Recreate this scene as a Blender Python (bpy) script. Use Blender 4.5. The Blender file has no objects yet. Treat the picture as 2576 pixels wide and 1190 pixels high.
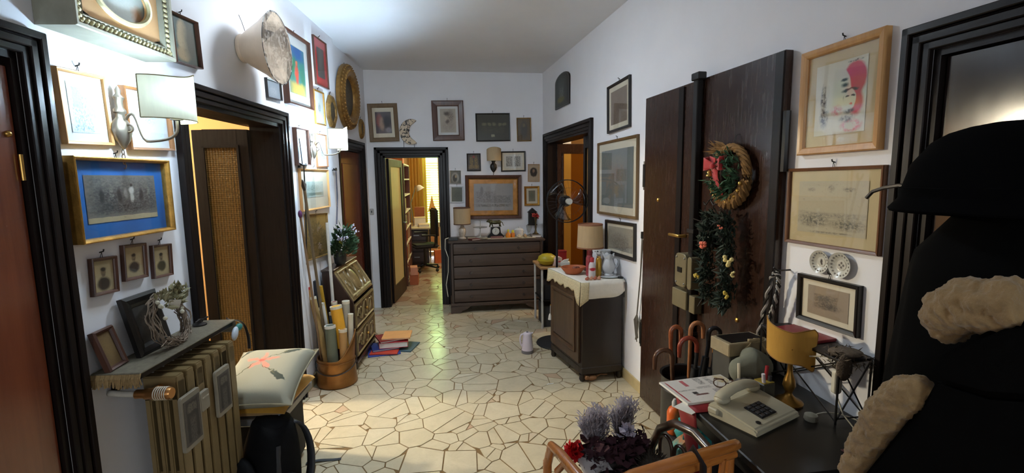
import bpy, bmesh, math, random
from mathutils import Vector, Matrix
random.seed(7)
sc = bpy.context.scene
COL = sc.collection
PI = math.pi
# ---------------------------------------------------------------- camera
F_PX, PITCH, ROLL, YAW, CAMH = 1194.73, .1238, -.0129, .1444, 1.65
_cy, _sy, _cp, _sp = math.cos(YAW), math.sin(YAW), math.cos(PITCH), math.sin(PITCH)
FWD = Vector((_sy*_cp, _cy*_cp, -_sp)); _rt = Vector((_cy, -_sy, 0)); _up = _rt.cross(FWD)
RIGHT = math.cos(ROLL)*_rt + math.sin(ROLL)*_up
UP = -math.sin(ROLL)*_rt + math.cos(ROLL)*_up
EYE = Vector((0, 0, CAMH))
cd = bpy.data.cameras.new('camera'); cam = bpy.data.objects.new('camera', cd); COL.objects.link(cam)
cd.sensor_width = 36; cd.lens = F_PX/2576*36; cd.clip_start = .05; cd.clip_end = 100
m = Matrix((RIGHT, UP, -FWD)).transposed().to_4x4(); m.translation = EYE
cam.matrix_world = m
sc.camera = cam
# ---------------------------------------------------------------- exposure, world (daylight outside the study window)
sc.view_settings.view_transform = 'Standard'; sc.view_settings.look = 'None'
sc.view_settings.exposure = 1.08; sc.view_settings.gamma = 1
sc.view_settings.use_curve_mapping = False
wd = bpy.data.worlds.new('world'); sc.world = wd; wd.use_nodes = True
bg = wd.node_tree.nodes['Background']; bg.inputs[0].default_value = (.78, .90, 1.0, 1); bg.inputs[1].default_value = 7.0
SCONCE_COL = (.58, .79, 1.0)
SCONCE_W = 6.5; FAR_SCONCE_W = 21.0; CEILING_FILL_W = 17.0
ROOM_LAMP_COL = (1.0, .88, .64)
def point(name, loc, watts, col, rad):
    l = bpy.data.lights.new(name, 'POINT'); l.energy = watts; l.color = col; l.shadow_soft_size = rad
    o = bpy.data.objects.new(name, l); COL.objects.link(o); o.location = loc
    return o
point('side_room_light', (-3.05, 3.65, 2.15), 190, ROOM_LAMP_COL, .10)      # lamp in the room behind the glazed double door
point('far_room_light', (2.9, 5.3, 2.3), 34, (1.0, .76, .46), .12)          # lamp in the room behind the back right door
point('study_light', (.35, 8.6, 2.55), 22, (1.0, .84, .58), .15)            # ceiling lamp of the study
point('rear_room_light', (-.9, -1.9, 1.45), 4, (1.0, .72, .42), .15)        # warm lamp at the unseen end of the hall
def portal(n, loc, sx, sz, rx):
    pl = bpy.data.lights.new(n, 'AREA'); pl.shape = 'RECTANGLE'; pl.size = sx; pl.size_y = sz; pl.cycles.is_portal = True
    po = bpy.data.objects.new(n, pl); COL.objects.link(po); po.location = loc; po.rotation_euler = (rx, 0, 0)
portal('rear_fill_portal', (-.05, -6.22, 1.65), 1.3, 1.9, PI/2)
portal('study_window_portal', (-.05, 10.42, 1.35), .70, 2.1, -PI/2)
# ---------------------------------------------------------------- pixel -> place helpers (measuring only)
def ray(px, py): return (px-1288)/F_PX*RIGHT + (595-py)/F_PX*UP + FWD
def onz(px, py, z=0):
    g = ray(px, py); return EYE + g*((z-CAMH)/g.z)
def atY(px, py, Y):
    g = ray(px, py); return EYE + g*(Y/g.y)
def atX(px, py, X):
    g = ray(px, py); return EYE + g*(X/g.x)
AL, AR = -.0928, .0454
WALL = {}
def _wall(n, ox, oy, d):
    fw = Vector((ox, oy, 0)); WALL[n] = (fw*d, fw.cross(Vector((0, 0, 1))), fw)
_wall('L', -math.cos(AL), -math.sin(AL), 1.4756)
_wall('N', -math.cos(AL), -math.sin(AL), 1.4325)
_wall('R', math.cos(AR), math.sin(AR), 1.5997)
_wall('B', 0, 1, 6.1731)
H = 2.97
def wrot(w): r = WALL[w][1]; return math.atan2(r.y, r.x)
def wp(w, u, off=0, z=0):
    O, r, f = WALL[w]; return O + r*u - f*off + Vector((0, 0, z))
def onw(px, py, w, off=0):
    O, r, f = WALL[w]; g = ray(px, py); P = EYE + g*((O.dot(f)-off)/g.dot(f))
    return (P-O).dot(r), P.z
# ---------------------------------------------------------------- materials
def C(r, g, b):
    f = lambda c: (c/255/12.92) if c/255 <= .04045 else ((c/255+.055)/1.055)**2.4
    return (f(r), f(g), f(b), 1)
_M = {}
class NT:
    def __init__(s, name):
        s.m = bpy.data.materials.new(name); s.m.use_nodes = True; s.t = s.m.node_tree; s.n = s.t.nodes; s.l = s.t.links
        s.b = s.n['Principled BSDF']; s.out = s.n['Material Output']
    def new(s, ty, **k):
        x = s.n.new(ty)
        for a, v in k.items(): setattr(x, a, v)
        return x
    def set(s, sock, v):
        if hasattr(v, 'is_linked') or hasattr(v, 'links'): s.l.new(v, sock)
        else: sock.default_value = v
    def math(s, op, a, b=0.0, clamp=False):
        x = s.new('ShaderNodeMath', operation=op, use_clamp=clamp); s.set(x.inputs[0], a); s.set(x.inputs[1], b); return x.outputs[0]
    def mix(s, f, a, b, bt='MIX'):
        x = s.new('ShaderNodeMix', data_type='RGBA', blend_type=bt); s.set(x.inputs[0], f); s.set(x.inputs[6], a); s.set(x.inputs[7], b); return x.outputs[2]
    def coord(s, kind='Object', scale=None, rot=None):
        x = s.new('ShaderNodeTexCoord').outputs[kind]
        if scale or rot:
            mp = s.new('ShaderNodeMapping'); s.l.new(x, mp.inputs[0])
            if scale: mp.inputs[3].default_value = scale
            if rot: mp.inputs[2].default_value = rot
            x = mp.outputs[0]
        return x
    def noise(s, vec, scale, detail=4, rough=.55, dist=0):
        x = s.new('ShaderNodeTexNoise'); s.l.new(vec, x.inputs['Vector']); x.inputs['Scale'].default_value = scale
        x.inputs['Detail'].default_value = detail; x.inputs['Roughness'].default_value = rough; x.inputs['Distortion'].default_value = dist
        return x.outputs[0]
    def ramp(s, v, lo, hi, a=0., b=1.):
        x = s.new('ShaderNodeMapRange', clamp=True); s.set(x.inputs[0], v); x.inputs[1].default_value = lo; x.inputs[2].default_value = hi
        x.inputs[3].default_value = a; x.inputs[4].default_value = b; return x.outputs[0]
    def bump(s, h, st, dist=.01):
        x = s.new('ShaderNodeBump'); x.inputs['Strength'].default_value = st; x.inputs['Distance'].default_value = dist; s.l.new(h, x.inputs['Height'])
        s.l.new(x.outputs[0], s.b.inputs['Normal'])
def sh(c, k): return (min(c[0]*k, 1), min(c[1]*k, 1), min(c[2]*k, 1), 1)
def M(name, col, rough=.55, metal=0, var=.12, scale=14, bump=0, coat=0, sheen=0, spec=.5, alpha=None, trans=0, sss=0, stretch=(1, 1, 1)):
    if name in _M: return _M[name]
    t = NT(name); v = t.coord('Object', stretch); nz = t.noise(v, scale)
    t.set(t.b.inputs['Base Color'], t.mix(t.ramp(nz, .25, .75), sh(col, 1-var), sh(col, 1+var)))
    t.b.inputs['Roughness'].default_value = rough; t.b.inputs['Metallic'].default_value = metal
    t.b.inputs['Specular IOR Level'].default_value = spec
    t.b.inputs['Coat Weight'].default_value = coat; t.b.inputs['Coat Roughness'].default_value = .12
    if sheen: t.b.inputs['Sheen Weight'].default_value = sheen
    if trans: t.b.inputs['Transmission Weight'].default_value = trans
    if bump: t.bump(t.noise(v, scale*3), bump)
    _M[name] = t.m; return t.m
def wood(name, c1, c2, rough=.35, scale=1., axis='z', coat=.2, bump=.05):
    if name in _M: return _M[name]
    st = {'x': (.8, 9, 9), 'y': (9, .8, 9), 'z': (9, 9, .8)}[axis]
    t = NT(name); v = t.coord('Object', tuple(a*scale for a in st))
    n1 = t.noise(v, 2.2, 6, .62, .9); n2 = t.noise(v, 9, 3, .5, .2)
    f = t.math('ADD', t.math('MULTIPLY', t.ramp(n1, .3, .7), .75), t.math('MULTIPLY', n2, .25))
    t.set(t.b.inputs['Base Color'], t.mix(f, c1, c2))
    t.set(t.b.inputs['Roughness'], t.ramp(n2, .2, .8, rough*.8, rough*1.25))
    t.b.inputs['Coat Weight'].default_value = coat; t.b.inputs['Coat Roughness'].default_value = .15
    if bump: t.bump(n1, bump, .004)
    _M[name] = t.m; return t.m
def glow(name, col, strength, base=None):
    if name in _M: return _M[name]
    t = NT(name); v = t.coord('Object'); nz = t.noise(v, 6)
    t.set(t.b.inputs['Base Color'], base or col)
    t.set(t.b.inputs['Emission Color'], t.mix(nz, sh(col, .97), col)); t.b.inputs['Emission Strength'].default_value = strength
    _M[name] = t.m; return t.m
def shade_mat(name, col, tr=.5, scale=60):
    """lampshade cloth or parchment: diffuse + translucent"""
    if name in _M: return _M[name]
    t = NT(name); v = t.coord('Object', (1, 1, .15)); nz = t.noise(v, scale)
    cc = t.mix(nz, sh(col, .88), sh(col, 1.08))
    d = t.new('ShaderNodeBsdfDiffuse'); s2 = t.new('ShaderNodeBsdfTranslucent'); x = t.new('ShaderNodeMixShader'); x.inputs[0].default_value = tr
    t.l.new(cc, d.inputs[0]); t.l.new(cc, s2.inputs[0]); t.l.new(d.outputs[0], x.inputs[1]); t.l.new(s2.outputs[0], x.inputs[2]); t.l.new(x.outputs[0], t.out.inputs[0])
    _M[name] = t.m; return t.m
def pane_mat(name, tint=(1, 1, 1, 1), rough=.02, k=1.0):
    """thin glass pane: clear with a fresnel mirror on top"""
    if name in _M: return _M[name]
    t = NT(name); tr = t.new('ShaderNodeBsdfTransparent'); tr.inputs[0].default_value = tint
    g = t.new('ShaderNodeBsdfGlossy'); g.inputs['Roughness'].default_value = rough
    lw = t.new('ShaderNodeLayerWeight'); lw.inputs[0].default_value = .5
    nz = t.noise(t.coord('Object'), 3)
    f = t.math('MULTIPLY', t.math('ADD', t.math('MULTIPLY', t.math('POWER', lw.outputs['Facing'], 5), .9), .032), t.ramp(nz, 0, 1, .95*k, 1.05*k), True)
    x = t.new('ShaderNodeMixShader'); t.l.new(f, x.inputs[0]); t.l.new(tr.outputs[0], x.inputs[1]); t.l.new(g.outputs[0], x.inputs[2]); t.l.new(x.outputs[0], t.out.inputs[0])
    _M[name] = t.m; return t.m
_artn = [0]
def art(paper, shapes=(), ink=None, dens=.5, nscale=18, wob=.05, grain=.08, name=None, rough=.6, seed=None):
    """flat print: shapes = (kind 'e'|'r', cx, cz, rx, rz, colour, softness[, hatch]) in 0..1 picture coordinates"""
    _artn[0] += 1
    t = NT(name or 'print_%02d' % _artn[0]); sd = _artn[0]*3.7 if seed is None else seed
    v = t.coord('Generated'); sx = t.new('ShaderNodeSeparateXYZ')
    off = t.new('ShaderNodeVectorMath', operation='ADD'); t.l.new(v, off.inputs[0]); off.inputs[1].default_value = (sd, 0, sd*.37)
    nd = t.new('ShaderNodeTexNoise'); t.l.new(off.outputs[0], nd.inputs['Vector']); nd.inputs['Scale'].default_value = 7; nd.inputs['Detail'].default_value = 3
    w1 = t.new('ShaderNodeVectorMath', operation='SUBTRACT'); t.l.new(nd.outputs['Color'], w1.inputs[0]); w1.inputs[1].default_value = (.5, .5, .5)
    w2 = t.new('ShaderNodeVectorMath', operation='SCALE'); t.l.new(w1.outputs[0], w2.inputs[0]); w2.inputs['Scale'].default_value = wob*2
    w3 = t.new('ShaderNodeVectorMath', operation='ADD'); t.l.new(v, w3.inputs[0]); t.l.new(w2.outputs[0], w3.inputs[1]); t.l.new(w3.outputs[0], sx.inputs[0])
    X, Z = sx.outputs[0], sx.outputs[2]
    fine = t.noise(off.outputs[0], nscale, 8, .7, .4)
    col = t.mix(t.ramp(fine, .3, .7), sh(paper, 1-grain), sh(paper, 1+grain*.6))
    for s in shapes:
        k, cx, cz, rx, rz, cc, soft = s[:7]; hatch = s[7] if len(s) > 7 else 0
        dx = t.math('DIVIDE', t.math('SUBTRACT', X, cx), rx); dz = t.math('DIVIDE', t.math('SUBTRACT', Z, cz), rz)
        if k == 'e': d = t.math('SQRT', t.math('ADD', t.math('MULTIPLY', dx, dx), t.math('MULTIPLY', dz, dz)))
        else: d = t.math('MAXIMUM', t.math('ABSOLUTE', dx), t.math('ABSOLUTE', dz))
        f = t.ramp(d, 1-soft, 1+soft*.5+.001, 1, 0)
        if hatch: f = t.math('MULTIPLY', f, t.ramp(t.noise(off.outputs[0], nscale*(.6+hatch), 7, .7, .3), .5-.12, .5+.1))
        col = t.mix(f, col, cc)
    if ink:
        f = t.ramp(fine, .62-dens*.25, .78-dens*.2, 0, 1); col = t.mix(t.math('MULTIPLY', f, .7), col, ink)
    t.l.new(col, t.b.inputs['Base Color']); t.b.inputs['Roughness'].default_value = rough
    return t.m
# ---------------------------------------------------------------- mesh builder
class MB:
    def __init__(s): s.v = []; s.f = []
    def add(s, vs, fs):
        n = len(s.v); s.v += [tuple(p) for p in vs]; s.f += [tuple(i+n for i in f) for f in fs]; return s
    def box(s, x0, x1, y0, y1, z0, z1, mt=None):
        vs = [Vector(p) for p in ((x0, y0, z0), (x1, y0, z0), (x1, y1, z0), (x0, y1, z0), (x0, y0, z1), (x1, y0, z1), (x1, y1, z1), (x0, y1, z1))]
        if mt: vs = [mt @ p for p in vs]
        return s.add(vs, [(0, 3, 2, 1), (4, 5, 6, 7), (0, 1, 5, 4), (1, 2, 6, 5), (2, 3, 7, 6), (3, 0, 4, 7)])
    def prism(s, pts, a, b, plane='xz', mt=None):
        """extrude a 2-D outline; plane gives the two axes of pts, a..b the third"""
        def mk(p, q):
            if plane == 'xz': return Vector((p[0], q, p[1]))
            if plane == 'xy': return Vector((p[0], p[1], q))
            return Vector((q, p[0], p[1]))
        n = len(pts); vs = [mk(p, a) for p in pts]+[mk(p, b) for p in pts]
        if mt: vs = [mt @ p for p in vs]
        fs = [tuple(range(n)), tuple(range(2*n-1, n-1, -1))]+[(i, i+n, (i+1) % n+n, (i+1) % n) for i in range(n)]
        return s.add(vs, fs)
    def lathe(s, prof, n=20, c=(0, 0, 0), mt=None, arc=None, sxy=(1, 1)):
        """prof = (r, z) list"""
        full = arc is None; a0, a1 = arc or (0, 2*PI); k = n if full else n+1; vs = []
        for r, z in prof:
            for i in range(k):
                a = a0+(a1-a0)*i/n; vs.append(Vector((c[0]+r*math.cos(a)*sxy[0], c[1]+r*math.sin(a)*sxy[1], c[2]+z)))
        if mt: vs = [mt @ p for p in vs]
        fs = []
        for j in range(len(prof)-1):
            for i in range(n):
                i2 = (i+1) % k; fs.append((j*k+i, j*k+i2, (j+1)*k+i2, (j+1)*k+i))
        if full:
            if prof[0][0] > 1e-5: fs.append(tuple(range(k-1, -1, -1)))
            if prof[-1][0] > 1e-5: fs.append(tuple((len(prof)-1)*k+i for i in range(k)))
        return s.add(vs, fs)
    def tube(s, pts, r, n=8, closed=False, sq=None):
        pts = [Vector(p) for p in pts]; N = len(pts); rr = r if isinstance(r, (list, tuple)) else [r]*N
        vs = []; ref = None
        for i, p in enumerate(pts):
            a = pts[(i-1) % N] if (closed or i > 0) else p; b = pts[(i+1) % N] if (closed or i < N-1) else p
            d = (b-a); d = d.normalized() if d.length > 1e-9 else Vector((0, 0, 1))
            if ref is None: ref = Vector((0, 0, 1)) if abs(d.z) < .9 else Vector((1, 0, 0))
            e1 = (ref-d*ref.dot(d))
            if e1.length < 1e-6: e1 = Vector((1, 0, 0)).cross(d)
            e1.normalize(); ref = e1; e2 = d.cross(e1)
            for k in range(n):
                t = 2*PI*k/n; vs.append(p+e1*math.cos(t)*rr[i]*(sq[0] if sq else 1)+e2*math.sin(t)*rr[i]*(sq[1] if sq else 1))
        fs = []
        for i in range(N if closed else N-1):
            j = (i+1) % N
            for k in range(n): fs.append((i*n+k, i*n+(k+1) % n, j*n+(k+1) % n, j*n+k))
        if not closed: fs += [tuple(range(n-1, -1, -1)), tuple((N-1)*n+k for k in range(n))]
        return s.add(vs, fs)
    def ball(s, c, r, n=12, m=8, mt=None):
        r = r if isinstance(r, (list, tuple)) else (r, r, r); vs = [Vector((0, 0, -r[2]))]
        for j in range(1, m):
            b = -PI/2+PI*j/m
            for i in range(n):
                a = 2*PI*i/n; vs.append(Vector((r[0]*math.cos(a)*math.cos(b), r[1]*math.sin(a)*math.cos(b), r[2]*math.sin(b))))
        vs.append(Vector((0, 0, r[2])))
        if mt: vs = [mt @ p for p in vs]
        vs = [p+Vector(c) for p in vs]; L = len(vs)-1; fs = []
        for i in range(n): fs.append((0, 1+(i+1) % n, 1+i)); fs.append((L, 1+(m-2)*n+i, 1+(m-2)*n+(i+1) % n))
        for j in range(m-2):
            for i in range(n): fs.append((1+j*n+i, 1+j*n+(i+1) % n, 1+(j+1)*n+(i+1) % n, 1+(j+1)*n+i))
        return s.add(vs, fs)
    def sheet(s, P, nu, nv, fn, thick=0):
        """grid surface fn(i/nu, j/nv) -> point"""
        n = len(s.v); vs = [fn(i/nu, j/nv) for j in range(nv+1) for i in range(nu+1)]
        fs = [(j*(nu+1)+i, j*(nu+1)+i+1, (j+1)*(nu+1)+i+1, (j+1)*(nu+1)+i) for j in range(nv) for i in range(nu)]
        return s.add(vs, fs)
    def build(s, name, mat, parent=None, loc=None, rot=None, smooth=False, bevel=0, seg=1, solid=0, sub=0):
        me = bpy.data.meshes.new(name); bm = bmesh.new()
        vv = [bm.verts.new(p) for p in s.v]
        for f in s.f:
            try: bm.faces.new([vv[i] for i in f])
            except ValueError: pass
        bmesh.ops.remove_doubles(bm, verts=bm.verts, dist=1e-5)
        bmesh.ops.recalc_face_normals(bm, faces=bm.faces)
        if bevel: bmesh.ops.bevel(bm, geom=[e for e in bm.edges if len(e.link_faces) == 2 and e.calc_face_angle(0) > .5], offset=bevel, segments=seg, affect='EDGES', clamp_overlap=True)
        bm.to_mesh(me); bm.free()
        if smooth:
            for p in me.polygons: p.use_smooth = True
            try: me.set_sharp_from_angle(angle=math.radians(50 if smooth is True else smooth))
            except Exception: pass
        me.materials.append(mat)
        o = bpy.data.objects.new(name, me); COL.objects.link(o)
        if parent: o.parent = parent
        if loc is not None: o.location = loc
        if rot is not None: o.rotation_euler = rot
        if solid: md = o.modifiers.new('solid', 'SOLIDIFY'); md.thickness = solid; md.offset = 0
        if sub: md = o.modifiers.new('sub', 'SUBSURF'); md.levels = sub; md.render_levels = sub
        return o
def tag(o, label, cat, group=None, kind=None):
    if label: o['label'] = label
    if cat: o['category'] = cat
    if group: o['group'] = group
    if kind: o['kind'] = kind
    return o
def thing(name, label, cat, loc=(0, 0, 0), rotz=0, group=None, kind=None):
    o = bpy.data.objects.new(name, None); COL.objects.link(o); o.empty_display_size = .05
    o.location = loc; o.rotation_euler = (0, 0, rotz); tag(o, label, cat, group, kind); return o
def struct(o, label=None): o['kind'] = 'structure'; return tag(o, label, None)
def copy_tree(o, parent=None):
    c = o.copy(); COL.objects.link(c); c.parent = parent
    for ch in list(o.children): copy_tree(ch, c)
    return c
def arc(cx, cz, r, a0, a1, n, y=0, rz=None): return [(cx+r*math.cos(a0+(a1-a0)*i/n), y, cz+(rz or r)*math.sin(a0+(a1-a0)*i/n)) for i in range(n+1)]
def bez(p0, p1, p2, p3, n=10):
    p0, p1, p2, p3 = map(Vector, (p0, p1, p2, p3)); return [p0*(1-t)**3+p1*3*t*(1-t)**2+p2*3*t*t*(1-t)+p3*t**3 for t in [i/n for i in range(n+1)]]
# shared materials
WHITE = M('wall_paint', C(232, 232, 236), .85, var=.03, scale=3, bump=.03)
CEIL = M('ceiling_paint', C(232, 233, 236), .9, var=.03, scale=2)
DARK = wood('dark_door_wood', C(15, 10, 9), C(28, 18, 15), .4, 1.0, 'z', .12, .02)
LINE = wood('door_lining_wood', C(13, 9, 8), C(22, 15, 12), .7, 1.0, 'z', 0, .02)
DARKX = wood('dark_door_wood_x', C(15, 10, 9), C(28, 18, 15), .4, 1.0, 'x', .12, .02)
for _m in (DARK, DARKX, LINE): _m.node_tree.nodes['Principled BSDF'].inputs['Specular IOR Level'].default_value = .22; _m.node_tree.nodes['Principled BSDF'].inputs['Coat Weight'].default_value *= .5
RED = wood('mahogany', C(72, 28, 18), C(122, 56, 34), .22, .5, 'z', .5)
ENTRY = wood('entry_wood', C(38, 21, 14), C(52, 31, 21), .25, 1.3, 'z', .25, .015)
GOLD = M('gilding', C(176, 132, 62), .38, .75, .3, 30, .2)
OLDGOLD = M('old_gilding', C(140, 108, 58), .5, .45, .35, 40, .3)
BLACK = M('black_lacquer', C(20, 18, 17), .35, 0, .2)
PALEW = wood('pale_wood', C(176, 126, 72), C(206, 158, 98), .4, 1, 'z', .1)
MIDW = wood('mid_wood', C(112, 72, 40), C(146, 98, 58), .4, 1, 'z', .1)
BRASS = M('brass', C(190, 150, 80), .28, .9, .15)
IRON = M('iron', C(58, 55, 54), .45, .7, .2)
STEEL = M('steel', C(150, 150, 148), .3, .9, .1)
PLASTW = M('cream_plastic', C(205, 200, 182), .4, 0, .04)
BLKPL = M('black_plastic', C(22, 22, 24), .4, 0, .1)
CREAM = M('cream_mat_board', C(212, 204, 182), .8, 0, .04)
GREYMAT = M('pale_mat_board', C(206, 208, 206), .8, 0, .04)
PAPER = M('white_paper', C(222, 220, 212), .7, 0, .05)
GLASS = pane_mat('picture_glass')
# ================================================================ STRUCTURE
def wall_obj(name, w, u0, u1, t, openings=(), mat=WHITE, label=None, h=H):
    b = MB(); cur = u0
    for a, c, zt in sorted(openings):
        b.box(cur, a, 0, t, -.05, h); b.box(a, c, 0, t, zt, h); cur = c
    b.box(cur, u1, 0, t, -.05, h)
    return struct(b.build(name, mat, None, wp(w, 0), (0, 0, wrot(w))), label)
D1 = (.72, 1.592); D2 = (2.395, 3.465); D3 = (4.93, 5.77); D5 = (-5.90, -4.36); D6 = (-1.268, -.36); DB = (-.715, -.015)
wall_obj('wall_left', 'N', -6.6, 4.76, .20, [(D1[0], D1[1], 2.05), (D2[0], D2[1], 2.04)], label='white plastered left wall hung with framed pictures')
wall_obj('wall_left_far', 'L', 4.75, 6.20, .20, [(D3[0], D3[1], 1.98)], label='white plastered left wall beyond the step, next to the far corner')
wall_obj('wall_right', 'R', -6.24, 6.6, .20, [(D5[0], D5[1], 2.09), (D6[0], D6[1], 2.03)], label='white plastered right wall with the entrance door')
wall_obj('wall_back', 'B', -1.5, 1.7, .15, [(DB[0], DB[1], 1.935)], label='white plastered end wall above the chest of drawers')
struct(MB().box(-5, 4.8, -6.6, 10.6, H, H+.15).build('ceiling', CEIL), 'plain white ceiling')
OCHRE = M('ochre_paint', C(140, 104, 58), .85, var=.04, scale=3)
STUDYW = M('study_paint', C(205, 172, 118), .85, var=.05, scale=3)
RW0, RW1 = -.70, .60
struct(MB().box(-5, RW0, -6.4, -6.2, -.05, H).box(RW1, 4.8, -6.4, -6.2, -.05, H).box(RW0, RW1, -6.4, -6.2, 2.6, H).box(RW0, RW1, -6.4, -6.2, -.05, .7).build('wall_rear', WHITE))
struct(MB().box(-5, -4.8, -6.4, 10.6, -.05, H).build('wall_outer_left', OCHRE))
struct(MB().box(4.6, 4.8, -6.4, 10.6, -.05, H).build('wall_outer_right', OCHRE))
struct(MB().box(-4.8, -1.45, 1.75, 1.85, -.05, H).build('wall_side_room_near', OCHRE))
struct(MB().box(-4.8, -1.30, 4.85, 4.95, -.05, H).build('wall_side_room_far', OCHRE))
struct(MB().box(1.75, 4.6, 3.3, 3.4, -.05, H).build('wall_far_room_near', OCHRE))
struct(MB().box(1.50, 4.6, 7.3, 7.4, -.05, H).build('wall_far_room_far', OCHRE))
struct(MB().box(-1.5, -1.38, 6.3, 10.5, -.05, H).build('wall_study_left', STUDYW))
struct(MB().box(.95, 1.07, 6.3, 10.5, -.05, H).build('wall_study_right', STUDYW))
WX = (-.40, .30)
b = MB().box(-4.8, WX[0], 10.4, 10.55, -.05, H).box(WX[1], 4.6, 10.4, 10.55, -.05, H).box(WX[0], WX[1], 10.4, 10.55, 2.40, H).box(WX[0], WX[1], 10.4, 10.55, -.05, .06)
struct(b.build('wall_study_window', STUDYW))
# ---- floor: bed of mortar with crazy-paving marble pieces
MORTAR = M('mortar_joint', C(118, 92, 56), .9, 0, .2, 30)
def stone_mat(name, ca, cb, cc):
    t = NT(name); g = t.new('ShaderNodeNewGeometry'); r = g.outputs['Random Per Island']
    wn = t.new('ShaderNodeTexWhiteNoise', noise_dimensions='1D'); t.l.new(r, wn.inputs['W'])
    v = t.coord('Object'); nz = t.noise(v, 9, 6, .65, .6); n2 = t.noise(v, 60, 3)
    col = t.mix(t.ramp(r, 0, 1), ca, cb); col = t.mix(t.ramp(wn.outputs[0], .72, 1.0), col, cc)
    col = t.mix(t.math('MULTIPLY', t.ramp(nz, .35, .75), .45), col, sh(ca, .68)); col = t.mix(t.math('MULTIPLY', t.ramp(n2, .5, .8), .18), col, sh(cb, .55))
    t.l.new(col, t.b.inputs['Base Color']); t.set(t.b.inputs['Roughness'], t.ramp(nz, .2, .8, .14, .27)); t.bump(nz, .06, .004)
    _M[name] = t.m; return t.m
STONE = stone_mat('crazy_paving_marble', C(200, 185, 153), C(217, 206, 180), C(194, 160, 132))
STONE2 = stone_mat('study_paving_marble', C(186, 160, 134), C(204, 184, 160), C(150, 82, 58))
floor = struct(MB().box(-5, 4.8, -6.6, 10.6, -.12, -.003).build('floor', MORTAR), 'crazy-paving floor of cream marble pieces with brown joints')
def clip(poly, px, py, nx, ny):
    out = []; n = len(poly)
    for i in range(n):
        a, c = poly[i], poly[(i+1) % n]; da = (a[0]-px)*nx+(a[1]-py)*ny; dc = (c[0]-px)*nx+(c[1]-py)*ny
        if da <= 0: out.append(a)
        if (da < 0 < dc) or (dc < 0 < da): t = da/(da-dc); out.append((a[0]+(c[0]-a[0])*t, a[1]+(c[1]-a[1])*t))
    return out
def area(p): return abs(sum(p[i][0]*p[(i+1) % len(p)][1]-p[(i+1) % len(p)][0]*p[i][1] for i in range(len(p))))/2
def shrink(poly, d):
    out = poly; n = len(poly); s = sum(poly[i][0]*poly[(i+1) % n][1]-poly[(i+1) % n][0]*poly[i][1] for i in range(n))
    for i in range(n):
        a, c = poly[i], poly[(i+1) % n]; ex, ey = c[0]-a[0], c[1]-a[1]; L = math.hypot(ex, ey)
        if L < 1e-6: continue
        nx, ny = (ey/L, -ex/L) if s > 0 else (-ey/L, ex/L)
        out = clip(out, a[0]-nx*d, a[1]-ny*d, nx, ny)
        if len(out) < 3: return []
    return out
def paving(x0, x1, y0, y1, n, rnd):
    sites = []
    for _ in range(n*14):
        if len(sites) >= n: break
        p = (rnd.uniform(x0, x1), rnd.uniform(y0, y1)); rr = rnd.choice((.045, .06, .085, .11, .135, .15))
        if all((p[0]-q[0])**2+(p[1]-q[1])**2 > ((rr+q[2])*.62)**2 for q in sites): sites.append((p[0], p[1], rr))
    cells = []
    for i, s in enumerate(sites):
        poly = [(x0, y0), (x1, y0), (x1, y1), (x0, y1)]
        nb = sorted((((q[0]-s[0])**2+(q[1]-s[1])**2, q) for j, q in enumerate(sites) if j != i), key=lambda t: t[0])[:22]
        for d2, q in nb:
            d = math.sqrt(d2); nx, ny = (q[0]-s[0])/d, (q[1]-s[1])/d
            k = (d2+s[2]**2*1.2-q[2]**2*1.2)/(2*d)              # power diagram: large pieces push small ones
            k = max(.15*d, min(.85*d, k)); poly = clip(poly, s[0]+nx*k, s[1]+ny*k, nx, ny)
            if len(poly) < 3: break
        if len(poly) < 3: continue
        parts = [poly]
        if area(poly) > .03 and rnd.random() < .45 or rnd.random() < .22:
            a = rnd.uniform(0, PI); cx = sum(p[0] for p in poly)/len(poly); cy = sum(p[1] for p in poly)/len(poly)
            cx += rnd.uniform(-.03, .03); cy += rnd.uniform(-.03, .03)
            parts = [clip(poly, cx, cy, math.cos(a), math.sin(a)), clip(poly, cx, cy, -math.cos(a), -math.sin(a))]
        for p in parts:
            if len(p) >= 3:
                p = shrink(p, rnd.uniform(.0022, .0046))
                if len(p) >= 3 and area(p) > .0006: cells.append(p)
    return cells
rnd = random.Random(11)
cells = paving(-1.75, 1.75, .25, 6.2, 860, rnd)
def in_view(p):
    cx = sum(q[0] for q in p)/len(p); cy = sum(q[1] for q in p)/len(p); d = Vector((cx, cy, 0))-EYE; z = d.dot(FWD)
    if z < .2: return 0
    X = 1288+F_PX*d.dot(RIGHT)/z; Y = 595-F_PX*d.dot(UP)/z
    ok = -60 < X < 2640 and Y < 1290 and -1.35+.09*cy < cx < 1.62-.045*cy
    return area(p)/z**3 if ok else 0
cells.sort(key=in_view, reverse=True)
for p in cells[:300]:
    MB().prism(p, -.003, rnd.uniform(-.0004, .0004), 'xy').build('paving_stone', STONE, floor)
b = MB()
for p in cells[300:]: b.prism(p, -.003, 0, 'xy')
tag(b.build('paving_stones', STONE, floor), 'cream marble pieces away from the middle of the hall', None, None, 'stuff')
b = MB()
for p in paving(-1.4, .95, 6.2, 10.45, 420, rnd): b.prism(p, -.003, 0, 'xy')
tag(b.build('paving_stones', STONE2, floor), 'reddish marble pieces in the study', None, None, 'stuff')
# ---- baseboards
SKIRT = M('skirting_stone', C(186, 168, 124), .5, 0, .12, 12)
def skirt(name, w, u0, u1, h=.085): struct(MB().box(u0, u1, -.012, .002, 0, h).build(name, SKIRT, None, wp(w, 0), (0, 0, wrot(w)), bevel=.002))
skirt('baseboard_right', 'R', -4.23, -3.16); skirt('baseboard_left', 'N', 3.58, 4.755)
skirt('baseboard_left_near', 'N', 1.69, 2.30); skirt('baseboard_back', 'B', .10, 1.30); skirt('baseboard_right_near', 'R', -1.84, -1.37)
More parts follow.
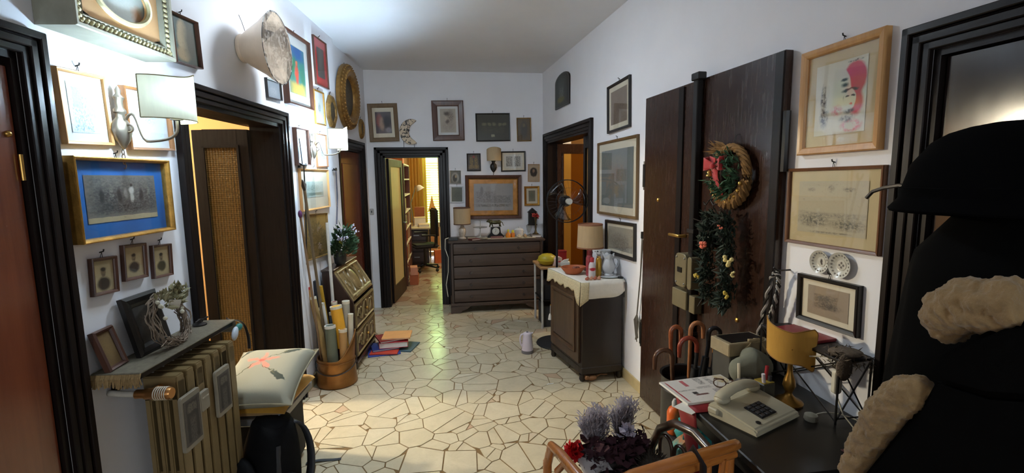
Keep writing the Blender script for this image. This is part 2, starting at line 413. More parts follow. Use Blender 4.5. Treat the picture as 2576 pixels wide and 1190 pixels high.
# ---- door casings
def casing(root, u0, u1, zt, w, proud, mats, t=.2, lining=True, y0=0, lm=None):
    """stepped moulding round an opening u0..u1 (inner edges); parts jamb, jamb, head (+ lining boards)"""
    def strip(b, a, c, z0, z1, horiz, sgn):
        pr = [(0, .30, proud*.55), (.30, .62, proud*.8), (.62, .70, proud*.62), (.70, 1, proud)]
        for f0, f1, d in pr:
            if horiz: b.box(a-w*f1, c+w*f1, y0-d, y0+.001, zt+w*f0, zt+w*f1)
            elif sgn < 0: b.box(a-w*f1, a-w*f0, y0-d, y0+.001, z0, z1+w*f1)
            else: b.box(c+w*f0, c+w*f1, y0-d, y0+.001, z0, z1+w*f1)
    for sgn in (-1, 1):
        b = MB(); strip(b, u0, u1, 0, zt, False, sgn); b.build('jamb', mats[0], root, bevel=.003)
    b = MB(); strip(b, u0, u1, 0, zt, True, 0); b.build('head', mats[1], root, bevel=.003)
    if lining:
        MB().box(u0-.002, u0+.022, y0, y0+t, 0, zt).build('lining', lm or mats[0], root); MB().box(u1-.022, u1+.002, y0, y0+t, 0, zt).build('lining', lm or mats[0], root)
        MB().box(u0, u1, y0, y0+t, zt-.022, zt+.002).build('lining', mats[1], root)
def door_root(name, w, label, u=0): return struct(thing(name, label, None, wp(w, u), wrot(w)), label)
# door 1: nearest left, closed mahogany leaf
r = door_root('door_1', 'N', 'glossy red-brown door in a dark moulded frame at the left edge')
casing(r, *D1, 2.05, .076, .034, (DARK, DARKX), .2)
RED1 = wood('warm_mahogany', C(94, 42, 25), C(126, 64, 37), .22, .7, 'z', .5, .02)
lf = MB().box(D1[0]+.024, D1[1]-.024, .012, .052, .008, 2.005).build('leaf', RED1, r, bevel=.003)
b = MB()
b.ball((D1[1]-.05, .010, 1.80), .010); b.tube([(D1[1]-.026, .004, 1.66), (D1[1]-.026, .004, 1.74)], .006, 8)
b.build('hinge', BRASS, lf, smooth=True)
# ribbed amber glass
def ribbed_glass(name, col, tr):
    t = NT(name); v = t.coord('Object', (1, 1, 1)); w = t.new('ShaderNodeTexWave', wave_type='BANDS', bands_direction='X'); t.l.new(v, w.inputs[0]); w.inputs['Scale'].default_value = 16; w.inputs['Distortion'].default_value = .2
    w2 = t.new('ShaderNodeTexWave', wave_type='BANDS', bands_direction='Z'); t.l.new(v, w2.inputs[0]); w2.inputs['Scale'].default_value = 22
    hh = t.math('ADD', w.outputs[1], t.math('MULTIPLY', w2.outputs[1], .5))
    cc = t.mix(t.ramp(hh, .2, 1.3), sh(col, .55), col)
    d = t.new('ShaderNodeBsdfPrincipled'); t.l.new(cc, d.inputs['Base Color']); d.inputs['Roughness'].default_value = .22
    s2 = t.new('ShaderNodeBsdfTranslucent'); t.l.new(cc, s2.inputs[0]); x = t.new('ShaderNodeMixShader'); x.inputs[0].default_value = tr
    bp = t.new('ShaderNodeBump'); bp.inputs['Strength'].default_value = .6; bp.inputs['Distance'].default_value = .006; t.l.new(hh, bp.inputs['Height']); t.l.new(bp.outputs[0], d.inputs['Normal'])
    t.l.new(d.outputs[0], x.inputs[1]); t.l.new(s2.outputs[0], x.inputs[2]); t.l.new(x.outputs[0], t.out.inputs[0]); _M[name] = t.m; return t.m
AMBER = ribbed_glass('ribbed_amber_glass', C(122, 102, 60), .2)
def glazed_leaf(root, name, L, hgt, loc, rz, glass, st=.085, mat=DARK, z0=.01, rail=.20):
    """narrow framed door leaf, local x from the hinge"""
    lf = MB().box(0, st, -.02, .02, z0, hgt).box(L-st, L, -.02, .02, z0, hgt).box(st, L-st, -.02, .02, hgt-.11, hgt).box(st, L-st, -.02, .02, z0, z0+rail).build(name, mat, root, loc, (0, 0, rz), bevel=.003)
    MB().box(st-.005, L-st+.005, -.006, .006, z0+rail-.005, hgt-.105).build('pane', glass, lf)
    b = MB()
    for s in (-1, 1):
        y = s*.024; b.box(st-.012, st+.004, y-.005, y+.005, z0+rail, hgt-.11); b.box(L-st-.004, L-st+.012, y-.005, y+.005, z0+rail, hgt-.11)
        b.box(st-.012, L-st+.012, y-.005, y+.005, hgt-.122, hgt-.104); b.box(st-.012, L-st+.012, y-.005, y+.005, z0+rail-.006, z0+rail+.012)
    b.build('glazing_bead', mat, lf)
    return lf
r = door_root('door_2', 'N', 'open double door with narrow ribbed amber glass leaf in dark frame behind the radiator')
casing(r, *D2, 2.04, .085, .034, (DARK, DARKX), .2, lm=LINE)
glazed_leaf(r, 'leaf', .375, 2.0, (D2[1]-.024, .205, 0), PI/2, AMBER, .075, LINE)
glazed_leaf(r, 'leaf', .43, 2.0, (D2[0]+.03, .205, 0), PI/2+.25, AMBER)
# door 3: closed red-brown door in the far left corner
r = door_root('door_3', 'L', 'closed dark red door in the far left corner behind the writing bureau')
casing(r, *D3, 1.98, .10, .03, (DARK, DARKX), .2)
lf = MB().box(D3[0]+.022, D3[1]-.022, .02, .06, .008, 1.955).build('leaf', RED, r, bevel=.003)
MB().box(D3[0]+.13, D3[1]-.13, .012, .024, .2, .85).build('panel', RED, lf, bevel=.006); MB().box(D3[0]+.13, D3[1]-.13, .012, .024, .98, 1.82).build('panel', RED, lf, bevel=.006)
MB().tube([(D3[0]+.06, .02, 1.0), (D3[0]+.06, -.03, 1.0), (D3[0]+.16, -.035, 1.0)], .008).build('handle', BRASS, lf, smooth=True)
# door 4: study door in the back wall, leaf opened into the study
r = door_root('door_4', 'B', 'dark framed study doorway in the end wall with the leaf swung open')
casing(r, *DB, 1.935, .105, .034, (DARK, DARKX), .15)
lf = MB().box(0, .10, -.02, .02, .01, 1.91).box(.72, .82, -.02, .02, .01, 1.91).box(.10, .72, -.02, .02, 1.81, 1.91).box(.10, .72, -.02, .02, .01, .22).build('leaf', DARK, r, (DB[0]+.028, .155, 0), (0, 0, PI/2-.125), bevel=.003)
MB().box(.095, .725, -.008, .008, .215, 1.815).build('frosted_pane', M('frosted_cream_glass', C(226, 212, 160), .3, 0, .05, 8), lf)
MB().tube([(.77, -.02, 1.02), (.77, -.06, 1.02), (.66, -.065, 1.02)], .009).build('handle', STEEL, lf, smooth=True)
# door 5: back right double door, far leaf open, near leaf closed
SLAT = ribbed_glass('ribbed_pale_glass', C(206, 178, 128), .5)
r = door_root('door_5', 'R', 'tall dark framed double door in the far right corner behind the standing fan')
casing(r, *D5, 2.09, .10, .032, (DARK, DARKX), .2)
glazed_leaf(r, 'leaf', .44, 2.06, (D5[0]+.03, .12, 0), PI/2-.06, pane_mat('amber_clear_glass', (.80, .62, .30, 1), .05, 2.0), .08, ENTRY)
glazed_leaf(r, 'leaf', .38, 2.06, (D5[1]-.405, .10, 0), 0, SLAT, .075)
# door 6: near right, dark glossy
r = door_root('door_6', 'R', 'near right dark glossy door with moulded frame behind the coats')
casing(r, *D6, 2.03, .082, .036, (DARK, DARKX), .2)
DK6 = wood('near_door_wood', C(22, 13, 12), C(34, 21, 19), .16, 1, 'z', .6, .01)
lf = MB().box(D6[0]+.024, D6[1]-.024, .02, .06, .008, 2.005).build('leaf', DK6, r, bevel=.003)
MB().tube([(D6[0]+.026, .012, 1.55), (D6[0]+.026, .012, 1.74)], .009).build('hinge', BRASS, lf, smooth=True)
MB().tube([(D6[0]+.026, .012, .55), (D6[0]+.026, .012, .74)], .009).build('hinge', BRASS, lf, smooth=True)
# entrance door: wide slab hung on the face of the wall
E0, E1, EH = -3.135, -1.85, 2.178
r = struct(thing('door_7', 'wide dark brown entrance door slab with steel bolt bar and lock boxes', None, wp('R', 0), wrot('R')))
MB().box(E0, E0+.47, -.042, -.002, .012, EH).build('leaf', ENTRY, r, bevel=.002)
MB().box(E0+.474, E1, -.042, -.002, .012, EH).build('leaf', ENTRY, r, bevel=.002)
MB().box(E0+.445, E0+.50, -.052, -.040, .012, EH-.01).build('meeting_strip', DARK, r, bevel=.002)
MB().box(E1-.05, E1+.004, -.050, -.040, .012, EH-.004).build('edge_strip', DARK, r, bevel=.003)
for z in (1.55, .40): MB().tube([(E0-.012, -.03, z), (E0-.012, -.03, z+.20)], .013, 8).box(E0-.02, E0+.01, -.045, -.02, z+.02, z+.18).build('hinge', BLACK, r)
for z in (1.66, .55): MB().tube([(E1+.012, -.03, z), (E1+.012, -.03, z+.26)], .017, 8).build('hinge', BLACK, r)
BX = onw(1752, 200, 'R', .08)[0]
bar = MB().box(BX-.021, BX+.021, -.085, -.05, .03, EH+.02).box(BX-.030, BX+.045, -.095, -.045, EH-.01, EH+.03).build('bolt_bar', BLACK, r, bevel=.004)
MB().box(BX-.026, BX-.021, -.075, -.052, .05, EH-.02).build('bar_edge', STEEL, bar)
for z in (1.32, 1.10, .72): MB().box(BX-.034, BX+.034, -.09, -.042, z, z+.022).build('bar_clamp', IRON, bar, bevel=.002)
LOCK = M('lock_paint', C(120, 110, 84), .45, .3, .15)
LX = onw(1724, 680, 'R', .09)
def rr(x0, x1, z0, z1, rad, n=4):
    pts = []
    for cx, cz, a in ((x1-rad, z1-rad, 0), (x0+rad, z1-rad, PI/2), (x0+rad, z0+rad, PI), (x1-rad, z0+rad, 1.5*PI)):
        pts += [(cx+rad*math.cos(a+PI/2*i/n), cz+rad*math.sin(a+PI/2*i/n)) for i in range(n+1)]
    return pts
z = LX[1]; u = LX[0]
lb = MB().prism(rr(u-.075, u+.045, z-.10, z+.10, .035), -.115, -.045).build('lock_box', LOCK, r, bevel=.004)
MB().prism(rr(u+.050, u+.092, z-.10, z+.09, .02), -.11, -.045).build('lock_striker', LOCK, r, bevel=.003)
MB().box(u-.040, u+.005, -.120, -.113, z-.012, z+.018).build('keyhole_plate', BLACK, lb)
b = MB()
for a, c in ((-.055, .075), (.03, .075), (-.055, -.075), (.03, -.075)): b.lathe([(.006, 0), (.006, .004), (.003, .006)], 8, mt=Matrix.Translation((u+a, -.115, z+c)) @ Matrix.Rotation(PI/2, 4, 'X'))
b.build('screw', STEEL, lb)
lb = MB().box(u-.125, u+.03, -.10, -.045, z-.235, z-.125).build('lower_lock', LOCK, r, bevel=.004)
MB().lathe([(.012, 0), (.012, .02), (.008, .026)], 10, mt=Matrix.Translation((u-.125, -.075, z-.17)) @ Matrix.Rotation(-PI/2, 4, 'Y')).build('lock_knob', STEEL, lb)
MB().box(u+.055, u+.11, -.095, -.045, z-.235, z-.135).build('lower_striker', LOCK, r, bevel=.003)
HZ = onw(1710, 592, 'R', .06)
MB().tube([(HZ[0]+.035, -.045, HZ[1]), (HZ[0]+.035, -.085, HZ[1]), (HZ[0]-.07, -.09, HZ[1])], .010).build('handle', BRASS, r, smooth=True)
s1 = onw(1655, 503, 'R', .045); MB().lathe([(.013, 0), (.012, .006), (.006, .010)], 12, mt=Matrix.Translation((s1[0], -.042, s1[1])) @ Matrix.Rotation(PI/2, 4, 'X')).build('keyhole', BRASS, r)
s1 = onw(1853, 805, 'R', .045); MB().lathe([(.014, 0), (.012, .006), (.004, .010)], 12, mt=Matrix.Translation((s1[0], -.042, s1[1])) @ Matrix.Rotation(PI/2, 4, 'X')).build('keyhole', BRASS, r)
# ---- study window with roller-shutter slats
CREAMP = M('cream_paint', C(226, 214, 176), .4, 0, .04)
r = struct(thing('window_1', 'tall study window with pale shutter slats', None, (0, 10.40, 0)))
b = MB().box(WX[0], WX[0]+.06, -.02, .04, .06, 2.40).box(WX[1]-.06, WX[1], -.02, .04, .06, 2.40).box(WX[0], WX[1], -.02, .04, 2.34, 2.40).box(WX[0], WX[1], -.02, .04, .60, .70).box(-.08, -.02, -.02, .04, .06, 2.40)
b.build('window_frame', CREAMP, r, bevel=.003)
for a, c in ((WX[0]+.06, -.08), (-.02, WX[1]-.06)):
    MB().box(a, c, 0, .02, .08, .60).build('lower_panel', wood('window_wood', C(190, 130, 70), C(214, 160, 96), .4, 1, 'z'), r)
    MB().box(a, c, .008, .012, .70, 2.34).build('pane', pane_mat('green_daylight_glass', (.86, 1.0, .60, 1)), r)  # glass tint carries the green of the daylight outside
SLATM = shade_mat('shutter_plastic', C(214, 224, 190), .55, 20)
for i in range(26):
    z = .66+i*.052; MB().box(WX[0], WX[1], .095, .105, z, z+(.040 if i < 18 else .030)).build('shutter_slat', SLATM, r)

# ---- tall window added at the unseen rear end of the hall as fill light
r = struct(thing('rear_fill_window', 'tall two-leaf window added at the rear end of the hall for fill light', None, (0, -6.2, 0)))
MB().box(RW0, RW0+.06, -.06, .02, .7, 2.6).box(RW1-.06, RW1, -.06, .02, .7, 2.6).box(RW0, RW1, -.06, .02, .7, .77).box(RW0, RW1, -.06, .02, 2.53, 2.6).box((RW0+RW1)/2-.04, (RW0+RW1)/2+.04, -.06, .02, .7, 2.6).build('window_frame', CREAMP, r, bevel=.003)
for a, c in ((RW0+.06, (RW0+RW1)/2-.04), ((RW0+RW1)/2+.04, RW1-.06)): MB().box(a, c, -.03, -.026, .77, 2.53).build('pane', GLASS, r)
# ================================================================ PICTURES
def sweep_frame(b, w, h, prof):
    """mitred rectangular moulding; prof = (inset, y) from the outer edge, wall at y=0, room at -y"""
    n = len(prof); vs = []
    for ins, y in prof:
        x, z = w/2-ins, h/2-ins
        vs += [(-x, y, -z), (x, y, -z), (x, y, z), (-x, y, z)]
    fs = []
    for j in range(n-1):
        for i in range(4): fs.append((j*4+i, j*4+(i+1) % 4, (j+1)*4+(i+1) % 4, (j+1)*4+i))
    b.add(vs, fs)
def rect(w, pts, off):
    q = [onw(x, y, w, off) for x, y in pts]
    tl, tr, br, bl = q
    cu = sum(p[0] for p in q)/4; cz = sum(p[1] for p in q)/4
    wd = ((tr[0]-tl[0])+(br[0]-bl[0]))/2; ht = ((tl[1]-bl[1])+(tr[1]-br[1]))/2
    a = math.atan2((tr[1]-tl[1])+(br[1]-bl[1]), (tr[0]-tl[0])+(br[0]-bl[0]))
    return cu, cz, abs(wd), abs(ht), a
NAIL = M('nail_iron', C(40, 38, 36), .5, .6)
def pic(w, pts, label, fm, fw, d, prnt, mats=(), cat='picture', name='framed_picture', glass=True, nail=True, slip=None, prof=None, tilt=True, group=None, flat=False, wh=None):
    """mats = list of (border fraction of the inner width, material) from outside in, then the print"""
    cu, cz, W, Hh, a = rect(w, pts, d)
    if wh: W, Hh = W*wh[0], Hh*wh[1]
    r = thing(name, label, cat, wp(w, cu, 0, cz), wrot(w), group)
    r.rotation_mode = 'XYZ'
    if tilt and abs(a) > .004:
        a = max(-.05, min(.05, a))
        r.rotation_mode = 'QUATERNION'; r.rotation_quaternion = (Matrix.Rotation(wrot(w), 4, 'Z') @ Matrix.Rotation(-a, 4, 'Y')).to_quaternion()
    pr = prof or [(0, -.001), (0, -d*.85), (fw*.15, -d), (fw*.5, -d*.92), (fw*.85, -d*.80), (fw, -d*.55), (fw, -.003)]
    if fw: b = MB(); sweep_frame(b, W, Hh, pr); b.build('frame', fm, r)
    yb = -d*.35; iw, ih = W-2*fw, Hh-2*fw
    if slip:
        s = fw*.28; b = MB(); sweep_frame(b, iw+.002, ih+.002, [(0, yb-.006), (s*.3, yb-.012), (s, yb-.004), (s, yb)]); b.build('slip', slip, r)
    for k, (fr, mt) in enumerate(mats):
        MB().box(-iw/2, iw/2, yb-.0006, yb+.002, -ih/2, ih/2).build('mat_board', mt, r)
        m2 = fr*min(iw, ih) if not isinstance(fr, tuple) else None
        if m2 is not None: iw -= 2*m2; ih -= 2*m2
        else: iw *= fr[0]; ih *= fr[1]
        yb -= .0015
    MB().add([(-iw/2, yb-.001, -ih/2), (iw/2, yb-.001, -ih/2), (iw/2, yb-.001, ih/2), (-iw/2, yb-.001, ih/2)], [(0, 1, 2, 3)]).build('print', prnt, r)
    if not mats: MB().box(-W/2+fw*.5, W/2-fw*.5, -.002, -.0002, -Hh/2+fw*.5, Hh/2-fw*.5).build('backing', CREAM, r)
    if glass: MB().box(-W/2+fw*.9, W/2-fw*.9, -d*.56, -d*.52, -Hh/2+fw*.9, Hh/2-fw*.9).build('glass', GLASS, r)
    if nail: MB().tube([(0, 0, Hh/2+.018), (0, -.014, Hh/2+.022), (0, -.016, Hh/2+.030)], .0025, 6).tube([(-.006, -.004, Hh/2-.004), (0, -.008, Hh/2+.02), (.006, -.004, Hh/2-.004)], .0012, 5).build('nail', NAIL, r)
    return r
def portrait(paper, dark, skin, cz=.56, big=1., seed=None, cloth=None):
    return art(paper, [('e', .5, cz-.24*big, .30*big, .20*big, cloth or dark, .25), ('e', .5, cz+.08*big, .12*big, .12*big, skin, .3), ('e', .5, cz+.17*big, .13*big, .06*big, dark, .4), ('e', .5, cz+.0*big, .08*big, .04*big, dark, .8, .3)], wob=.03, nscale=22, seed=seed)
INK = C(60, 58, 56); GREY = C(120, 118, 112)
def engraving(paper, tone, seed=None, dens=.9, extra=()):
    return art(paper, [('r', .5, .5, .47, .46, tone, .05, .5), ('r', .5, .30, .47, .22, sh(tone, .6), .3, .9), ('e', .5, .78, .5, .2, paper, .9, .2)]+list(extra), INK, dens, 26, .02, .1, seed=seed)
BLUEM = M('blue_mat_board', C(34, 104, 176), .7, 0, .05)
TANM = M('tan_mat_board', C(205, 160, 112), .8, 0, .05)
BEIGEM = M('beige_mat_board', C(196, 176, 134), .8, 0, .05)
BROWNF = wood('brown_frame', C(60, 34, 24), C(92, 56, 40), .4, 1.2, 'z', .1)
DKF = M('ebonised_frame', C(28, 24, 22), .35, 0, .2)
# ---------------- left wall
pic('N', [(146, 166), (270, 194), (288, 366), (166, 362)], 'pale wood framed tower print left of the lit sconce', PALEW, .012, .022,
    art(C(200, 214, 226), [('r', .42, .42, .34, .40, C(120, 140, 160), .2, .4), ('r', .3, .7, .16, .22, C(140, 160, 184), .1), ('r', .75, .6, .12, .3, C(150, 168, 188), .2)], C(90, 100, 120), .5), [(.16, GREYMAT)])
pic('N', [(318, 216), (434, 238), (434, 380), (332, 375)], 'pale print with grey head study behind the lit shade', MIDW, .011, .030,
    art(C(206, 216, 222), [('e', .5, .62, .3, .2, C(140, 150, 160), .7, .4)], C(120, 126, 136), .3), [(.14, GREYMAT)])
pic('N', [(181, 392), (430, 403), (442, 580), (218, 613)], 'blue matted battle engraving in a gold and black frame under the sconce', GOLD, .014, .052,
    art(C(120, 116, 108), [('r', .5, .56, .49, .42, C(92, 90, 86), .1, .6), ('e', .2, .55, .035, .16, C(50, 48, 46), .4), ('e', .33, .58, .03, .15, C(136, 132, 122), .5), ('e', .44, .56, .035, .17, C(46, 44, 42), .4), ('e', .53, .6, .025, .12, C(150, 146, 136), .5), ('e', .76, .55, .035, .16, C(48, 46, 44), .4), ('e', .88, .6, .03, .14, C(130, 126, 116), .5), ('e', .62, .66, .04, .09, C(196, 192, 182), .4), ('e', .62, .5, .03, .12, C(186, 182, 170), .4), ('e', .62, .78, .02, .035, C(60, 56, 52), .4), ('e', .3, .5, .25, .24, C(62, 60, 58), .6, .5), ('e', .85, .5, .2, .24, C(66, 64, 62), .6, .5), ('e', .5, .30, .5, .15, C(58, 58, 56), .5, .4), ('r', .5, .055, .5, .055, C(176, 164, 132), .05)], C(50, 50, 48), .15, 24, .02),
    [(.185, BLUEM)], prof=[(0, -.001), (0, -.050), (.004, -.052), (.008, -.050), (.012, -.044), (.014, -.036), (.014, -.003)], wh=(1., 1.))
SEP = C(176, 160, 124)
pic('N', [(233, 652), (298, 642), (301, 735), (240, 746)], 'small officer portrait, lowest and leftmost of three under the blue picture', BROWNF, .012, .02, portrait(SEP, C(70, 60, 48), C(130, 112, 86), .52, 1.15), (), group=None)
pic('N', [(312, 618), (369, 610), (376, 697), (319, 708)], 'small officer portrait, middle of three under the blue picture', BROWNF, .012, .02, portrait(SEP, C(52, 48, 44), C(124, 108, 84), .56, 1.0), ())
pic('N', [(386, 618), (433, 612), (438, 692), (392, 701)], 'small officer portrait, rightmost of three beside the glazed door', BROWNF, .010, .02, portrait(SEP, C(60, 54, 46), C(134, 118, 92), .56, 1.0), ())
pic('N', [(434, 30), (498, 52), (514, 176), (446, 154)], 'small dark painting of a profile bust, high beside the ornate frame', BROWNF, .008, .03,
    art(C(60, 76, 70), [('e', .45, .55, .26, .42, C(150, 130, 96), .2), ('e', .42, .2, .3, .16, C(140, 118, 84), .3), ('e', .75, .5, .3, .6, C(72, 66, 50), .6)], C(40, 40, 34), .2), (), glass=False, name='painting', cat='painting')
# ornate deep box frame with an oval opening, top left
cu, cz, W, Hh, a = rect('N', [(172, -170), (428, -85), (440, 152), (186, 62)], .13)
r = thing('ornate_frame', 'large ornate gilt box frame with orange mat and oval opening, top left', 'picture', wp('N', cu, 0, cz), wrot('N'))
CARV = M('cream_gilt', C(200, 190, 150), .4, .35, .2, 30, .1)
b = MB(); sweep_frame(b, W, Hh, [(0, -.001), (0, -.125), (.004, -.13), (.014, -.128), (.018, -.118), (.040, -.112), (.046, -.118), (.056, -.104), (.056, -.03)]); b.build('frame', M('grey_gilt_side', C(150, 148, 132), .5, .2, .15), r)
b = MB()
n = int(W/.020)
for i in range(n):
    x = -W/2+.02+(W-.04)*i/(n-1)
    for s in (-1, 1): b.ball((x, -.118, s*(Hh/2-.029)), (.0065, .008, .011), 6, 4, Matrix.Rotation(.6, 4, 'Y'))
n = int(Hh/.020)
for i in range(n):
    z = -Hh/2+.02+(Hh-.04)*i/(n-1)
    for s in (-1, 1): b.ball((s*(W/2-.029), -.118, z), (.011, .008, .0065), 6, 4, Matrix.Rotation(.6, 4, 'Y'))
b.build('leaf_carving', CARV, r, smooth=True)
iw, ih = W-.112, Hh-.112; N = 40; vs = []; fs = []; ox, oz = iw*.36, ih*.38
for i in range(N):
    a = 2*PI*i/N; c, s = math.cos(a), math.sin(a); k = min(iw/2/abs(c) if abs(c) > 1e-6 else 9, ih/2/abs(s) if abs(s) > 1e-6 else 9)
    vs += [(c*k, -.103, s*k), (ox*c, -.103, oz*s), (ox*c*.93, -.096, oz*s*.93)]
for i in range(N):
    j = (i+1) % N; fs += [(i*3, j*3, j*3+1, i*3+1), (i*3+1, j*3+1, j*3+2, i*3+2)]
MB().add(vs, fs).build('oval_mat', TANM, r)
b = MB(); b.tube([(ox*1.0*math.cos(2*PI*i/40), -.107, oz*1.0*math.sin(2*PI*i/40)) for i in range(40)], .010, 6, True); b.build('oval_bead', CARV, r, smooth=True)
MB().box(-iw*.36, iw*.36, -.09, -.088, -ih*.38, ih*.38).build('print', art(C(206, 212, 206), [('e', .85, .3, .12, .2, C(200, 150, 110), .6), ('e', .5, .9, .3, .3, C(190, 196, 190), .6)], None), r)
# far part of the left wall
pic('N', [(672, 196), (708, 206), (712, 256), (676, 243)], 'small blue-grey print half hidden below the big bowl', DKF, .008, .02, art(C(150, 160, 170), [('e', .5, .4, .3, .3, C(184, 190, 196), .5, .3)], C(100, 108, 116), .4), ())
pic('N', [(714, 60), (783, 112), (790, 276), (732, 262)], 'tall colourful painting with a red figure between bowl and red mat', BROWNF, .018, .045,
    art(C(64, 140, 130), [('r', .5, .88, .5, .16, C(40, 96, 160), .5), ('e', .2, .6, .3, .3, C(58, 128, 70), .5, .3), ('r', .5, .12, .5, .14, C(206, 184, 92), .4), ('e', .46, .42, .12, .22, C(220, 84, 60), .3), ('e', .48, .66, .08, .06, C(214, 110, 80), .3), ('e', .8, .45, .18, .25, C(60, 130, 90), .5, .3)], C(30, 90, 110), .15, 10, .06), [(.16, GREYMAT)], name='painting', cat='painting')
REDM = M('red_mat_board', C(206, 44, 44), .6, 0, .05)
pic('N', [(790, 88), (823, 110), (828, 226), (797, 210)], 'dark print in a bright red mat high on the left wall', BROWNF, .008, .02, art(C(84, 78, 76), [('e', .5, .6, .3, .3, C(120, 112, 106), .5, .4)], C(40, 38, 38), .4), [(.22, REDM)])
pic('N', [(792, 225), (817, 233), (820, 318), (796, 310)], 'gilt narrow framed print of a small figure above the far lit sconce', GOLD, .012, .02, art(C(206, 206, 194), [('e', .5, .5, .25, .22, C(90, 96, 100), .4, .3)], None), [(.16, GREYMAT)])
pic('N', [(747, 319), (779, 328), (781, 415), (752, 417)], 'pale blue print washed out by the far lit sconce', BROWNF, .009, .035, art(C(196, 214, 228), [('e', .5, .3, .2, .25, C(120, 150, 190), .6, .2)], None), [(.15, GREYMAT)])
pic('N', [(797, 335), (823, 340), (826, 420), (800, 420)], 'small pale print behind the far sconce arm', MIDW, .009, .02, art(C(190, 204, 210), [('r', .5, .5, .25, .3, C(120, 140, 156), .3, .3)], None), [(.2, GREYMAT)])
pic('N', [(758, 425), (829, 426), (830, 522), (762, 532)], 'pale matted green landscape etching in a light wood frame below the far sconce', PALEW, .013, .025, art(C(178, 190, 180), [('e', .4, .55, .4, .25, C(120, 140, 130), .5, .4), ('r', .5, .2, .5, .1, C(110, 128, 118), .4)], C(90, 100, 96), .4), [((.62, .42), CREAM)])
pic('N', [(770, 540), (826, 534), (828, 645), (776, 652)], 'golden toned picture lowest on the left wall behind the walking sticks', OLDGOLD, .012, .02, art(C(150, 122, 70), [('e', .5, .5, .4, .45, C(126, 98, 54), .5, .4)], C(84, 64, 38), .5), ())
# ---------------- back wall
pic('B', [(924, 261), (1000, 259), (1003, 355), (929, 357)], 'brown framed colour print of two figures left on the end wall', wood('olive_frame', C(92, 70, 44), C(122, 96, 62), .5, 1.5, 'z', 0), .050, .03,
    art(C(92, 84, 90), [('e', .25, .6, .2, .35, C(150, 90, 84), .4), ('e', .4, .45, .18, .3, C(170, 140, 120), .4), ('e', .75, .55, .3, .3, C(44, 44, 54), .4), ('e', .8, .15, .2, .12, C(130, 126, 134), .4)], C(40, 38, 46), .3), [((.74, .72), CREAM)])
pic('B', [(1086, 253), (1166, 252), (1168, 353), (1088, 354)], 'wide red-brown framed drawing of a bearded man', BROWNF, .070, .03,
    art(C(176, 166, 152), [('e', .5, .25, .45, .25, C(150, 136, 122), .5, .3), ('e', .5, .62, .2, .24, C(186, 172, 154), .3), ('e', .66, .7, .22, .26, C(90, 78, 70), .5, .2), ('e', .42, .80, .2, .1, C(84, 72, 64), .5), ('e', .46, .46, .13, .10, C(96, 84, 76), .5)], None, nscale=30), [(.12, GREYMAT)])
pic('B', [(1196, 285), (1283, 284), (1284, 355), (1198, 356)], 'dark group photograph in a thin black frame on the end wall', DKF, .016, .02,
    art(C(58, 58, 48), [('e', x, .62, .07, .07, C(118, 112, 88), .5) for x in (.22, .38, .54, .72, .85)]+[('e', x, .42, .10, .16, C(84, 80, 62), .6, .3) for x in (.25, .42, .6, .78)]+[('r', .5, .16, .05, .05, C(150, 146, 120), .2)], C(36, 36, 30), .4), ())
pic('B', [(1300, 296), (1336, 296), (1337, 355), (1301, 356)], 'small dark gold icon at the right end of the top row', OLDGOLD, .012, .02, art(C(92, 74, 44), [('e', .5, .5, .3, .42, C(60, 56, 44), .3), ('e', .5, .7, .12, .1, C(110, 92, 62), .4)], C(50, 42, 28), .3), ())
pic('B', [(1174, 386), (1209, 386), (1210, 430), (1175, 431)], 'small gold on black print of two robed figures left of the wall lamp', DKF, .014, .02,
    art(C(62, 54, 44), [('e', .3, .55, .16, .4, C(150, 122, 62), .3, .2), ('e', .7, .55, .16, .4, C(150, 122, 62), .3, .2), ('r', .5, .2, .45, .12, C(150, 120, 60), .2, .3), ('e', .5, .85, .1, .1, C(150, 60, 44), .4)], None), ())
pic('B', [(1260, 381), (1322, 380), (1323, 431), (1261, 432)], 'black framed pair of small grey engravings right of the wall lamp', DKF, .018, .02,
    art(C(206, 204, 194), [('r', .28, .5, .17, .36, C(96, 96, 92), .06, .4), ('r', .72, .5, .17, .36, C(92, 92, 90), .06, .4)], None, wob=.01), [(.1, CREAM)])
pic('B', [(1131, 429), (1159, 429), (1160, 462), (1132, 462)], 'tiny silvery madonna relief beside the study door', M('pewter', C(150, 148, 140), .4, .5, .2), .010, .02,
    art(C(110, 108, 100), [('e', .5, .45, .4, .45, C(160, 156, 146), .2), ('e', .45, .4, .26, .36, C(66, 64, 60), .3), ('e', .55, .55, .12, .14, C(170, 150, 120), .4)], None), (), glass=False)
pic('B', [(1133, 469), (1165, 469), (1166, 510), (1134, 510)], 'white framed dim green print left of the large view', M('white_frame', C(198, 202, 206), .5), .014, .02, art(C(104, 106, 96), [('e', .5, .5, .35, .3, C(84, 88, 78), .5, .4)], C(60, 62, 58), .4), (), glass=False)
pic('B', [(1170, 441), (1311, 440), (1313, 550), (1172, 552)], 'large city view engraving in wide gold and dark wood frame above the chest', BROWNF, .045, .045,
    art(C(150, 150, 152), [('r', .3, .5, .26, .22, C(116, 114, 116), .2, .3), ('r', .7, .42, .26, .15, C(112, 112, 114), .2, .4), ('r', .5, .19, .45, .05, C(96, 94, 92), .3, .6), ('e', .2, .74, .04, .16, C(120, 118, 120), .3)], C(110, 108, 108), .3, 24, .02),
    [(.135, M('gilt_mat', C(180, 126, 62), .45, .35, .35, 12))], slip=GOLD)
pic('B', [(1328, 413), (1357, 413), (1358, 457), (1329, 457)], 'tiny pale portrait with dark oval right of the large view', PALEW, .006, .02, art(C(186, 166, 140), [('e', .5, .55, .34, .30, C(60, 50, 42), .15), ('e', .5, .62, .12, .12, C(150, 120, 96), .4)], None), ())
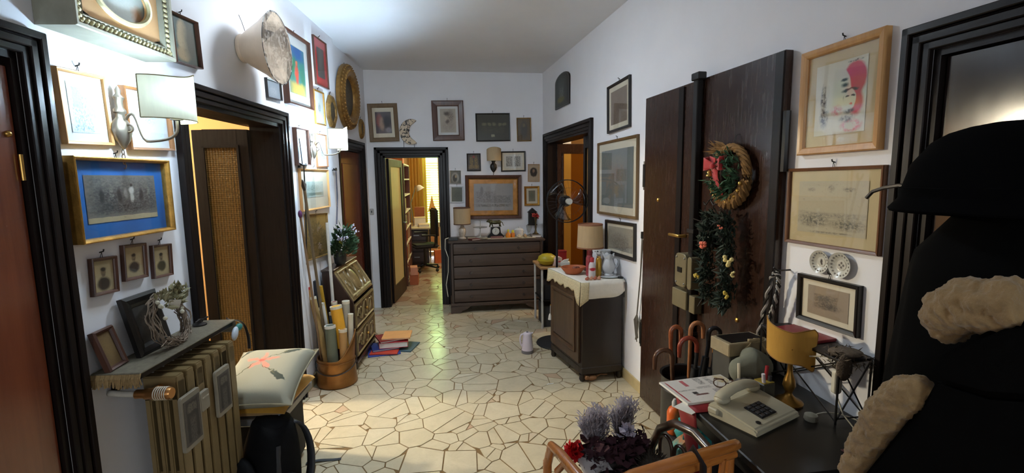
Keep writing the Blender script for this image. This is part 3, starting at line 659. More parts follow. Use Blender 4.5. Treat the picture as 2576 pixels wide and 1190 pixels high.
pic('B', [(1319, 469), (1357, 468), (1358, 517), (1320, 518)], 'tiny gilt framed print with cream mat above the dark wall shrine', GOLD, .028, .025, art(C(130, 124, 104), [('e', .5, .5, .3, .35, C(96, 100, 84), .5, .3)], C(70, 70, 60), .3), [(.2, CREAM)])
# ---------------- right wall
pic('R', [(1525, 222), (1583, 184), (1580, 321), (1527, 335)], 'tall black framed sepia print beside the entrance door, top', DKF, .022, .025,
    art(C(128, 112, 98), [('e', .6, .45, .3, .14, C(90, 78, 68), .5, .3), ('e', .5, .6, .2, .3, C(110, 96, 84), .6, .3), ('r', .5, .2, .5, .2, C(108, 96, 84), .4, .4)], C(70, 60, 52), .3), [(.11, CREAM)])
pic('R', [(1503, 357), (1603, 341), (1598, 549), (1500, 540)], 'large faded blue map-like print in a gilt frame left of the entrance door', wood('gilt_brown_frame', C(90, 66, 36), C(120, 92, 54), .4, 1, 'z', 0), .022, .025,
    art(C(118, 124, 122), [('e', .5, .5, .30, .36, C(140, 124, 106), .35, .3), ('e', .5, .55, .12, .15, C(112, 92, 80), .6, .4), ('e', .5, .82, .4, .1, C(132, 132, 122), .5, .3), ('e', .5, .28, .07, .12, C(150, 136, 110), .4)], C(92, 96, 94), .4), [(.10, CREAM)])
pic('R', [(1521, 553), (1595, 562), (1593, 659), (1521, 634)], 'black framed fan-shaped city print behind the cupboard lamp', DKF, .026, .025,
    art(C(160, 156, 142), [('e', .5, .35, .42, .42, C(120, 118, 110), .2, .5), ('e', .5, .3, .28, .3, C(104, 102, 96), .3, .5)], C(90, 88, 84), .4), [(.10, CREAM)])
cu, cz, W, Hh, a = rect('R', [(1397, 190), (1432, 176), (1432, 262), (1397, 276)], .015)
r = thing('arched_icon', 'dark arched icon panel above the far right door', 'icon', wp('R', cu, 0, cz), wrot('R'))
ol = [(-W/2, -Hh/2), (W/2, -Hh/2), (W/2, Hh*.28)]+[(W/2*math.cos(PI*i/10), Hh*.28+Hh*.22*math.sin(PI*i/10)) for i in range(1, 10)]+[(-W/2, Hh*.28)]
MB().prism(ol, -.02, -.001).build('panel', DKF, r, bevel=.003)
MB().prism([(x*.86, z*.92) for x, z in ol], -.0215, -.019).build('painted_face', art(C(58, 62, 58), [('e', .5, .45, .2, .3, C(110, 112, 108), .5, .3), ('e', .45, .2, .3, .1, C(100, 92, 50), .5), ('e', .5, .7, .3, .2, C(74, 76, 72), .6)], C(36, 38, 36), .2), r)
# comic ink drawing
INKB = C(48, 44, 44); PINK = C(196, 40, 60)
pic('R', [(2018, 136), (2228, 62), (2207, 377), (1998, 391)], 'pale wood framed red and black ink drawing of heads, top right', PALEW, .030, .030,
    art(C(206, 200, 178), [('e', .78, .72, .22, .24, PINK, .12), ('e', .82, .40, .14, .18, PINK, .25), ('e', .42, .60, .30, .32, C(206, 200, 178), .06), ('e', .18, .55, .07, .18, INKB, .4, .3), ('e', .26, .62, .05, .10, C(200, 194, 172), .2),
        ('e', .58, .73, .07, .025, INKB, .5), ('e', .60, .66, .07, .03, INKB, .6), ('e', .62, .48, .05, .05, INKB, .6, .3), ('e', .70, .58, .16, .03, INKB, .3), ('e', .70, .45, .12, .14, C(202, 196, 176), .1), ('e', .66, .50, .04, .015, INKB, .4), ('e', .76, .50, .04, .015, INKB, .4), ('e', .72, .39, .03, .015, PINK, .5),
        ('e', .70, .30, .11, .035, INKB, .5, .2), ('e', .2, .27, .09, .16, INKB, .5, .3), ('e', .45, .33, .12, .07, PINK, .6, .3), ('e', .75, .10, .2, .09, PINK, .3, .3), ('e', .72, .10, .10, .06, C(200, 194, 172), .3), ('e', .66, .20, .14, .05, INKB, .6, .5), ('r', .78, .96, .14, .012, INKB, .3, .8)], None, wob=.03, nscale=16, grain=.04), [(.135, BEIGEM)], wh=(1., 1.))
pic('R', [(1981, 425), (2224, 414), (2206, 646), (1972, 608)], 'wide brown framed battlefield engraving with broad beige mat', wood('chestnut_frame', C(84, 50, 28), C(116, 74, 44), .4, 1, 'z', .1), .014, .022,
    art(C(172, 162, 136), [('r', .5, .36, .48, .05, C(120, 116, 104), .6, .4), ('e', .25, .24, .25, .12, C(70, 70, 64), .5, .4), ('e', .75, .2, .25, .11, C(66, 66, 60), .5, .4), ('e', .2, .84, .06, .04, C(110, 106, 96), .5, .3), ('e', .5, .86, .05, .07, C(104, 102, 92), .5, .3), ('e', .75, .84, .08, .04, C(104, 100, 92), .5, .3), ('r', .5, .03, .3, .015, C(110, 104, 90), .3, .7)], C(120, 114, 98), .25, 24, .02), [((.78, .72), M('parchment_mat', C(186, 170, 132), .8, 0, .05))])
pic('R', [(2007, 686), (2161, 722), (2150, 850), (1998, 800)], 'black framed small brown landscape below the two wall plates', DKF, .018, .025,
    art(C(150, 134, 114), [('r', .45, .5, .30, .26, C(104, 92, 80), .15, .3), ('e', .55, .38, .3, .12, C(70, 64, 58), .5, .4), ('e', .4, .6, .2, .12, C(84, 78, 70), .5, .4)], C(110, 98, 84), .2), [((.76, .74), CREAM)], tilt=True)
# ================================================================ LAMPS AND THINGS ON THE WALLS
def bulbm(nm, w): return glow(nm, SCONCE_COL+(1,), w/(PI*4*PI*.028**2))
BULB = bulbm('lit_bulb', SCONCE_W); BULB2 = bulbm('far_lit_bulb', FAR_SCONCE_W)
BULB_OFF = M('milk_bulb', C(226, 222, 210), .2)
VELLUM = shade_mat('vellum_shade', C(240, 236, 206), .05)
VELLUM2 = shade_mat('linen_shade', C(206, 182, 146), .35)
PEWTER = M('pewter_sconce', C(150, 140, 128), .35, .8, .2)
EDGE = M('shade_braid', C(170, 160, 120), .7)
def wave_shade(b, R, z0, z1, c, arcr, wavef, n=28, m=6, y0=0):
    """half-drum shield, open to the wall; local -y is the room"""
    a0, a1 = arcr; vs = []
    for j in range(m+1):
        for i in range(n+1):
            t = i/n; a = a0+(a1-a0)*t; zt = z1+wavef(t); zb = z0+.012*math.cos(2*PI*t)*0
            vs.append((R*math.cos(a), c+R*math.sin(a)*1.0, zb+(zt-zb)*j/m))
    b.add(vs, [(j*(n+1)+i, j*(n+1)+i+1, (j+1)*(n+1)+i+1, (j+1)*(n+1)+i) for j in range(m) for i in range(n)])
    return vs[:n+1], vs[-(n+1):]
def sconce(w, u, z, label, lit, R=.116, c=-.18, zs=(1.885, 2.045), metal=PEWTER, wavef=None, shade=VELLUM, chain=True, reach=.18):
    r = thing('wall_sconce', label, 'lamp', wp(w, u, 0, z), wrot(w)); Z = lambda q: q-z
    wavef = wavef or (lambda t: .030*math.exp(-((t-.68)/.2)**2)-.008)
    b = MB().lathe([(.004, -.085), (.012, -.078), (.034, -.05), (.046, -.015), (.042, .012), (.022, .035), (.020, .05), (.028, .055), (.028, .065), (.018, .075), (.018, .10), (.026, .112), (.012, .125), (.014, .14), (.003, .155)], 16, (0, -.026, 0), sxy=(1, .55))
    bp = b.build('backplate', metal, r, smooth=True)
    if chain:
        b = MB()
        for i in range(4): b.tube([(.006*math.cos(k*PI/4), -.022+(.006*math.sin(k*PI/4) if i % 2 else 0), -.095-.018*i+(.011*math.sin(k*PI/4)*(1 if i % 2 == 0 else 0))) if i % 2 == 0 else (0, -.022+.006*math.cos(k*PI/4), -.095-.018*i+.011*math.sin(k*PI/4)) for k in range(8)], .0018, 5, True)
        b.build('chain', metal, bp)
    y = -reach; zb = Z(zs[0])
    pts = bez((0, -.045, .03), (.0, -.10, .11), (.005, -.075, -.07), (.0, -.13, -.055), 10)+bez((0, -.13, -.055), (0, y-.01, -.05), (0, y, -.02), (0, y, zb+.005), 8)[1:]
    b = MB().tube(pts, .0055, 8).tube([(0, -.055+.014*math.cos(t), -.005+.014*math.sin(t)) for t in [i*.5 for i in range(11)]], .004, 6).lathe([(.004, 0), (.022, .003), (.020, .012), (.010, .014), (.010, .035)], 12, (0, y, zb))
    b.build('arm', metal, r, smooth=True)
    MB().lathe([(.009, 0), (.009, .04), (.012, .045)], 10, (0, y, zb+.03)).build('candle_sleeve', PLASTW, r, smooth=True)
    MB().ball((0, y, zb+.095), .028, 14, 10).build('bulb', (lit if lit else BULB_OFF), r, smooth=True)
    b = MB(); lo, hi = wave_shade(b, R, Z(zs[0]), Z(zs[1]), c, (PI-.0, 2*PI+.0), wavef)
    s = b.build('shade', shade, r, smooth=True)
    MB().tube(lo, .0022, 5).tube(hi, .0022, 5).tube([lo[0], hi[0]], .0022, 5).tube([lo[-1], hi[-1]], .0022, 5).build('braid', EDGE, s)
    MB().tube([(0, y, zb+.04), (0, c-R*.98, zb+.03)], .002, 5).build('shade_clip', metal, r)
    return r
sconce('N', 1.953, 1.862, 'lit wall sconce with curved cream shield shade above the blue picture', BULB, reach=.235)
sconce('N', 4.02, 1.905, 'lit wall sconce with white shield shade in the far left corner area', BULB2, .115, -.185, (1.895, 2.06), reach=.24)
sconce('B', .665, 1.80, 'unlit wall lamp with beige domed shade on the end wall', False, .09, -.10, (1.862, 2.00), IRON, lambda t: .03*math.sin(PI*t), VELLUM2, True, .10)
# ---- flush ceiling lamp added as fill light, unseen above the frame
r = thing('ceiling_fill_lamp', 'round opal ceiling lamp added for fill light over the hall', 'lamp', (-.32, 3.28, H))
MB().lathe([(.19, -.002), (.19, -.03), (.175, -.035)], 32).build('rim', STEEL, r, smooth=True)
LR = .17; MB().lathe([(LR, -.034), (LR*.8, -.062), (LR*.45, -.080), (0, -.086)], 32).build('opal_dome', glow('opal_fill_glow', (.80, .91, 1, 1), CEILING_FILL_W/(PI*PI*LR*LR*1.1)), r, smooth=True)
# ---- majolica bowl hung on its foot
r = thing('majolica_bowl', 'big deep bowl with dark scroll painting hung above the glazed door', 'bowl', wp('N', 3.0, 0, 2.425), wrot('N'))
T = Matrix.Translation((0, -.004, 0)) @ Matrix.Rotation(PI/2, 4, 'X')
GLZ = M('bowl_outside_glaze', C(226, 204, 180), .3, 0, .12, 6, .1)
MB().lathe([(.078, 0), (.082, .012), (.078, .022), (.10, .05), (.155, .14), (.19, .185), (.204, .205), (.207, .209)], 44, mt=T).build('outside', GLZ, r, smooth=True)
def scroll_mat():
    t = NT('bowl_scroll_painting'); v = t.coord('Object'); n = t.noise(v, 17, 1.0, .5, 1.8); n2 = t.noise(v, 40, 1, .5, 1.2)
    f = t.math('MAXIMUM', t.ramp(n, .515, .535, 1, 0), t.ramp(n2, .62, .65))
    c2 = t.mix(t.ramp(t.noise(v, 5, 2), .4, .6), C(26, 21, 20), C(50, 36, 28))
    t.l.new(t.mix(f, C(140, 137, 133), c2), t.b.inputs['Base Color']); t.b.inputs['Roughness'].default_value = .25; return t.m
MB().lathe([(.207, .209), (.200, .210), (.188, .192), (.15, .142), (.095, .056), (.06, .034), (.0, .030)], 44, mt=T).build('painted_inside', scroll_mat(), r, smooth=True)
MB().tube([(0, -.002, .19), (-.01, -.02, .15), (0, -.03, .10)], .0018, 5).build('hanging_wire', IRON, r)
# ---- carved oval gilt mirror frame, octagonal and small gilt ones
def oval_frame(w, u, z, rx, rz, d, fw, label, name, n=40, sides=None, fm=GOLD, knobs=True, glassm=None, cat='picture', lean=.06):
    r = thing(name, label, cat, wp(w, u, 0, z), wrot(w)); k = sides or n; vs = []; fs = []
    prof = [(1, -.001), (1, -d*.5), (1-fw*.25, -d*.8), (1-fw*.55, -d), (1-fw*.85, -d*.75), (1-fw, -d*.45), (1-fw, -.01)]
    off = PI/k if sides else 0
    for f, y in prof:
        for i in range(k):
            a = 2*PI*i/k+off; vs.append((rx*f*math.cos(a), y-lean*(rz+rz*f*math.sin(a))*.5, rz*f*math.sin(a)))
    for j in range(len(prof)-1):
        for i in range(k): fs.append((j*k+i, j*k+(i+1) % k, (j+1)*k+(i+1) % k, (j+1)*k+i))
    MB().add(vs, fs).build('frame', fm, r, smooth=(not sides))
    if knobs:
        b = MB()
        for i in range(46):
            a = 2*PI*i/46
            for f, s in ((1-fw*.45, 1.), (1-fw*.12, .7), (1-fw*.8, .6)):
                x, zz = rx*f*math.cos(a+f*3), rz*f*math.sin(a+f*3); b.ball((x, -d*.9-lean*(rz+zz)*.5+(.015 if s < 1 else 0), zz), (.014*s, .012*s, .022*s), 6, 4, Matrix.Rotation(-a, 4, 'Y'))
        b.build('carving', fm, r, smooth=True)
    f = 1-fw; vs = [(rx*f*math.cos(2*PI*i/k+off), -.02-lean*(rz+rz*f*math.sin(2*PI*i/k+off))*.5, rz*f*math.sin(2*PI*i/k+off)) for i in range(k)]
    MB().add(vs, [tuple(range(k))]).build('print', glassm or art(C(66, 58, 44), [('e', .5, .5, .35, .4, C(90, 80, 60), .5, .3)], C(40, 36, 28), .3), r)
    MB().tube([(0, 0, rz*.97), (0, -.012, rz*.97+.03)], .003, 5).build('nail', NAIL, r)
    return r
oval_frame('L', 5.24, 2.51, .34, .335, .075, .42, 'large oval carved gilt frame in the far left corner', 'oval_gilt_frame', fm=M('bronze_gilding', C(150, 112, 58), .4, .6, .45, 30, .3))
oval_frame('N', 4.585, 2.275, .13, .155, .035, .42, 'small octagonal gilt frame left of the large oval', 'octagonal_frame', sides=8, fm=OLDGOLD, knobs=False, lean=.02)
oval_frame('L', 5.80, 2.24, .085, .115, .035, .40, 'small oval gilt frame in the corner below the large oval', 'small_oval_frame', fm=OLDGOLD, knobs=False, lean=.02)
# ---- crescent moon ornament standing on the study door frame
r = thing('moon_ornament', 'painted crescent moon face on two wires above the study door', 'ornament', wp('B', -.385, 0, 2.04), 0)
pts = []
O = [(-.085+.17*math.cos(a)*0, 0) for a in ()]
outer = [(.03+.145*math.cos(a)*1.0, .19+.155*math.sin(a)) for a in [math.radians(62+i*(296-62)/24) for i in range(25)]]
inner = [(.105+.105*math.cos(a), .19+.115*math.sin(a)) for a in [math.radians(246-i*(246-114)/20) for i in range(21)]]
def moon_mat():
    t = NT('moon_painting'); v = t.coord('Object'); n = t.noise(v, 22, 2, .5, 1.8); t.l.new(t.mix(t.ramp(n, .52, .58), C(206, 186, 158), C(52, 44, 42)), t.b.inputs['Base Color']); return t.m
MB().prism(outer+inner, -.035, -.012).build('crescent', moon_mat(), r, bevel=.004)
b = MB().ball((-.055, -.036, .21), (.012, .003, .008), 8, 6).ball((.0, -.036, .21), (.012, .003, .007), 8, 6); b.build('eye', BLACK, r, smooth=True)
MB().tube(arc(-.02, .15, .032, PI*1.05, PI*1.9, 8, -.037), .004, 5).tube([(-.03, -.036, .21), (-.035, -.042, .175), (-.02, -.037, .17)], .004, 5).build('mouth', BLACK, r)
MB().tube([(-.068, -.022, -.001), (-.07, -.022, .12)], .003, 6).build('wire', IRON, r); MB().tube([(.06, -.022, -.001), (.058, -.022, .055)], .003, 6).build('wire', IRON, r)
# ---- wall shrine (small dark house shaped box)
u, z = onw(1339, 546, 'B', .03)
r = thing('wall_shrine', 'small dark house-shaped wall box above the chest', 'box', wp('B', u, 0, z), 0)
MB().box(-.052, .052, -.05, -.001, -.095, .07).box(-.062, .062, -.058, -.001, -.108, -.095).prism([(-.068, .062), (.068, .062), (0, .122)], -.06, -.001).build('body', BLACK, r, bevel=.003)
MB().box(-.036, .036, -.053, -.049, -.08, .055).build('door', M('dim_glass', C(40, 40, 38), .15), r)
# ---- light switch by the study door
u, z = onw(935, 533, 'B', .01)
r = thing('light_switch', 'small grey light switch plate left of the study door', 'switch', wp('B', u, 0, z), 0)
MB().prism(rr(-.026, .026, -.04, .04, .012), -.010, -.0005).build('plate', M('aluminium_plate', C(170, 168, 166), .4, .3), r, bevel=.002); MB().box(-.006, .006, -.018, -.009, -.012, .014).build('toggle', BLKPL, r)
# ---- two small wall plates
def plate(px, py, label, rad, blob):
    u, z = onw(px, py, 'R', .02); r = thing('wall_plate', label, 'plate', wp('R', u, 0, z), wrot('R')); T = Matrix.Rotation(PI/2, 4, 'X')
    MB().lathe([(.0, .003), (rad*.5, .003), (rad*.6, .008), (rad, .020), (rad*1.0, .023), (rad*.93, .021), (rad*.6, .0125), (rad*.5, .009), (0, .009)], 28, mt=T).build('dish', M('pale_glaze', C(196, 194, 184), .25, 0, .06), r, smooth=True)
    MB().add([(x*rad*.42, -.0102, zz*rad*.42) for x, zz in [(math.cos(i*PI/8), math.sin(i*PI/8)) for i in range(16)]], [tuple(range(16))]).build('painted_motif', art(C(190, 186, 174), blob, None), r)
    b = MB()
    for i in range(18): a = 2*PI*i/18; b.ball((rad*.8*math.cos(a), -.0185, rad*.8*math.sin(a)), (.004, .0015, .004), 5, 4)
    b.build('rim_dots', M('rim_paint', C(120, 116, 110), .4), r)
plate(2061, 659, 'left small round wall plate with a dark bird motif', .047, [('e', .5, .55, .16, .26, C(60, 54, 50), .3), ('e', .56, .3, .12, .12, C(70, 62, 56), .3)])
plate(2111, 668, 'right small round wall plate with a flower motif', .050, [('e', .5+.2*math.cos(i*1.57), .5+.2*math.sin(i*1.57), .12, .12, C(90, 84, 80), .3) for i in range(4)])
# ---------------------------------------------------------------- foliage helper
def leaves(b, n, fn, size, rnd, flat=.5):
    for _ in range(n):
        p, d = fn(rnd); d = Vector(d).normalized(); s = size*rnd.uniform(.6, 1.3); q = d.cross(Vector((rnd.uniform(-1, 1), rnd.uniform(-1, 1), rnd.uniform(-1, 1))))
        if q.length < 1e-3: continue
        q.normalize(); q *= s*flat*.5; nn = d.cross(q).normalized()*s*.08; p = Vector(p)
        b.add([p, p+d*s*.5+q+nn, p+d*s, p+d*s*.5-q+nn], [(0, 1, 2), (0, 2, 3)])
GREEN = M('dark_fir_green', C(34, 48, 36), .7, 0, .4, 30); GREEN2 = M('fir_green', C(44, 78, 50), .7, 0, .3, 30)
STRAW = M('straw', C(128, 94, 50), .8, 0, .3, 40); REDV = M('red_velvet', C(168, 22, 28), .7, 0, .15, 20, 0, 0, .4)
# wreath with red bow on the entrance door
u, z = onw(1832, 440, 'R', .09)
r = thing('christmas_wreath', 'straw wreath with green sprigs and red bow on the entrance door', 'wreath', wp('R', u, .045, z), wrot('R'))
rw = random.Random(3); b = MB()
for k in range(5):
    pts = []
    for i in range(30):
        a = 2*PI*i/30; th = .022+.020*max(0, -math.sin(a)); pts.append(((.125+th*.6*math.cos(k*1.257+i*1.1))*math.cos(a), -.035-th*.7*math.sin(k*1.257+i*1.1), (.135+th*.6*math.cos(k*1.257+i*1.1))*math.sin(a)))
    b.tube(pts, [.010+.006*max(0, -math.sin(2*PI*i/30)) for i in range(30)], 6, True)
b.build('straw_ring', STRAW, r, smooth=True)
b = MB(); leaves(b, 260, lambda q: ((lambda a, f: ((f*math.cos(a), -.05-q.uniform(0, .04), f*math.sin(a)), (q.uniform(-1, 1), -.6, q.uniform(-1, 1))))(q.uniform(-PI*.95, PI*.55), q.uniform(.05, .12))), .045, rw, .3); tag(b.build('fir_sprigs', GREEN2, r), None, None, kind='stuff')
b = MB(); leaves(b, 40, lambda q: ((q.uniform(-.10, .0), -.04, q.uniform(.11, .14)), (-1+q.uniform(-.3, .5), -.3, q.uniform(-.1, .7))), .07, rw, .12); b.build('straw_ends', STRAW, r)
b = MB()
for s in (-1, 1):
    b.sheet(None, 8, 4, lambda t, v, s=s: (-.045+s*(.07*math.sin(PI*t*.98)), -.085-.03*math.sin(PI*t)*(1 if t < .5 else -.3), .045+.055*(v-.5)*(.3+math.sin(PI*t))+.03*t))
for s in (-1, 1): b.sheet(None, 2, 8, lambda t, v, s=s: (-.045+(t-.5)*.045+s*.012*v+.02*v, -.085-.01*math.sin(v*5), .04-v*(.14 if s > 0 else .10)))
b.build('red_bow', REDV, r, smooth=True, solid=.002)
MB().ball((-.045, -.105, .045), (.016, .014, .016), 8, 6).build('bow_knot', REDV, r, smooth=True)
MB().lathe([(.018, 0), (.014, .012), (.010, .026), (.0, .032)], 12, (-.075, -.10, -.005)).ball((-.075, -.10, -.004), .006, 8, 6).build('bell', BRASS, r, smooth=True)
b = MB()
for i in range(9): a = -.3-i*.28; b.ball((.125*math.cos(a), -.065, .135*math.sin(a)), .011, 8, 6)
b.build('gold_nuts', BRASS, r, smooth=True)
MB().tube([(0, -.03, .13), (0, -.012, .19), (.004, 0, .20)], .003, 5).tube([(.02, -.03, .12), (.004, -.012, .19)], .002, 5).build('hanging_twigs', IRON, r)
# hanging fir swag
u, z = onw(1815, 655, 'R', .10)
r = thing('fir_swag', 'dark fir swag with small flower clusters hanging on the entrance door', 'garland', wp('R', u, .045, z), wrot('R'))
def swag(q):
    t = q.uniform(-1, 1); side = q.choice((-1, 1)); x = side*(.03+.07*math.cos(t*1.1))+.02*(t < -.2)+q.uniform(-.025, .025); x = x*.9-.02
    return (x, -.05-q.uniform(-.02, .05), t*.235), (q.uniform(-1, 1), -.5, q.uniform(-1, 1))
b = MB(); leaves(b, 1100, swag, .05, random.Random(5), .28); tag(b.build('fir_needles', GREEN, r), None, None, kind='stuff')
b = MB()
for i in range(40): p, d = swag(rw); b.tube([p, Vector(p)+Vector(d).normalized()*.06], .003, 5)
b.build('twigs', M('twig', C(48, 40, 34), .8), r)
FLW = [M('coral_petals', C(214, 110, 84), .6), M('cream_petals', C(214, 196, 130), .6), M('yellow_petals', C(196, 170, 70), .6)]
for (px, py, k, s) in ((1775, 615, 0, 1), (1837, 655, 1, 1.1), (1758, 695, 2, .8), (1832, 742, 2, .8), (1848, 690, 1, .6), (1818, 570, 0, .5)):
    uu, zz = onw(px, py, 'R', .15); b = MB()
    for j in range(7): b.ball((uu-u+rw.uniform(-.02, .02)*s, -.11-rw.uniform(0, .015), zz-z+rw.uniform(-.02, .02)*s), .010*s, 6, 4)
    b.build('flower_cluster', FLW[k], r, smooth=True)
MB().tube([(.02, -.03, .24), (.02, -.01, .40)], .0025, 5).tube([(-.02, -.03, .24), (.015, -.01, .40)], .0025, 5).build('hanging_wire', IRON, r)
# iron hook with a pair of dark clapper bells
u, z = onw(1780, 545, 'R', .08)
r = thing('door_hook', 'wavy iron hook with two dark bells beside the swag', 'hook', wp('R', u, .05, z), wrot('R'))
MB().tube([(-.05, -.02, .06), (-.055, -.02, .075), (-.035, -.02, .062), (-.01, -.02, .085), (0, -.004, .10), (.01, -.02, .085), (.035, -.02, .062), (.055, -.02, .075), (.05, -.02, .085)], .004, 6).build('hook', IRON, r, smooth=True)
for s in (-1, 1):
    c = MB().lathe([(.030, -.16), (.027, -.12), (.018, -.03), (.006, -.012), (.0, -.01)], 14, (s*.037, -.028, 0)).build('bell', BLACK, r, smooth=True)
    MB().tube([(s*.037-.010, -.028, -.012), (s*.037, -.02, .062), (s*.037+.010, -.028, -.012)], .002, 5).build('bell_cord', IRON, c)
# braided rope looped beside the door
p = [onw(x, y, 'R', .08) for x, y in ((1905, 842), (1922, 770), (1938, 700), (1948, 684), (1957, 696), (1955, 730), (1944, 770), (1930, 810))]
r = thing('braided_rope', 'black and white braided rope hanging beside the entrance door', 'rope', wp('R', p[3][0], 0, p[3][1]), wrot('R'))
pp = []
for i in range(len(p)-1):
    for k in range(9): t = k/9; pp.append(Vector((p[i][0]*(1-t)+p[i+1][0]*t-p[3][0], -.075, p[i][1]*(1-t)+p[i+1][1]*t-p[3][1])))
for s, mt in ((0, BLACK), (PI, M('white_strand', C(150, 146, 142), .7))):
    q = [c+Vector((math.cos(i*1.05+s)*.0055, math.sin(i*1.05+s)*.0055, 0)) for i, c in enumerate(pp)]
    MB().tube(q, .0062, 6).build('strand', mt, r, smooth=True)
MB().tube([(0, 0, .005), (0, -.06, .005), (0, -.085, .02)], .004, 6).build('hook', IRON, r)
# cords with a dangling bundle on the wall left of the entrance door
p = [onw(x, y, 'R', .02) for x, y in ((1616, 600), (1612, 690), (1603, 790), (1604, 852))]
r = thing('cord_hanger', 'grey cords with a knotted bundle hanging left of the entrance door', 'cord', wp('R', p[0][0], 0, p[0][1]), wrot('R'))
L = [Vector((a[0]-p[0][0], -.022, a[1]-p[0][1])) for a in p]
GC = M('grey_cord', C(92, 86, 78), .8)
MB().tube([L[0], L[1], L[2]], .005, 6).build('cord', GC, r); MB().tube([L[0]+Vector((.012, 0, -.01)), L[1]+Vector((.012, -.006, 0)), L[2]], .005, 6).build('cord', GC, r)
b = MB()
for i in range(14): b.tube([L[2], L[2]+Vector((rw.uniform(-.03, .03), rw.uniform(-.015, .0), -.05)), L[3]+Vector((rw.uniform(-.02, .02), rw.uniform(-.012, .0), rw.uniform(-.02, .03)))], .004, 5)
b.build('bundle', GC, r)
MB().tube([(0, 0, .0), (0, -.03, .004)], .004, 6).box(-.006, .006, -.03, -.001, .0, .05).build('peg', BLACK, r)
# ================================================================ LEFT SIDE FURNITURE
NR = wrot('N')
def LN(u, off, z=0): return wp('N', u, off, z)
# ---- cast iron radiator
RADM = M('radiator_enamel', C(132, 112, 76), .38, .1, .10, 20, .05)
r = thing('radiator', 'beige cast iron column radiator with paper tags under the shelf', 'radiator', wp('N', 1.855, 0, 0), NR)
mesh = None
for i in range(7):
    x = i*.062
    if mesh is None:
        b = MB()
        for k, (y0, y1) in enumerate(((-.212, -.186), (-.172, -.152), (-.142, -.122), (-.108, -.084))):
            b.box(-.023, .023, y0, y1, .15, .84)
        b.box(-.023, .023, -.214, -.084, .80, .90).box(-.023, .023, -.214, -.084, .08, .16).box(-.018, .018, -.19, -.10, .44, .50)
        b.box(-.026, .026, -.214, -.205, .12, .88)
        o = b.build('section', RADM, r, (x, 0, 0), bevel=.007, seg=2, smooth=True); mesh = o
    else:
        o = mesh.copy(); COL.objects.link(o); o.location = (x, 0, 0)
b = MB().tube([(-.02, -.15, .855), (.40, -.15, .855)], .022, 12).tube([(-.02, -.15, .13), (.40, -.15, .13)], .022, 12); b.build('header', RADM, r, smooth=True)
for x in (0, .372): MB().box(x-.015, x+.015, -.21, -.19, 0, .10).box(x-.015, x+.015, -.115, -.09, 0, .10).build('foot', RADM, r)
TAGD = art(C(84, 78, 72), [('r', .5, .5, .38, .46, C(52, 48, 46), .1), ('r', .5, .8, .3, .1, C(120, 112, 100), .2, .4), ('r', .5, .3, .2, .3, C(96, 90, 82), .3, .5)], C(40, 38, 36), .4)
def tagp(x0, x1, z0, z1, dark=True):
    o = MB().prism(rr(x0, x1, z0, z1, .012), -.232, -.218).build('humidifier_tag', M('tag_card', C(140, 132, 116), .6), r, bevel=.002)
    if dark: MB().box(x0+.010, x1-.010, -.2335, -.2318, z0+.022, z1-.022).build('tag_print', TAGD, o)
    else: MB().box(x0+.012, x1-.008, -.2335, -.2318, z0+.06, z1-.03).build('tag_print', art(C(186, 178, 160), [('e', .5, .5, .35, .4, C(80, 72, 66), .4, .5)]), o)
for (pts, dk) in (([(462, 995), (502, 975), (502, 1120), (468, 1138)], True), ([(550, 926), (577, 918), (580, 1035), (552, 1048)], True), ([(505, 985), (526, 978), (528, 1028), (508, 1035)], False)):
    q = [onw(x, y, 'N', .232) for x, y in pts]; u0 = min(p[0] for p in q)-1.855; u1 = max(p[0] for p in q)-1.855; z1 = (q[0][1]+q[1][1])/2; z0 = (q[2][1]+q[3][1])/2
    tagp(u0, u1, z0, z1, dk)
COPPER = M('copper_brass', C(196, 140, 84), .3, .85, .15)
v = MB().tube([(-.08, -.10, .858), (-.08, -.225, .858)], .017, 14).lathe([(.021, 0), (.021, .035), (.024, .04), (.024, .085), (.020, .095)], 16, mt=Matrix.Translation((-.08, -.135, .858)) @ Matrix.Rotation(PI/2, 4, 'X')).tube([(-.08, -.15, .858), (-.01, -.15, .858)], .014, 12).build('valve', COPPER, r, smooth=True)
b = MB()
for k in range(6): b.lathe([(.0245, 0), (.0255, .002), (.0245, .004)], 16, mt=Matrix.Translation((-.08, -.172-.008*k, .858)) @ Matrix.Rotation(PI/2, 4, 'X'))
b.build('valve_ribs', PLASTW, v, smooth=True)
MB().tube([(-.08, -.002, .866), (-.08, -.06, .860), (-.08, -.10, .858)], [.011, .012, .012], 10).build('pipe', M('white_pipe', C(190, 184, 172), .4), r, smooth=True)
# ---- shelf with fringed runner
r = thing('shelf', 'narrow wooden shelf over the radiator with a grey fringed runner', 'shelf', wp('N', 1.695, 0, -.024), NR)
MB().box(.02, .645, -.168, -.002, .965, .985).build('board', DARKX, r, bevel=.003)
RUN = M('runner_cloth', C(104, 96, 80), .9, 0, .2, 60, .2)
MB().box(.005, .66, -.176, -.004, .986, .994).box(.655, .662, -.176, -.04, .93, .994).build('runner', RUN, r, bevel=.003)
b = MB(); rw = random.Random(8)
for i in range(70):
    y = -.176+.17*i/69; b.tube([(.008, y, .990), (-.002, y+rw.uniform(-.003, .003), .975), (-.004+rw.uniform(-.006, .006), y+rw.uniform(-.006, .006), .945+rw.uniform(-.006, .01))], .0028, 4)
tag(b.build('fringe', M('fringe_thread', C(150, 124, 84), .9, 0, .3, 80), r), None, None, kind='stuff')
for x in (.10, .50): MB().box(x-.012, x+.012, -.08, -.002, .945, .964).prism([(-.08, .945), (-.002, .945), (-.002, .87)], x-.008, x+.008, 'yz').build('bracket', DARK, r)
ST = .9705
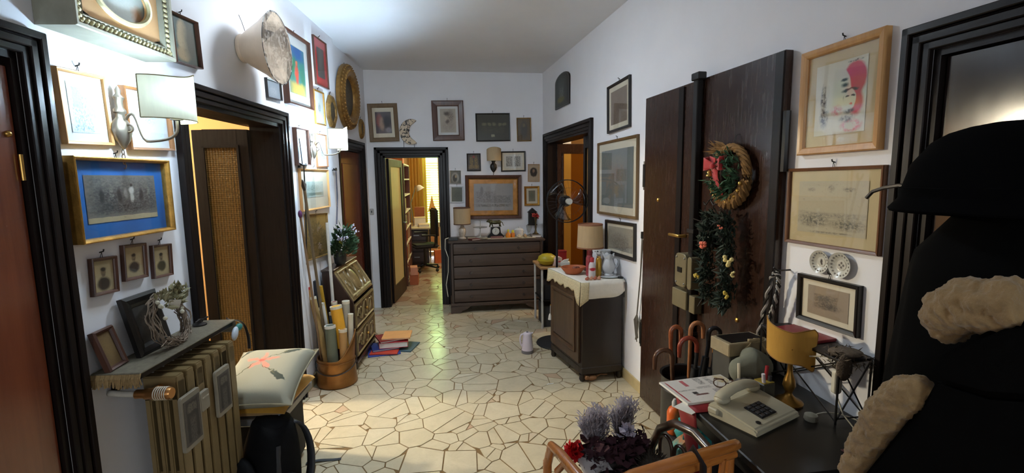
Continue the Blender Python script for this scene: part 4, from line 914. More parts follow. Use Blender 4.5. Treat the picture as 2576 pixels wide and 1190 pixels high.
# leaning frames, twig wreath, card
def leaning(u, y, w, h, label, mat, fw, prnt, lean, rz=0):
    r = thing('leaning_picture', label, 'picture', wp('N', u, y, ST), NR+rz); r.rotation_euler = (-lean, 0, NR+rz)
    b = MB(); sweep_frame(b, w, h, [(0, .018), (0, 0), (fw*.3, -.006), (fw*.7, -.002), (fw, .006), (fw, .016)]); o = b.build('frame', mat, r, (0, 0, h/2))
    MB().box(-w/2+fw*.9, w/2-fw*.9, .008, .012, fw*.9, h-fw*.9).build('print', prnt, r); return r
leaning(1.945, .078, .19, .24, 'dark carved icon leaning behind the twig wreath', BLACK, .045, art(C(46, 42, 38), [('e', .5, .5, .3, .4, C(74, 66, 54), .4, .3)], C(24, 22, 20), .3), .22)
leaning(1.765, .06, .105, .155, 'small brown framed picture leaning at the shelf end', BROWNF, .016, art(C(108, 84, 48), [('e', .5, .5, .3, .35, C(130, 104, 60), .6, .4)], C(70, 54, 32), .5), .28, .12)
r = thing('twig_wreath', 'grey twig wreath with dried flowers on the shelf', 'wreath', wp('N', 2.005, .125, ST+.004), NR); r.rotation_euler = (-.28, 0, NR+.1)
b = MB(); TW = M('dry_twig', C(128, 112, 96), .8, 0, .3, 40)
for k in range(44):
    a0 = rw.uniform(0, 2*PI); ln = rw.uniform(1.6, 3.6); R0 = rw.uniform(.088, .118); yy = rw.uniform(-.018, .018)
    b.tube([((R0+.006*math.sin(i*1.7+k))*math.cos(a0+ln*i/14), yy+.006*math.sin(i*1.1+k), .107+(R0+.006*math.sin(i*1.7+k))*math.sin(a0+ln*i/14)) for i in range(15)], rw.uniform(.0016, .0032), 5)
tag(b.build('twigs', TW, r), None, None, kind='stuff')
b = MB()
for k in range(9): a = -2.2+rw.uniform(-.4, .9); b.tube([(.095*math.cos(a), -.02, .107+.095*math.sin(a)), (.095*math.cos(a)-rw.uniform(.04, .09), -.03, .05+rw.uniform(-.03, .02))], .002, 5)
b.build('twig_ends', TW, r)
DRY = M('dried_leaf', C(150, 144, 112), .8, 0, .3, 30); DRYW = M('dried_white', C(196, 192, 172), .8, 0, .15, 30)
b = MB(); leaves(b, 110, lambda q: ((q.uniform(-.06, .10), -.02-q.uniform(0, .03), .19+q.uniform(-.03, .03)), (q.uniform(-1, 1), -.4, q.uniform(-.2, 1))), .042, rw, .4); tag(b.build('dried_leaves', DRY, r), None, None, kind='stuff')
for k in range(10): MB().ball((rw.uniform(-.10, .05), -.04, .12+rw.uniform(-.02, .12)), rw.uniform(.006, .011), 7, 5).build('dried_berry', DRYW, r, smooth=True)
MB().box(-.03, .03, -.001, .001, -.018, .018).build('white_card', PAPER, r, (-.02, -.055, .165), (.5, .3, -.2))
r = thing('iron_stand', 'dark iron candle stand at the far shelf end', 'candlestick', wp('N', 2.27, .055, ST), NR)
MB().lathe([(.030, 0), (.030, .006), (.010, .012), (.006, .03)], 14).build('base', IRON, r, smooth=True)
MB().tube([(-.03, 0, .022), (-.01, -.01, .03), (.03, .0, .02), (.045, -.015, .028)], .004, 6).build('scroll', IRON, r, smooth=True)
# ---- carrier strap hanging from the shelf corner
r = thing('hanging_bag', 'white and teal pouch with a black strap hanging by the radiator', 'bag', wp('N', 2.36, .13, .93), NR)
MB().tube(bez((.0, -.03, .03), (.06, -.05, .03), (.085, -.06, -.05), (.075, -.06, -.14), 10), .012, 8, sq=(.35, 1)).build('strap', BLKPL, r, smooth=True)
MB().ball((-.045, -.06, -.02), (.020, .014, .035), 10, 8, Matrix.Rotation(.5, 4, 'Y')).build('pouch', M('pouch_cloth', C(196, 204, 214), .5, 0, .2, 30), r, smooth=True)
MB().ball((-.005, -.06, .0), (.025, .014, .018), 10, 8).build('pouch_lining', M('teal_cloth', C(40, 120, 116), .6), r, smooth=True)
MB().tube([(0, .0, .045), (0, -.03, .03)], .003, 6).build('hook', IRON, r)
# ---- stool, cushions, backpack
c = Vector((-.985, 2.70, 0))
r = thing('stool', 'low dark stool carrying cushions in front of the glazed door', 'stool', c, NR-PI/2)
MB().box(-.19, .15, -.24, .22, .40, .44).build('seat', M('grey_board', C(120, 118, 116), .35, .2, .15, 20), r, bevel=.005)
for x in (-.17, .06):
    for y in (-.05, .20): MB().box(x-.018, x+.018, y-.018, y+.018, 0, .40).build('leg', BLACK, r, bevel=.004)
MB().box(-.17, .10, -.07, .19, .03, .398).build('skirt', M('stool_skirt', C(22, 20, 20), .8), r, bevel=.01)
def cushion(name, label, loc, rot, w, d, h, mat, piping=None, corner=.0, cat='cushion'):
    r = thing(name, label, cat, loc, 0); r.rotation_euler = rot
    n = 14; b = MB()
    for s in (1, -1):
        def fn(u, v, s=s):
            a, e = 2*u-1, 2*v-1; k = max(0, (1-a**4))*max(0, (1-e**4)); pin = 1-.10*(1-abs(a)**2)*abs(e)**3; pin2 = 1-.10*(1-abs(e)**2)*abs(a)**3
            return (a*w/2*pin2*(1-.0), e*d/2*pin, h/2+s*h/2*k**.55)
        b.sheet(None, n, n, fn)
    b.build('cover', mat, r, smooth=80)
    if piping:
        pts = []
        for k in range(48):
            t = k/48*4; sd = int(t); f = (t-sd)*2-1; a, e = [(f, -1), (1, f), (-f, 1), (-1, -f)][sd]
            pts.append((a*w/2*(1-.10*(1-abs(e)**2)*abs(a)**3), e*d/2*(1-.10*(1-abs(a)**2)*abs(e)**3), h/2))
        MB().tube(pts, .005, 6, True).build('piping', piping, r, smooth=True)
    return r
YEL = M('ochre_cushion', C(190, 140, 46), .8, 0, .12, 20, .05, 0, .2)
cushion('yellow_cushion', 'ochre yellow cushion under the floral one on the stool', (-.985, 2.66, .441), (0, 0, NR), .48, .38, .085, YEL)
PILM = art(C(176, 174, 156), [('e', .62, .62, .20, .16, C(206, 128, 106), .5, .25), ('e', .55, .60, .07, .07, C(196, 96, 80), .5), ('e', .25, .25, .10, .05, C(58, 66, 56), .15), ('e', .85, .8, .08, .035, C(60, 70, 60), .15), ('r', .45, .42, .22, .008, C(80, 80, 64), .3), ('e', .2, .7, .12, .05, C(150, 150, 110), .5)], None, wob=.05, name='floral_linen', rough=.9)
def floral():
    t = NT('floral_linen2'); v = t.coord('Object', (1, 1, 1)); sx = t.new('ShaderNodeSeparateXYZ'); nd = t.new('ShaderNodeTexNoise'); t.l.new(v, nd.inputs['Vector']); nd.inputs['Scale'].default_value = 26
    w = t.new('ShaderNodeVectorMath', operation='MULTIPLY_ADD'); t.l.new(nd.outputs['Color'], w.inputs[0]); w.inputs[1].default_value = (.05, .05, 0); t.l.new(v, w.inputs[2]); t.l.new(w.outputs[0], sx.inputs[0])
    col = C(148, 145, 128)
    def el(col, cx, cy, rx, ry, cc, soft, ang=0):
        ca, sa = math.cos(ang), math.sin(ang); X = t.math('SUBTRACT', sx.outputs[0], cx+.025); Y = t.math('SUBTRACT', sx.outputs[1], cy+.025)
        A = t.math('DIVIDE', t.math('ADD', t.math('MULTIPLY', X, ca), t.math('MULTIPLY', Y, sa)), rx); B = t.math('DIVIDE', t.math('SUBTRACT', t.math('MULTIPLY', Y, ca), t.math('MULTIPLY', X, sa)), ry)
        d = t.math('SQRT', t.math('ADD', t.math('MULTIPLY', A, A), t.math('MULTIPLY', B, B))); return t.mix(t.ramp(d, 1-soft, 1, 1, 0), col, cc)
    for k in range(5): col = el(col, .06+.05*math.cos(k*1.256), .03+.05*math.sin(k*1.256), .05, .018, C(206, 132, 112), .5, k*1.256)
    col = el(col, .06, .03, .022, .022, C(196, 92, 76), .5)
    for cx, cy, a in ((-.08, -.10, .8), (.16, -.10, 2.2), (-.10, .13, .2), (.17, .15, 2.6)): col = el(col, cx, cy, .06, .018, C(52, 60, 52), .2, a)
    for cx, cy, a in ((-.02, -.03, .9), (.12, -.03, 2.2), (-.02, .09, 2.7)): col = el(col, cx, cy, .08, .004, C(84, 84, 62), .4, a)
    t.l.new(col, t.b.inputs['Base Color']); t.b.inputs['Roughness'].default_value = .9; t.bump(t.noise(v, 180, 2), .15, .002); return t.m
cushion('floral_cushion', 'cream cushion with coral flower and dark leaves on top of the stool', (-.975, 2.645, .528), (0, -.22, NR+.06), .50, .42, .135, floral(), M('cushion_cord', C(150, 142, 116), .8))
BPK = M('backpack_nylon', C(13, 13, 15), .8, 0, .25, 25, .1, spec=.15); BPW = M('backpack_webbing', C(44, 46, 52), .5, 0, .15, 40)
r = thing('backpack', 'black backpack slumped on the floor in front of the stool', 'backpack', (-.925, 2.41, 0), -.75)
def bp(u, v):
    a = 2*PI*u; zz = .44*v; k = (1-.35*v**3)*(.75+.25*min(1, v*6)); return (.165*k*math.copysign(abs(math.cos(a))**.6, math.cos(a)), (.115*k)*math.copysign(abs(math.sin(a))**.7, math.sin(a))+.05*v, zz*(1-.0)+.012*math.sin(a*3))
MB().sheet(None, 28, 10, bp).add([bp(i/28, 1) for i in range(28)], [tuple(range(28))]).build('body', BPK, r, smooth=80)
MB().ball((0, -.115, .17), (.12, .055, .14), 14, 10).build('front_pocket', BPK, r, smooth=True)
MB().ball((.0, .05, .435), (.11, .085, .03), 14, 8).build('lid', BPK, r, smooth=True)
for s in (-1, 1):
    cv = bez((s*.07, .10, .43), (s*.10, .21, .42), (s*.12, .20, .10), (s*.11, .12, .04), 14)
    MB().sheet(None, 14, 2, lambda u, v, cv=cv: tuple(cv[round(u*14)]+Vector(((v-.5)*.055, 0, 0)))).build('shoulder_strap', BPW, r, smooth=True, solid=.012)
MB().tube(bez((-.03, .07, .45), (-.03, .07, .51), (.03, .07, .51), (.03, .07, .45), 8), .007, 6).build('grab_handle', BPW, r, smooth=True)
MB().tube([(.13, .0, .36), (.155, -.02, .22), (.15, -.03, .08)], .013, 6, sq=(.3, 1)).build('side_strap', BPW, r)
MB().ball((.16, .02, .13), (.05, .07, .09), 10, 8).build('side_pocket', BPK, r, smooth=True)
p0, p1 = onz(770, 1168), onz(858, 1156)
b = MB().sheet(None, 8, 1, lambda u, v: tuple(Vector((p0.x+(p1.x-p0.x)*u, p0.y+(p1.y-p0.y)*u+(v-.5)*.022+.01*math.sin(u*3), .005+.004*math.sin(u*6)))))
tag(b.build('loose_strap', BPW, None, solid=.003), 'black webbing strap lying on the floor beside the backpack', 'strap')
# ---- writing bureau with carved slant lid
UB = 4.03; WB = .70
r = thing('writing_bureau', 'small dark slant-lid bureau with carved medallion under the plant', 'bureau', wp('N', UB, .004, 0), NR)
WAL = wood('walnut', C(40, 26, 20), C(66, 44, 32), .35, 1, 'z', .2); CARVW = wood('worn_carved_wood', C(108, 90, 56), C(150, 130, 88), .35, 1.2, 'x', .25)
side = [(-.27, .07), (-.27, .60), (-.105, .875), (-.02, .875), (-.02, .07)]
for x0 in (0, WB-.022): MB().prism(side, x0, x0+.022, 'yz').build('side_panel', WAL, r, bevel=.003)
MB().box(-.01, WB+.01, -.125, -.015, .873, .893).build('top', WAL, r, bevel=.004)
MB().box(.02, WB-.02, -.03, -.02, .07, .875).build('back', WAL, r)
ang = math.atan2(.275, .165); L = math.hypot(.275, .165)
lid = MB().box(.022, WB-.022, -.012, .012, 0, L).build('slant_lid', CARVW, r, (0, -.262, .603), (-(PI/2-ang), 0, 0), bevel=.004)
b = MB(); sweep_frame(b, WB-.08, L-.06, [(0, -.012), (.0, -.024), (.010, -.028), (.022, -.020), (.022, -.012)]); b.build('lid_moulding', CARVW, lid, (WB/2, 0, L/2))
MB().ball((WB/2, -.010, L/2), (.085, .022, .105), 20, 12).build('medallion', CARVW, lid, smooth=True)
b = MB()
b.tube([(WB/2+.115*math.cos(a), -.016, L/2+.130*math.sin(a)) for a in [i*PI/18 for i in range(36)]], .012, 6, True)
for s in (-1, 1):
    b.tube([(WB/2+s*(.13+.06*t+.03*math.cos(t*6)), -.014, L/2+.11*math.sin(t*6)) for t in [i/16 for i in range(17)]], .010, 6)
    b.tube([(WB/2+s*(.22+.03*math.cos(t*9)*(1-t)), -.014, L/2+.04*math.sin(t*9)) for t in [i/14 for i in range(15)]], .008, 6)
b.build('scroll_carving', CARVW, lid, smooth=True)
MB().box(.10, WB-.10, -.034, -.010, .015, .035).build('book_ledge', CARVW, lid, bevel=.003)
for k, (z0, z1) in enumerate(((.355, .575), (.105, .335))):
    d = MB().box(.024, WB-.024, -.272, -.25, z0, z1).build('drawer', wood('carved_front', C(64, 46, 30), C(100, 76, 50), .35, 1, 'x', .25), r, bevel=.005)
    b = MB(); zc = (z0+z1)/2
    for s in (-1, 1):
        b.tube([(WB/2+s*(.05+.22*t), -.276, zc+.07*math.cos(t*8)*(1-.4*t)) for t in [i/22 for i in range(23)]], .009, 6)
        b.tube([(WB/2+s*(.16+.05*math.cos(t)), -.276, zc+.05*math.sin(t)) for t in [i*.4 for i in range(16)]], .007, 6)
    b.tube([(WB/2+.06*math.cos(t), -.276, zc+.075*math.sin(t)) for t in [i*PI/10 for i in range(20)]], .009, 6, True)
    b.build('scroll_carving', CARVW, d, smooth=True)
    b = MB(); sweep_frame(b, WB-.06, z1-z0-.015, [(0, -.270), (0, -.280), (.008, -.284), (.016, -.272)]); b.build('drawer_moulding', CARVW, d, (WB/2, 0, zc))
    MB().ball((WB/2, -.29, zc), .014, 10, 8).build('knob', BRASS, d, smooth=True)
MB().box(-.012, WB+.012, -.285, -.015, .055, .085).build('plinth', WAL, r, bevel=.006)
for x in (.03, WB-.03):
    for y in (-.25, -.05): MB().lathe([(.020, 0), (.030, .02), (.022, .045), (.028, .058)], 12, (x, y, 0)).build('foot', WAL, r, smooth=True)
# plant in a dark pot on the bureau
r = thing('artificial_plant', 'dark pot of green leaves with white lilac sprays on the bureau', 'plant', wp('N', UB+.26, .105, .893), NR)
MB().lathe([(.05, 0), (.07, .02), (.078, .07), (.070, .11), (.074, .118), (.066, .112), (.0, .10)], 18, sxy=(1, .68)).build('pot', M('dark_pot', C(40, 42, 40), .5), r, smooth=True)
rp = random.Random(21)
dome = lambda q: ((lambda a, s: ((.21*s*math.cos(a)+.03, .075*s*math.sin(a)-.03, .08+.26*math.sqrt(max(0, 1-s*s))*q.uniform(.3, 1)), (math.cos(a), math.sin(a)*.5-.2, .5+q.uniform(-.5, .6))))(q.uniform(0, 2*PI), math.sqrt(q.random())))
b = MB(); leaves(b, 700, dome, .06, rp, .42); tag(b.build('leaves', M('plant_green', C(58, 84, 56), .6, 0, .35, 40), r), None, None, kind='stuff')
b = MB()
for k in range(24):
    p, d = dome(rp); p = Vector(p)*1.08; d = Vector(d).normalized()
    for j in range(9): b.ball(p+d*(.008*j)+Vector((rp.uniform(-.01, .01), rp.uniform(-.01, .01), rp.uniform(-.01, .01))), .0065, 5, 4)
tag(b.build('lilac_sprays', M('lilac_white', C(190, 186, 204), .7, 0, .12, 50), r), None, None, kind='stuff')
b = MB()
for k in range(10): b.ball((-.10+rp.uniform(-.03, .03), -.04, .20+rp.uniform(-.04, .03)), .009, 6, 4)
b.build('yellow_blooms', M('yellow_bloom', C(190, 180, 60), .6), r)
# ---- copper coal scuttle with rolled posters
r = thing('copper_scuttle', 'copper coal scuttle holding rolled posters beside the bureau', 'bucket', (-.895, 3.895, 0), 0)
CPR = M('old_copper', C(150, 104, 56), .38, .75, .3, 9, .1)
n = 36; vs = []; prof = [(.150, 0), (.158, .012), (.152, .05), (.148, .14), (.142, .20)]
def rim(a): return .225+.20*max(0, math.cos(a-.25))**1.6
for rad, z in prof: vs += [(rad*math.cos(2*PI*i/n), rad*math.sin(2*PI*i/n), z) for i in range(n)]
for k in (.5, 1.): vs += [((.142+.014*k*max(0, math.cos(2*PI*i/n-.25)))*math.cos(2*PI*i/n), (.142+.014*k)*math.sin(2*PI*i/n), .20+(rim(2*PI*i/n)-.20)*k) for i in range(n)]
fs = [(j*n+i, j*n+(i+1) % n, (j+1)*n+(i+1) % n, (j+1)*n+i) for j in range(len(vs)//n-1) for i in range(n)]
MB().add(vs, fs).add([(.148*math.cos(2*PI*i/n), .148*math.sin(2*PI*i/n), .01) for i in range(n)], [tuple(range(n))]).build('body', CPR, r, smooth=True, solid=.003)
MB().tube(vs[-n:], .005, 6, True).build('rolled_rim', CPR, r, smooth=True)
MB().lathe([(.149, .0), (.152, .004), (.149, .008)], 36, (0, 0, .196)).build('seam_band', CPR, r, smooth=True)
MB().tube([(-.155*math.cos(t)*1.03, -.155*math.sin(t)*1.03, .19-.06*math.sin(t)*1.2) for t in [i*PI/16 for i in range(17)]], .004, 6).build('bail_handle', IRON, r, smooth=True)
def roll(name, label, base, top, rad, mat, endm=None, cat='roll', hollow=True):
    base, top = Vector(base), Vector(top); r = thing(name, label, cat, base)
    d = top-base; MB().tube([(0, 0, 0), d], rad, 14).build('tube', mat, r, smooth=True)
    q = Vector((0, 0, 1)).rotation_difference(d.normalized()).to_matrix().to_4x4()
    if hollow: MB().lathe([(rad*1.04, -.02), (rad*1.04, .0015), (rad*.8, .0015), (rad*.78, -.001)], 14, mt=Matrix.Translation(d) @ q).build('end_cap', endm or CREAM, r)
    return r
cx, cy = -.895, 3.895
TAN = M('tan_paper_roll', C(170, 140, 88), .7, 0, .1); GRN = M('grey_green_roll', C(104, 112, 96), .6, 0, .1)
roll('poster_tube', 'long tan poster tube leaning left in the scuttle', (cx-.04, cy-.06, .03), (cx-.155, cy+.02, .72), .024, TAN)
roll('poster_tube', 'second tan tube crossing behind the long one in the scuttle', (cx-.03, cy-.01, .03), (cx-.125, cy+.04, .62), .020, M('tan_paper_roll2', C(150, 122, 74), .7), None)
roll('wooden_baton', 'red and yellow tipped wooden baton leaning left against the wall', (cx-.07, cy+.03, .03), (cx-.185, cy+.02, .80), .016, wood('baton_wood', C(150, 110, 60), C(176, 134, 80), .5, 1, 'z', 0), REDV)
roll('poster_roll', 'pale grey-green poster roll in the middle of the scuttle', (cx-.005, cy-.07, .03), (cx-.02, cy-.06, .50), .042, GRN, PAPER)
roll('poster_roll', 'thin white poster roll behind the grey-green one', (cx-.02, cy+.03, .03), (cx-.09, cy+.04, .66), .014, PAPER)
roll('yellow_map_roll', 'bright yellow rolled map tilted in the scuttle', (cx+.06, cy-.01, .30), (cx+.02, cy+.0, .64), .046, M('map_yellow', C(226, 166, 44), .6, 0, .06))
roll('tan_roll', 'short tan cardboard roll at the right of the scuttle', (cx+.075, cy-.07, .03), (cx+.075, cy-.055, .46), .032, M('card_tan', C(176, 136, 84), .7))
roll('cream_roll', 'cream paper roll sticking up at the right rim', (cx+.105, cy+.03, .05), (cx+.125, cy+.03, .56), .022, CREAM)
roll('grey_roll', 'pale grey roll right of the yellow map', (cx+.075, cy+.065, .05), (cx+.085, cy+.07, .66), .030, M('roll_grey', C(170, 166, 150), .7))
roll('red_roll', 'dark red roll left of the yellow map', (cx+.01, cy+.08, .05), (cx-.01, cy+.085, .655), .024, M('roll_red', C(120, 34, 40), .6))
roll('blue_roll', 'slim grey-blue roll beside the red roll', (cx-.0, cy+.03, .05), (cx-.025, cy+.03, .58), .018, M('roll_blue', C(74, 92, 106), .6))
# sticks
def stick(name, label, base, top, rad, mat, cat='stick'):
    base, top = Vector(base), Vector(top); r = thing(name, label, cat, base); MB().tube([(0, 0, 0), (top-base)*.5+Vector((.004, 0, 0)), top-base], [rad*.8, rad, rad], 8).build('shaft', mat, r, smooth=True); return r, top-base
STK = wood('stick_wood', C(96, 80, 58), C(126, 108, 80), .6, 1, 'z', 0)
q = onw(771, 478, 'N', .10); q2 = onw(793, 655, 'N', .08)
g, t = stick('walking_stick', 'tall walking stick with forked antler top against the left wall', wp('N', q2[0]+.10, .10, .012), wp('N', q[0], .085, q[1]), .011, STK)
MB().tube([t, t+Vector((.0, .015, .04)), t+Vector((-.02, .03, .075))], [.011, .012, .005], 7).tube([t, t+Vector((0, -.03, .03)), t+Vector((.0, -.045, .07))], [.011, .012, .004], 7).build('antler_fork', M('antler', C(58, 48, 40), .5), g, smooth=True)
q = onw(757, 540, 'N', .08)
g, t = stick('trekking_pole', 'thin pole with a purple wrist grip beside the door frame', wp('N', 3.80, .07, .012), wp('N', q[0]+.05, .055, q[1]), .009, M('pole_tan', C(140, 112, 84), .5)); MB().ball(t, (.016, .016, .03), 8, 6).build('grip', M('purple_grip', C(92, 40, 92), .6), g, smooth=True)
q = onw(813, 565, 'N', .12)
g, t = stick('white_rod', 'slim white square rod standing behind the scuttle', (-.93, 4.055, .012), (-.945, 4.07, 1.30), .013, M('white_rod_paint', C(206, 204, 196), .5))
q = onw(800, 780, 'N', .1)
g, t = stick('yellow_ruler', 'yellow measuring stick standing among the poster rolls', (cx-.045, cy+.10, .03), (cx-.11, cy+.10, .79), .014, M('ruler_yellow', C(186, 146, 40), .5))
g, t = stick('dark_umbrella', 'closed dark umbrella leaning behind the scuttle', (-1.0, 4.03, .012), (-1.055, 4.02, .83), .022, M('umbrella_dark', C(34, 36, 44), .7))
# cord with hook by the glazed door, tassel near door 3
u, z = onw(760, 415, 'N', .02)
r = thing('hook_rail', 'black hook with a long cord between glazed door and far pictures', 'hook', wp('N', u-.02, 0, z), NR)
MB().box(-.012, .012, -.012, -.001, -.02, .02).tube([(-.06, -.03, .01), (-.03, -.045, -.005), (0, -.03, 0), (.04, -.045, -.005), (.07, -.03, .01)], .006, 6).tube([(0, -.012, 0), (0, -.03, 0)], .006, 6).build('hook', BLACK, r, smooth=True)
MB().tube([(0, -.04, 0), (-.004, -.035, -.30), (-.02, -.02, -.77)], .005, 6).build('cord', BLACK, r)
MB().tube([(0, -.03, .0), (0, -.02, .20)], .004, 6).build('cord', BLACK, r)
u, z = onw(841, 428, 'N', .02)
r = thing('hanging_leash', 'dark leash hanging from a hook beside the closed red door', 'leash', wp('N', u, 0, z), NR)
MB().tube([(-.05, -.03, .01), (0, -.035, 0), (.03, -.03, .0), (.035, -.025, .02)], .008, 6).tube([(0, -.001, 0), (0, -.035, 0)], .006, 6).build('hook', BLACK, r, smooth=True)
MB().tube([(0, -.035, 0), (.0, -.03, -.3), (-.06, -.03, -.50)], .005, 6).tube([(0, -.035, 0), (.02, -.03, -.25), (-.05, -.03, -.50)], .005, 6).build('strap', M('leash_grey', C(74, 72, 84), .7), r)
# ---- folders and books stacked on the floor
def flat(name, label, c, w, d, h, rz, mat, cat, pages=None):
    r = thing(name, label, cat, c, rz)
    if pages:
        MB().box(-w/2, w/2, -d/2, d/2, 0, .004).box(-w/2, w/2, -d/2, d/2, h-.004, h).box(-w/2, -w/2+.004, -d/2, d/2, 0, h).build('cover', mat, r, bevel=.001)
        MB().box(-w/2+.004, w/2-.006, -d/2+.005, d/2-.005, .004, h-.004).build('pages', pages, r)
    else: MB().box(-w/2, w/2, -d/2, d/2, 0, h).build('cover', mat, r, bevel=.002)
    return r
bc = Vector((-.50, 4.62, 0))
RB = M('red_binder', C(160, 28, 34), .45); OF = M('orange_folder', C(226, 158, 92), .6, 0, .05); BF = M('blue_folder', C(44, 66, 150), .5); RF = M('vermilion_folder', C(196, 62, 40), .5); TF = M('teal_folder', C(70, 96, 104), .6)
flat('blue_folder', 'blue folder at the bottom of the floor stack', bc+Vector((-.10, -.08, 0)), .30, .24, .012, .15, BF, 'folder')
flat('vermilion_folder', 'orange-red folder on the blue one, nearest the camera', bc+Vector((-.085, -.10, .0125)), .26, .20, .012, -.08, RF, 'folder')
flat('blue_album', 'dark blue album lying on the vermilion folder', bc+Vector((-.10, -.02, .025)), .25, .22, .018, .25, M('blue_album', C(38, 54, 120), .5), 'book', PAPER)
flat('teal_folder', 'grey-teal folder sticking out on the right of the floor stack', bc+Vector((.08, .01, 0)), .24, .26, .014, -.3, TF, 'folder')
flat('red_binder', 'thick red binder in the floor stack', bc+Vector((-.01, .0, .0435)), .27, .24, .055, .05, RB, 'binder', PAPER)
flat('red_book', 'dark red book leaning at the back of the floor stack', bc+Vector((-.045, .01, .0988)), .25, .23, .018, .35, M('dark_red_book', C(130, 24, 30), .5), 'book', PAPER)
flat('orange_folder', 'pale orange folder on top of the floor stack', bc+Vector((.02, .02, .1170)), .27, .23, .014, -.04, OF, 'folder', PAPER)
# ================================================================ END WALL: CHEST OF DRAWERS AND ITS THINGS
CH = wood('chest_oak', C(54, 40, 31), C(80, 61, 47), .5, .8, 'x', .04); CHZ = wood('chest_oak_z', C(48, 35, 27), C(72, 54, 41), .5, .8, 'z', .04)
r = thing('chest_of_drawers', 'old brown chest with five wavy-front drawers against the end wall', 'chest', (.08, 5.72, 0), -.012)
Wd, Dp = 1.13, .425
MB().box(0, .03, 0, Dp, .10, .87).build('side_panel', CHZ, r, bevel=.003); MB().box(Wd-.03, Wd, 0, Dp, .10, .87).build('side_panel', CHZ, r, bevel=.003)
MB().box(.03, Wd-.03, Dp-.012, Dp, .10, .87).build('back', CHZ, r)
MB().box(-.03, Wd+.03, -.025, Dp, .87, .898).build('top', CH, r, bevel=.008, seg=2)
MB().box(-.012, Wd+.012, -.012, Dp, .085, .125).build('base_rail', CH, r, bevel=.006)
for s, x0 in ((1, -.015), (-1, Wd+.015)):
    MB().prism([(x0, 0), (x0+s*.12, 0), (x0+s*.14, .03), (x0+s*.20, .05), (x0+s*.24, .085), (x0, .085)], -.014, .03).build('bracket_foot', CH, r, bevel=.003)
    MB().box(min(x0, x0+s*.08), max(x0, x0+s*.08), Dp-.04, Dp, 0, .085).build('back_foot', CH, r)
zs = [.13, .285, .425, .575, .725, .865]
for k in range(5):
    z0, z1 = zs[k]+.004, zs[k+1]-.004; hgt = z1-z0
    pts = [(z0, .0)]+[]
    prof = [(.004, z0), (-.002, z0+.006), (-.005, z0+hgt*.35), (-.005, z0+hgt*.65), (-.002, z1-.006), (.004, z1), (.03, z1), (.03, z0)]
    d = MB().prism(prof, .034, Wd-.034, 'yz').build('drawer', CH, r, bevel=.002)
    for x in ((.24, Wd-.24) if k < 4 else (.30, Wd-.30)): MB().prism([(x-.022, z0+hgt*.5), (x, z0+hgt*.5+.022), (x+.022, z0+hgt*.5), (x, z0+hgt*.5-.022)], -.026, -.012).build('escutcheon', M('escutcheon', C(44, 32, 24), .4), d, bevel=.002)
TZ = .8985
def on_chest(x, y, z=TZ): return (x, y, z)
RUNC = M('chest_runner', C(196, 186, 160), .9, 0, .08, 40, .1)
tag(MB().box(.30, 1.14, 5.78, 6.02, TZ, TZ+.004).build('table_runner', RUNC, None, bevel=.001), 'cream cloth runner along the chest top', 'runner')
TZ2 = TZ+.0045
def drum_lamp(name, label, loc, R, zs, shade, base_prof, bm, neck=BRASS, rim=None, tp=1.0):
    r = thing(name, label, 'lamp', loc); MB().lathe(base_prof, 20).build('base', bm, r, smooth=True)
    MB().tube([(0, 0, base_prof[-1][1]), (0, 0, zs[1]-.02)], .006, 8).lathe([(.014, 0), (.014, .05)], 10, (0, 0, base_prof[-1][1])).build('stem', neck, r)
    s = MB().lathe([(R, zs[0]), (R*tp, zs[1])], 32).build('shade', shade, r, smooth=True); s.data.polygons.foreach_get
    bm2 = bmesh.new(); bm2.from_mesh(s.data); bmesh.ops.delete(bm2, geom=[f for f in bm2.faces if len(f.verts) > 4], context='FACES_ONLY'); bm2.to_mesh(s.data); bm2.free()
    b = MB()
    for z, q in ((zs[0], R), (zs[1], R*tp)): b.lathe([(q*1.012, -.006), (q*1.018, 0), (q*1.012, .006), (q*.99, .006), (q*.99, -.006), (q*1.012, -.006)], 32, (0, 0, z))
    b.build('shade_trim', rim or M('shade_trim', C(96, 66, 48), .7), s)
    MB().ball((0, 0, zs[0]+.07), (.026, .026, .034), 10, 8).build('bulb', BULB_OFF, r, smooth=True)
    return r
drum_lamp('table_lamp', 'beige drum shade lamp with painted porcelain foot on the chest', (.235, 5.91, TZ), .105, (.185, .385), VELLUM2,
          [(.045, 0), (.048, .012), (.030, .022), (.038, .05), (.046, .085), (.040, .125), (.020, .145), (.026, .155), (.014, .17)], M('painted_porcelain', C(190, 176, 160), .25, 0, .3, 18))
r = thing('cake_stand', 'glass etagere dish on a thin stem next to the lamp', 'stand', (.46, 5.93, TZ2))
PG = M('pale_glass', C(176, 176, 170), .15, 0, .05)
MB().lathe([(.06, 0), (.062, .006), (.012, .014), (.005, .03), (.005, .115), (.02, .122), (.085, .128), (.092, .135), (.085, .133), (.005, .130), (.005, .20), (.010, .21), (0, .225)], 22).build('dish', PG, r, smooth=True)
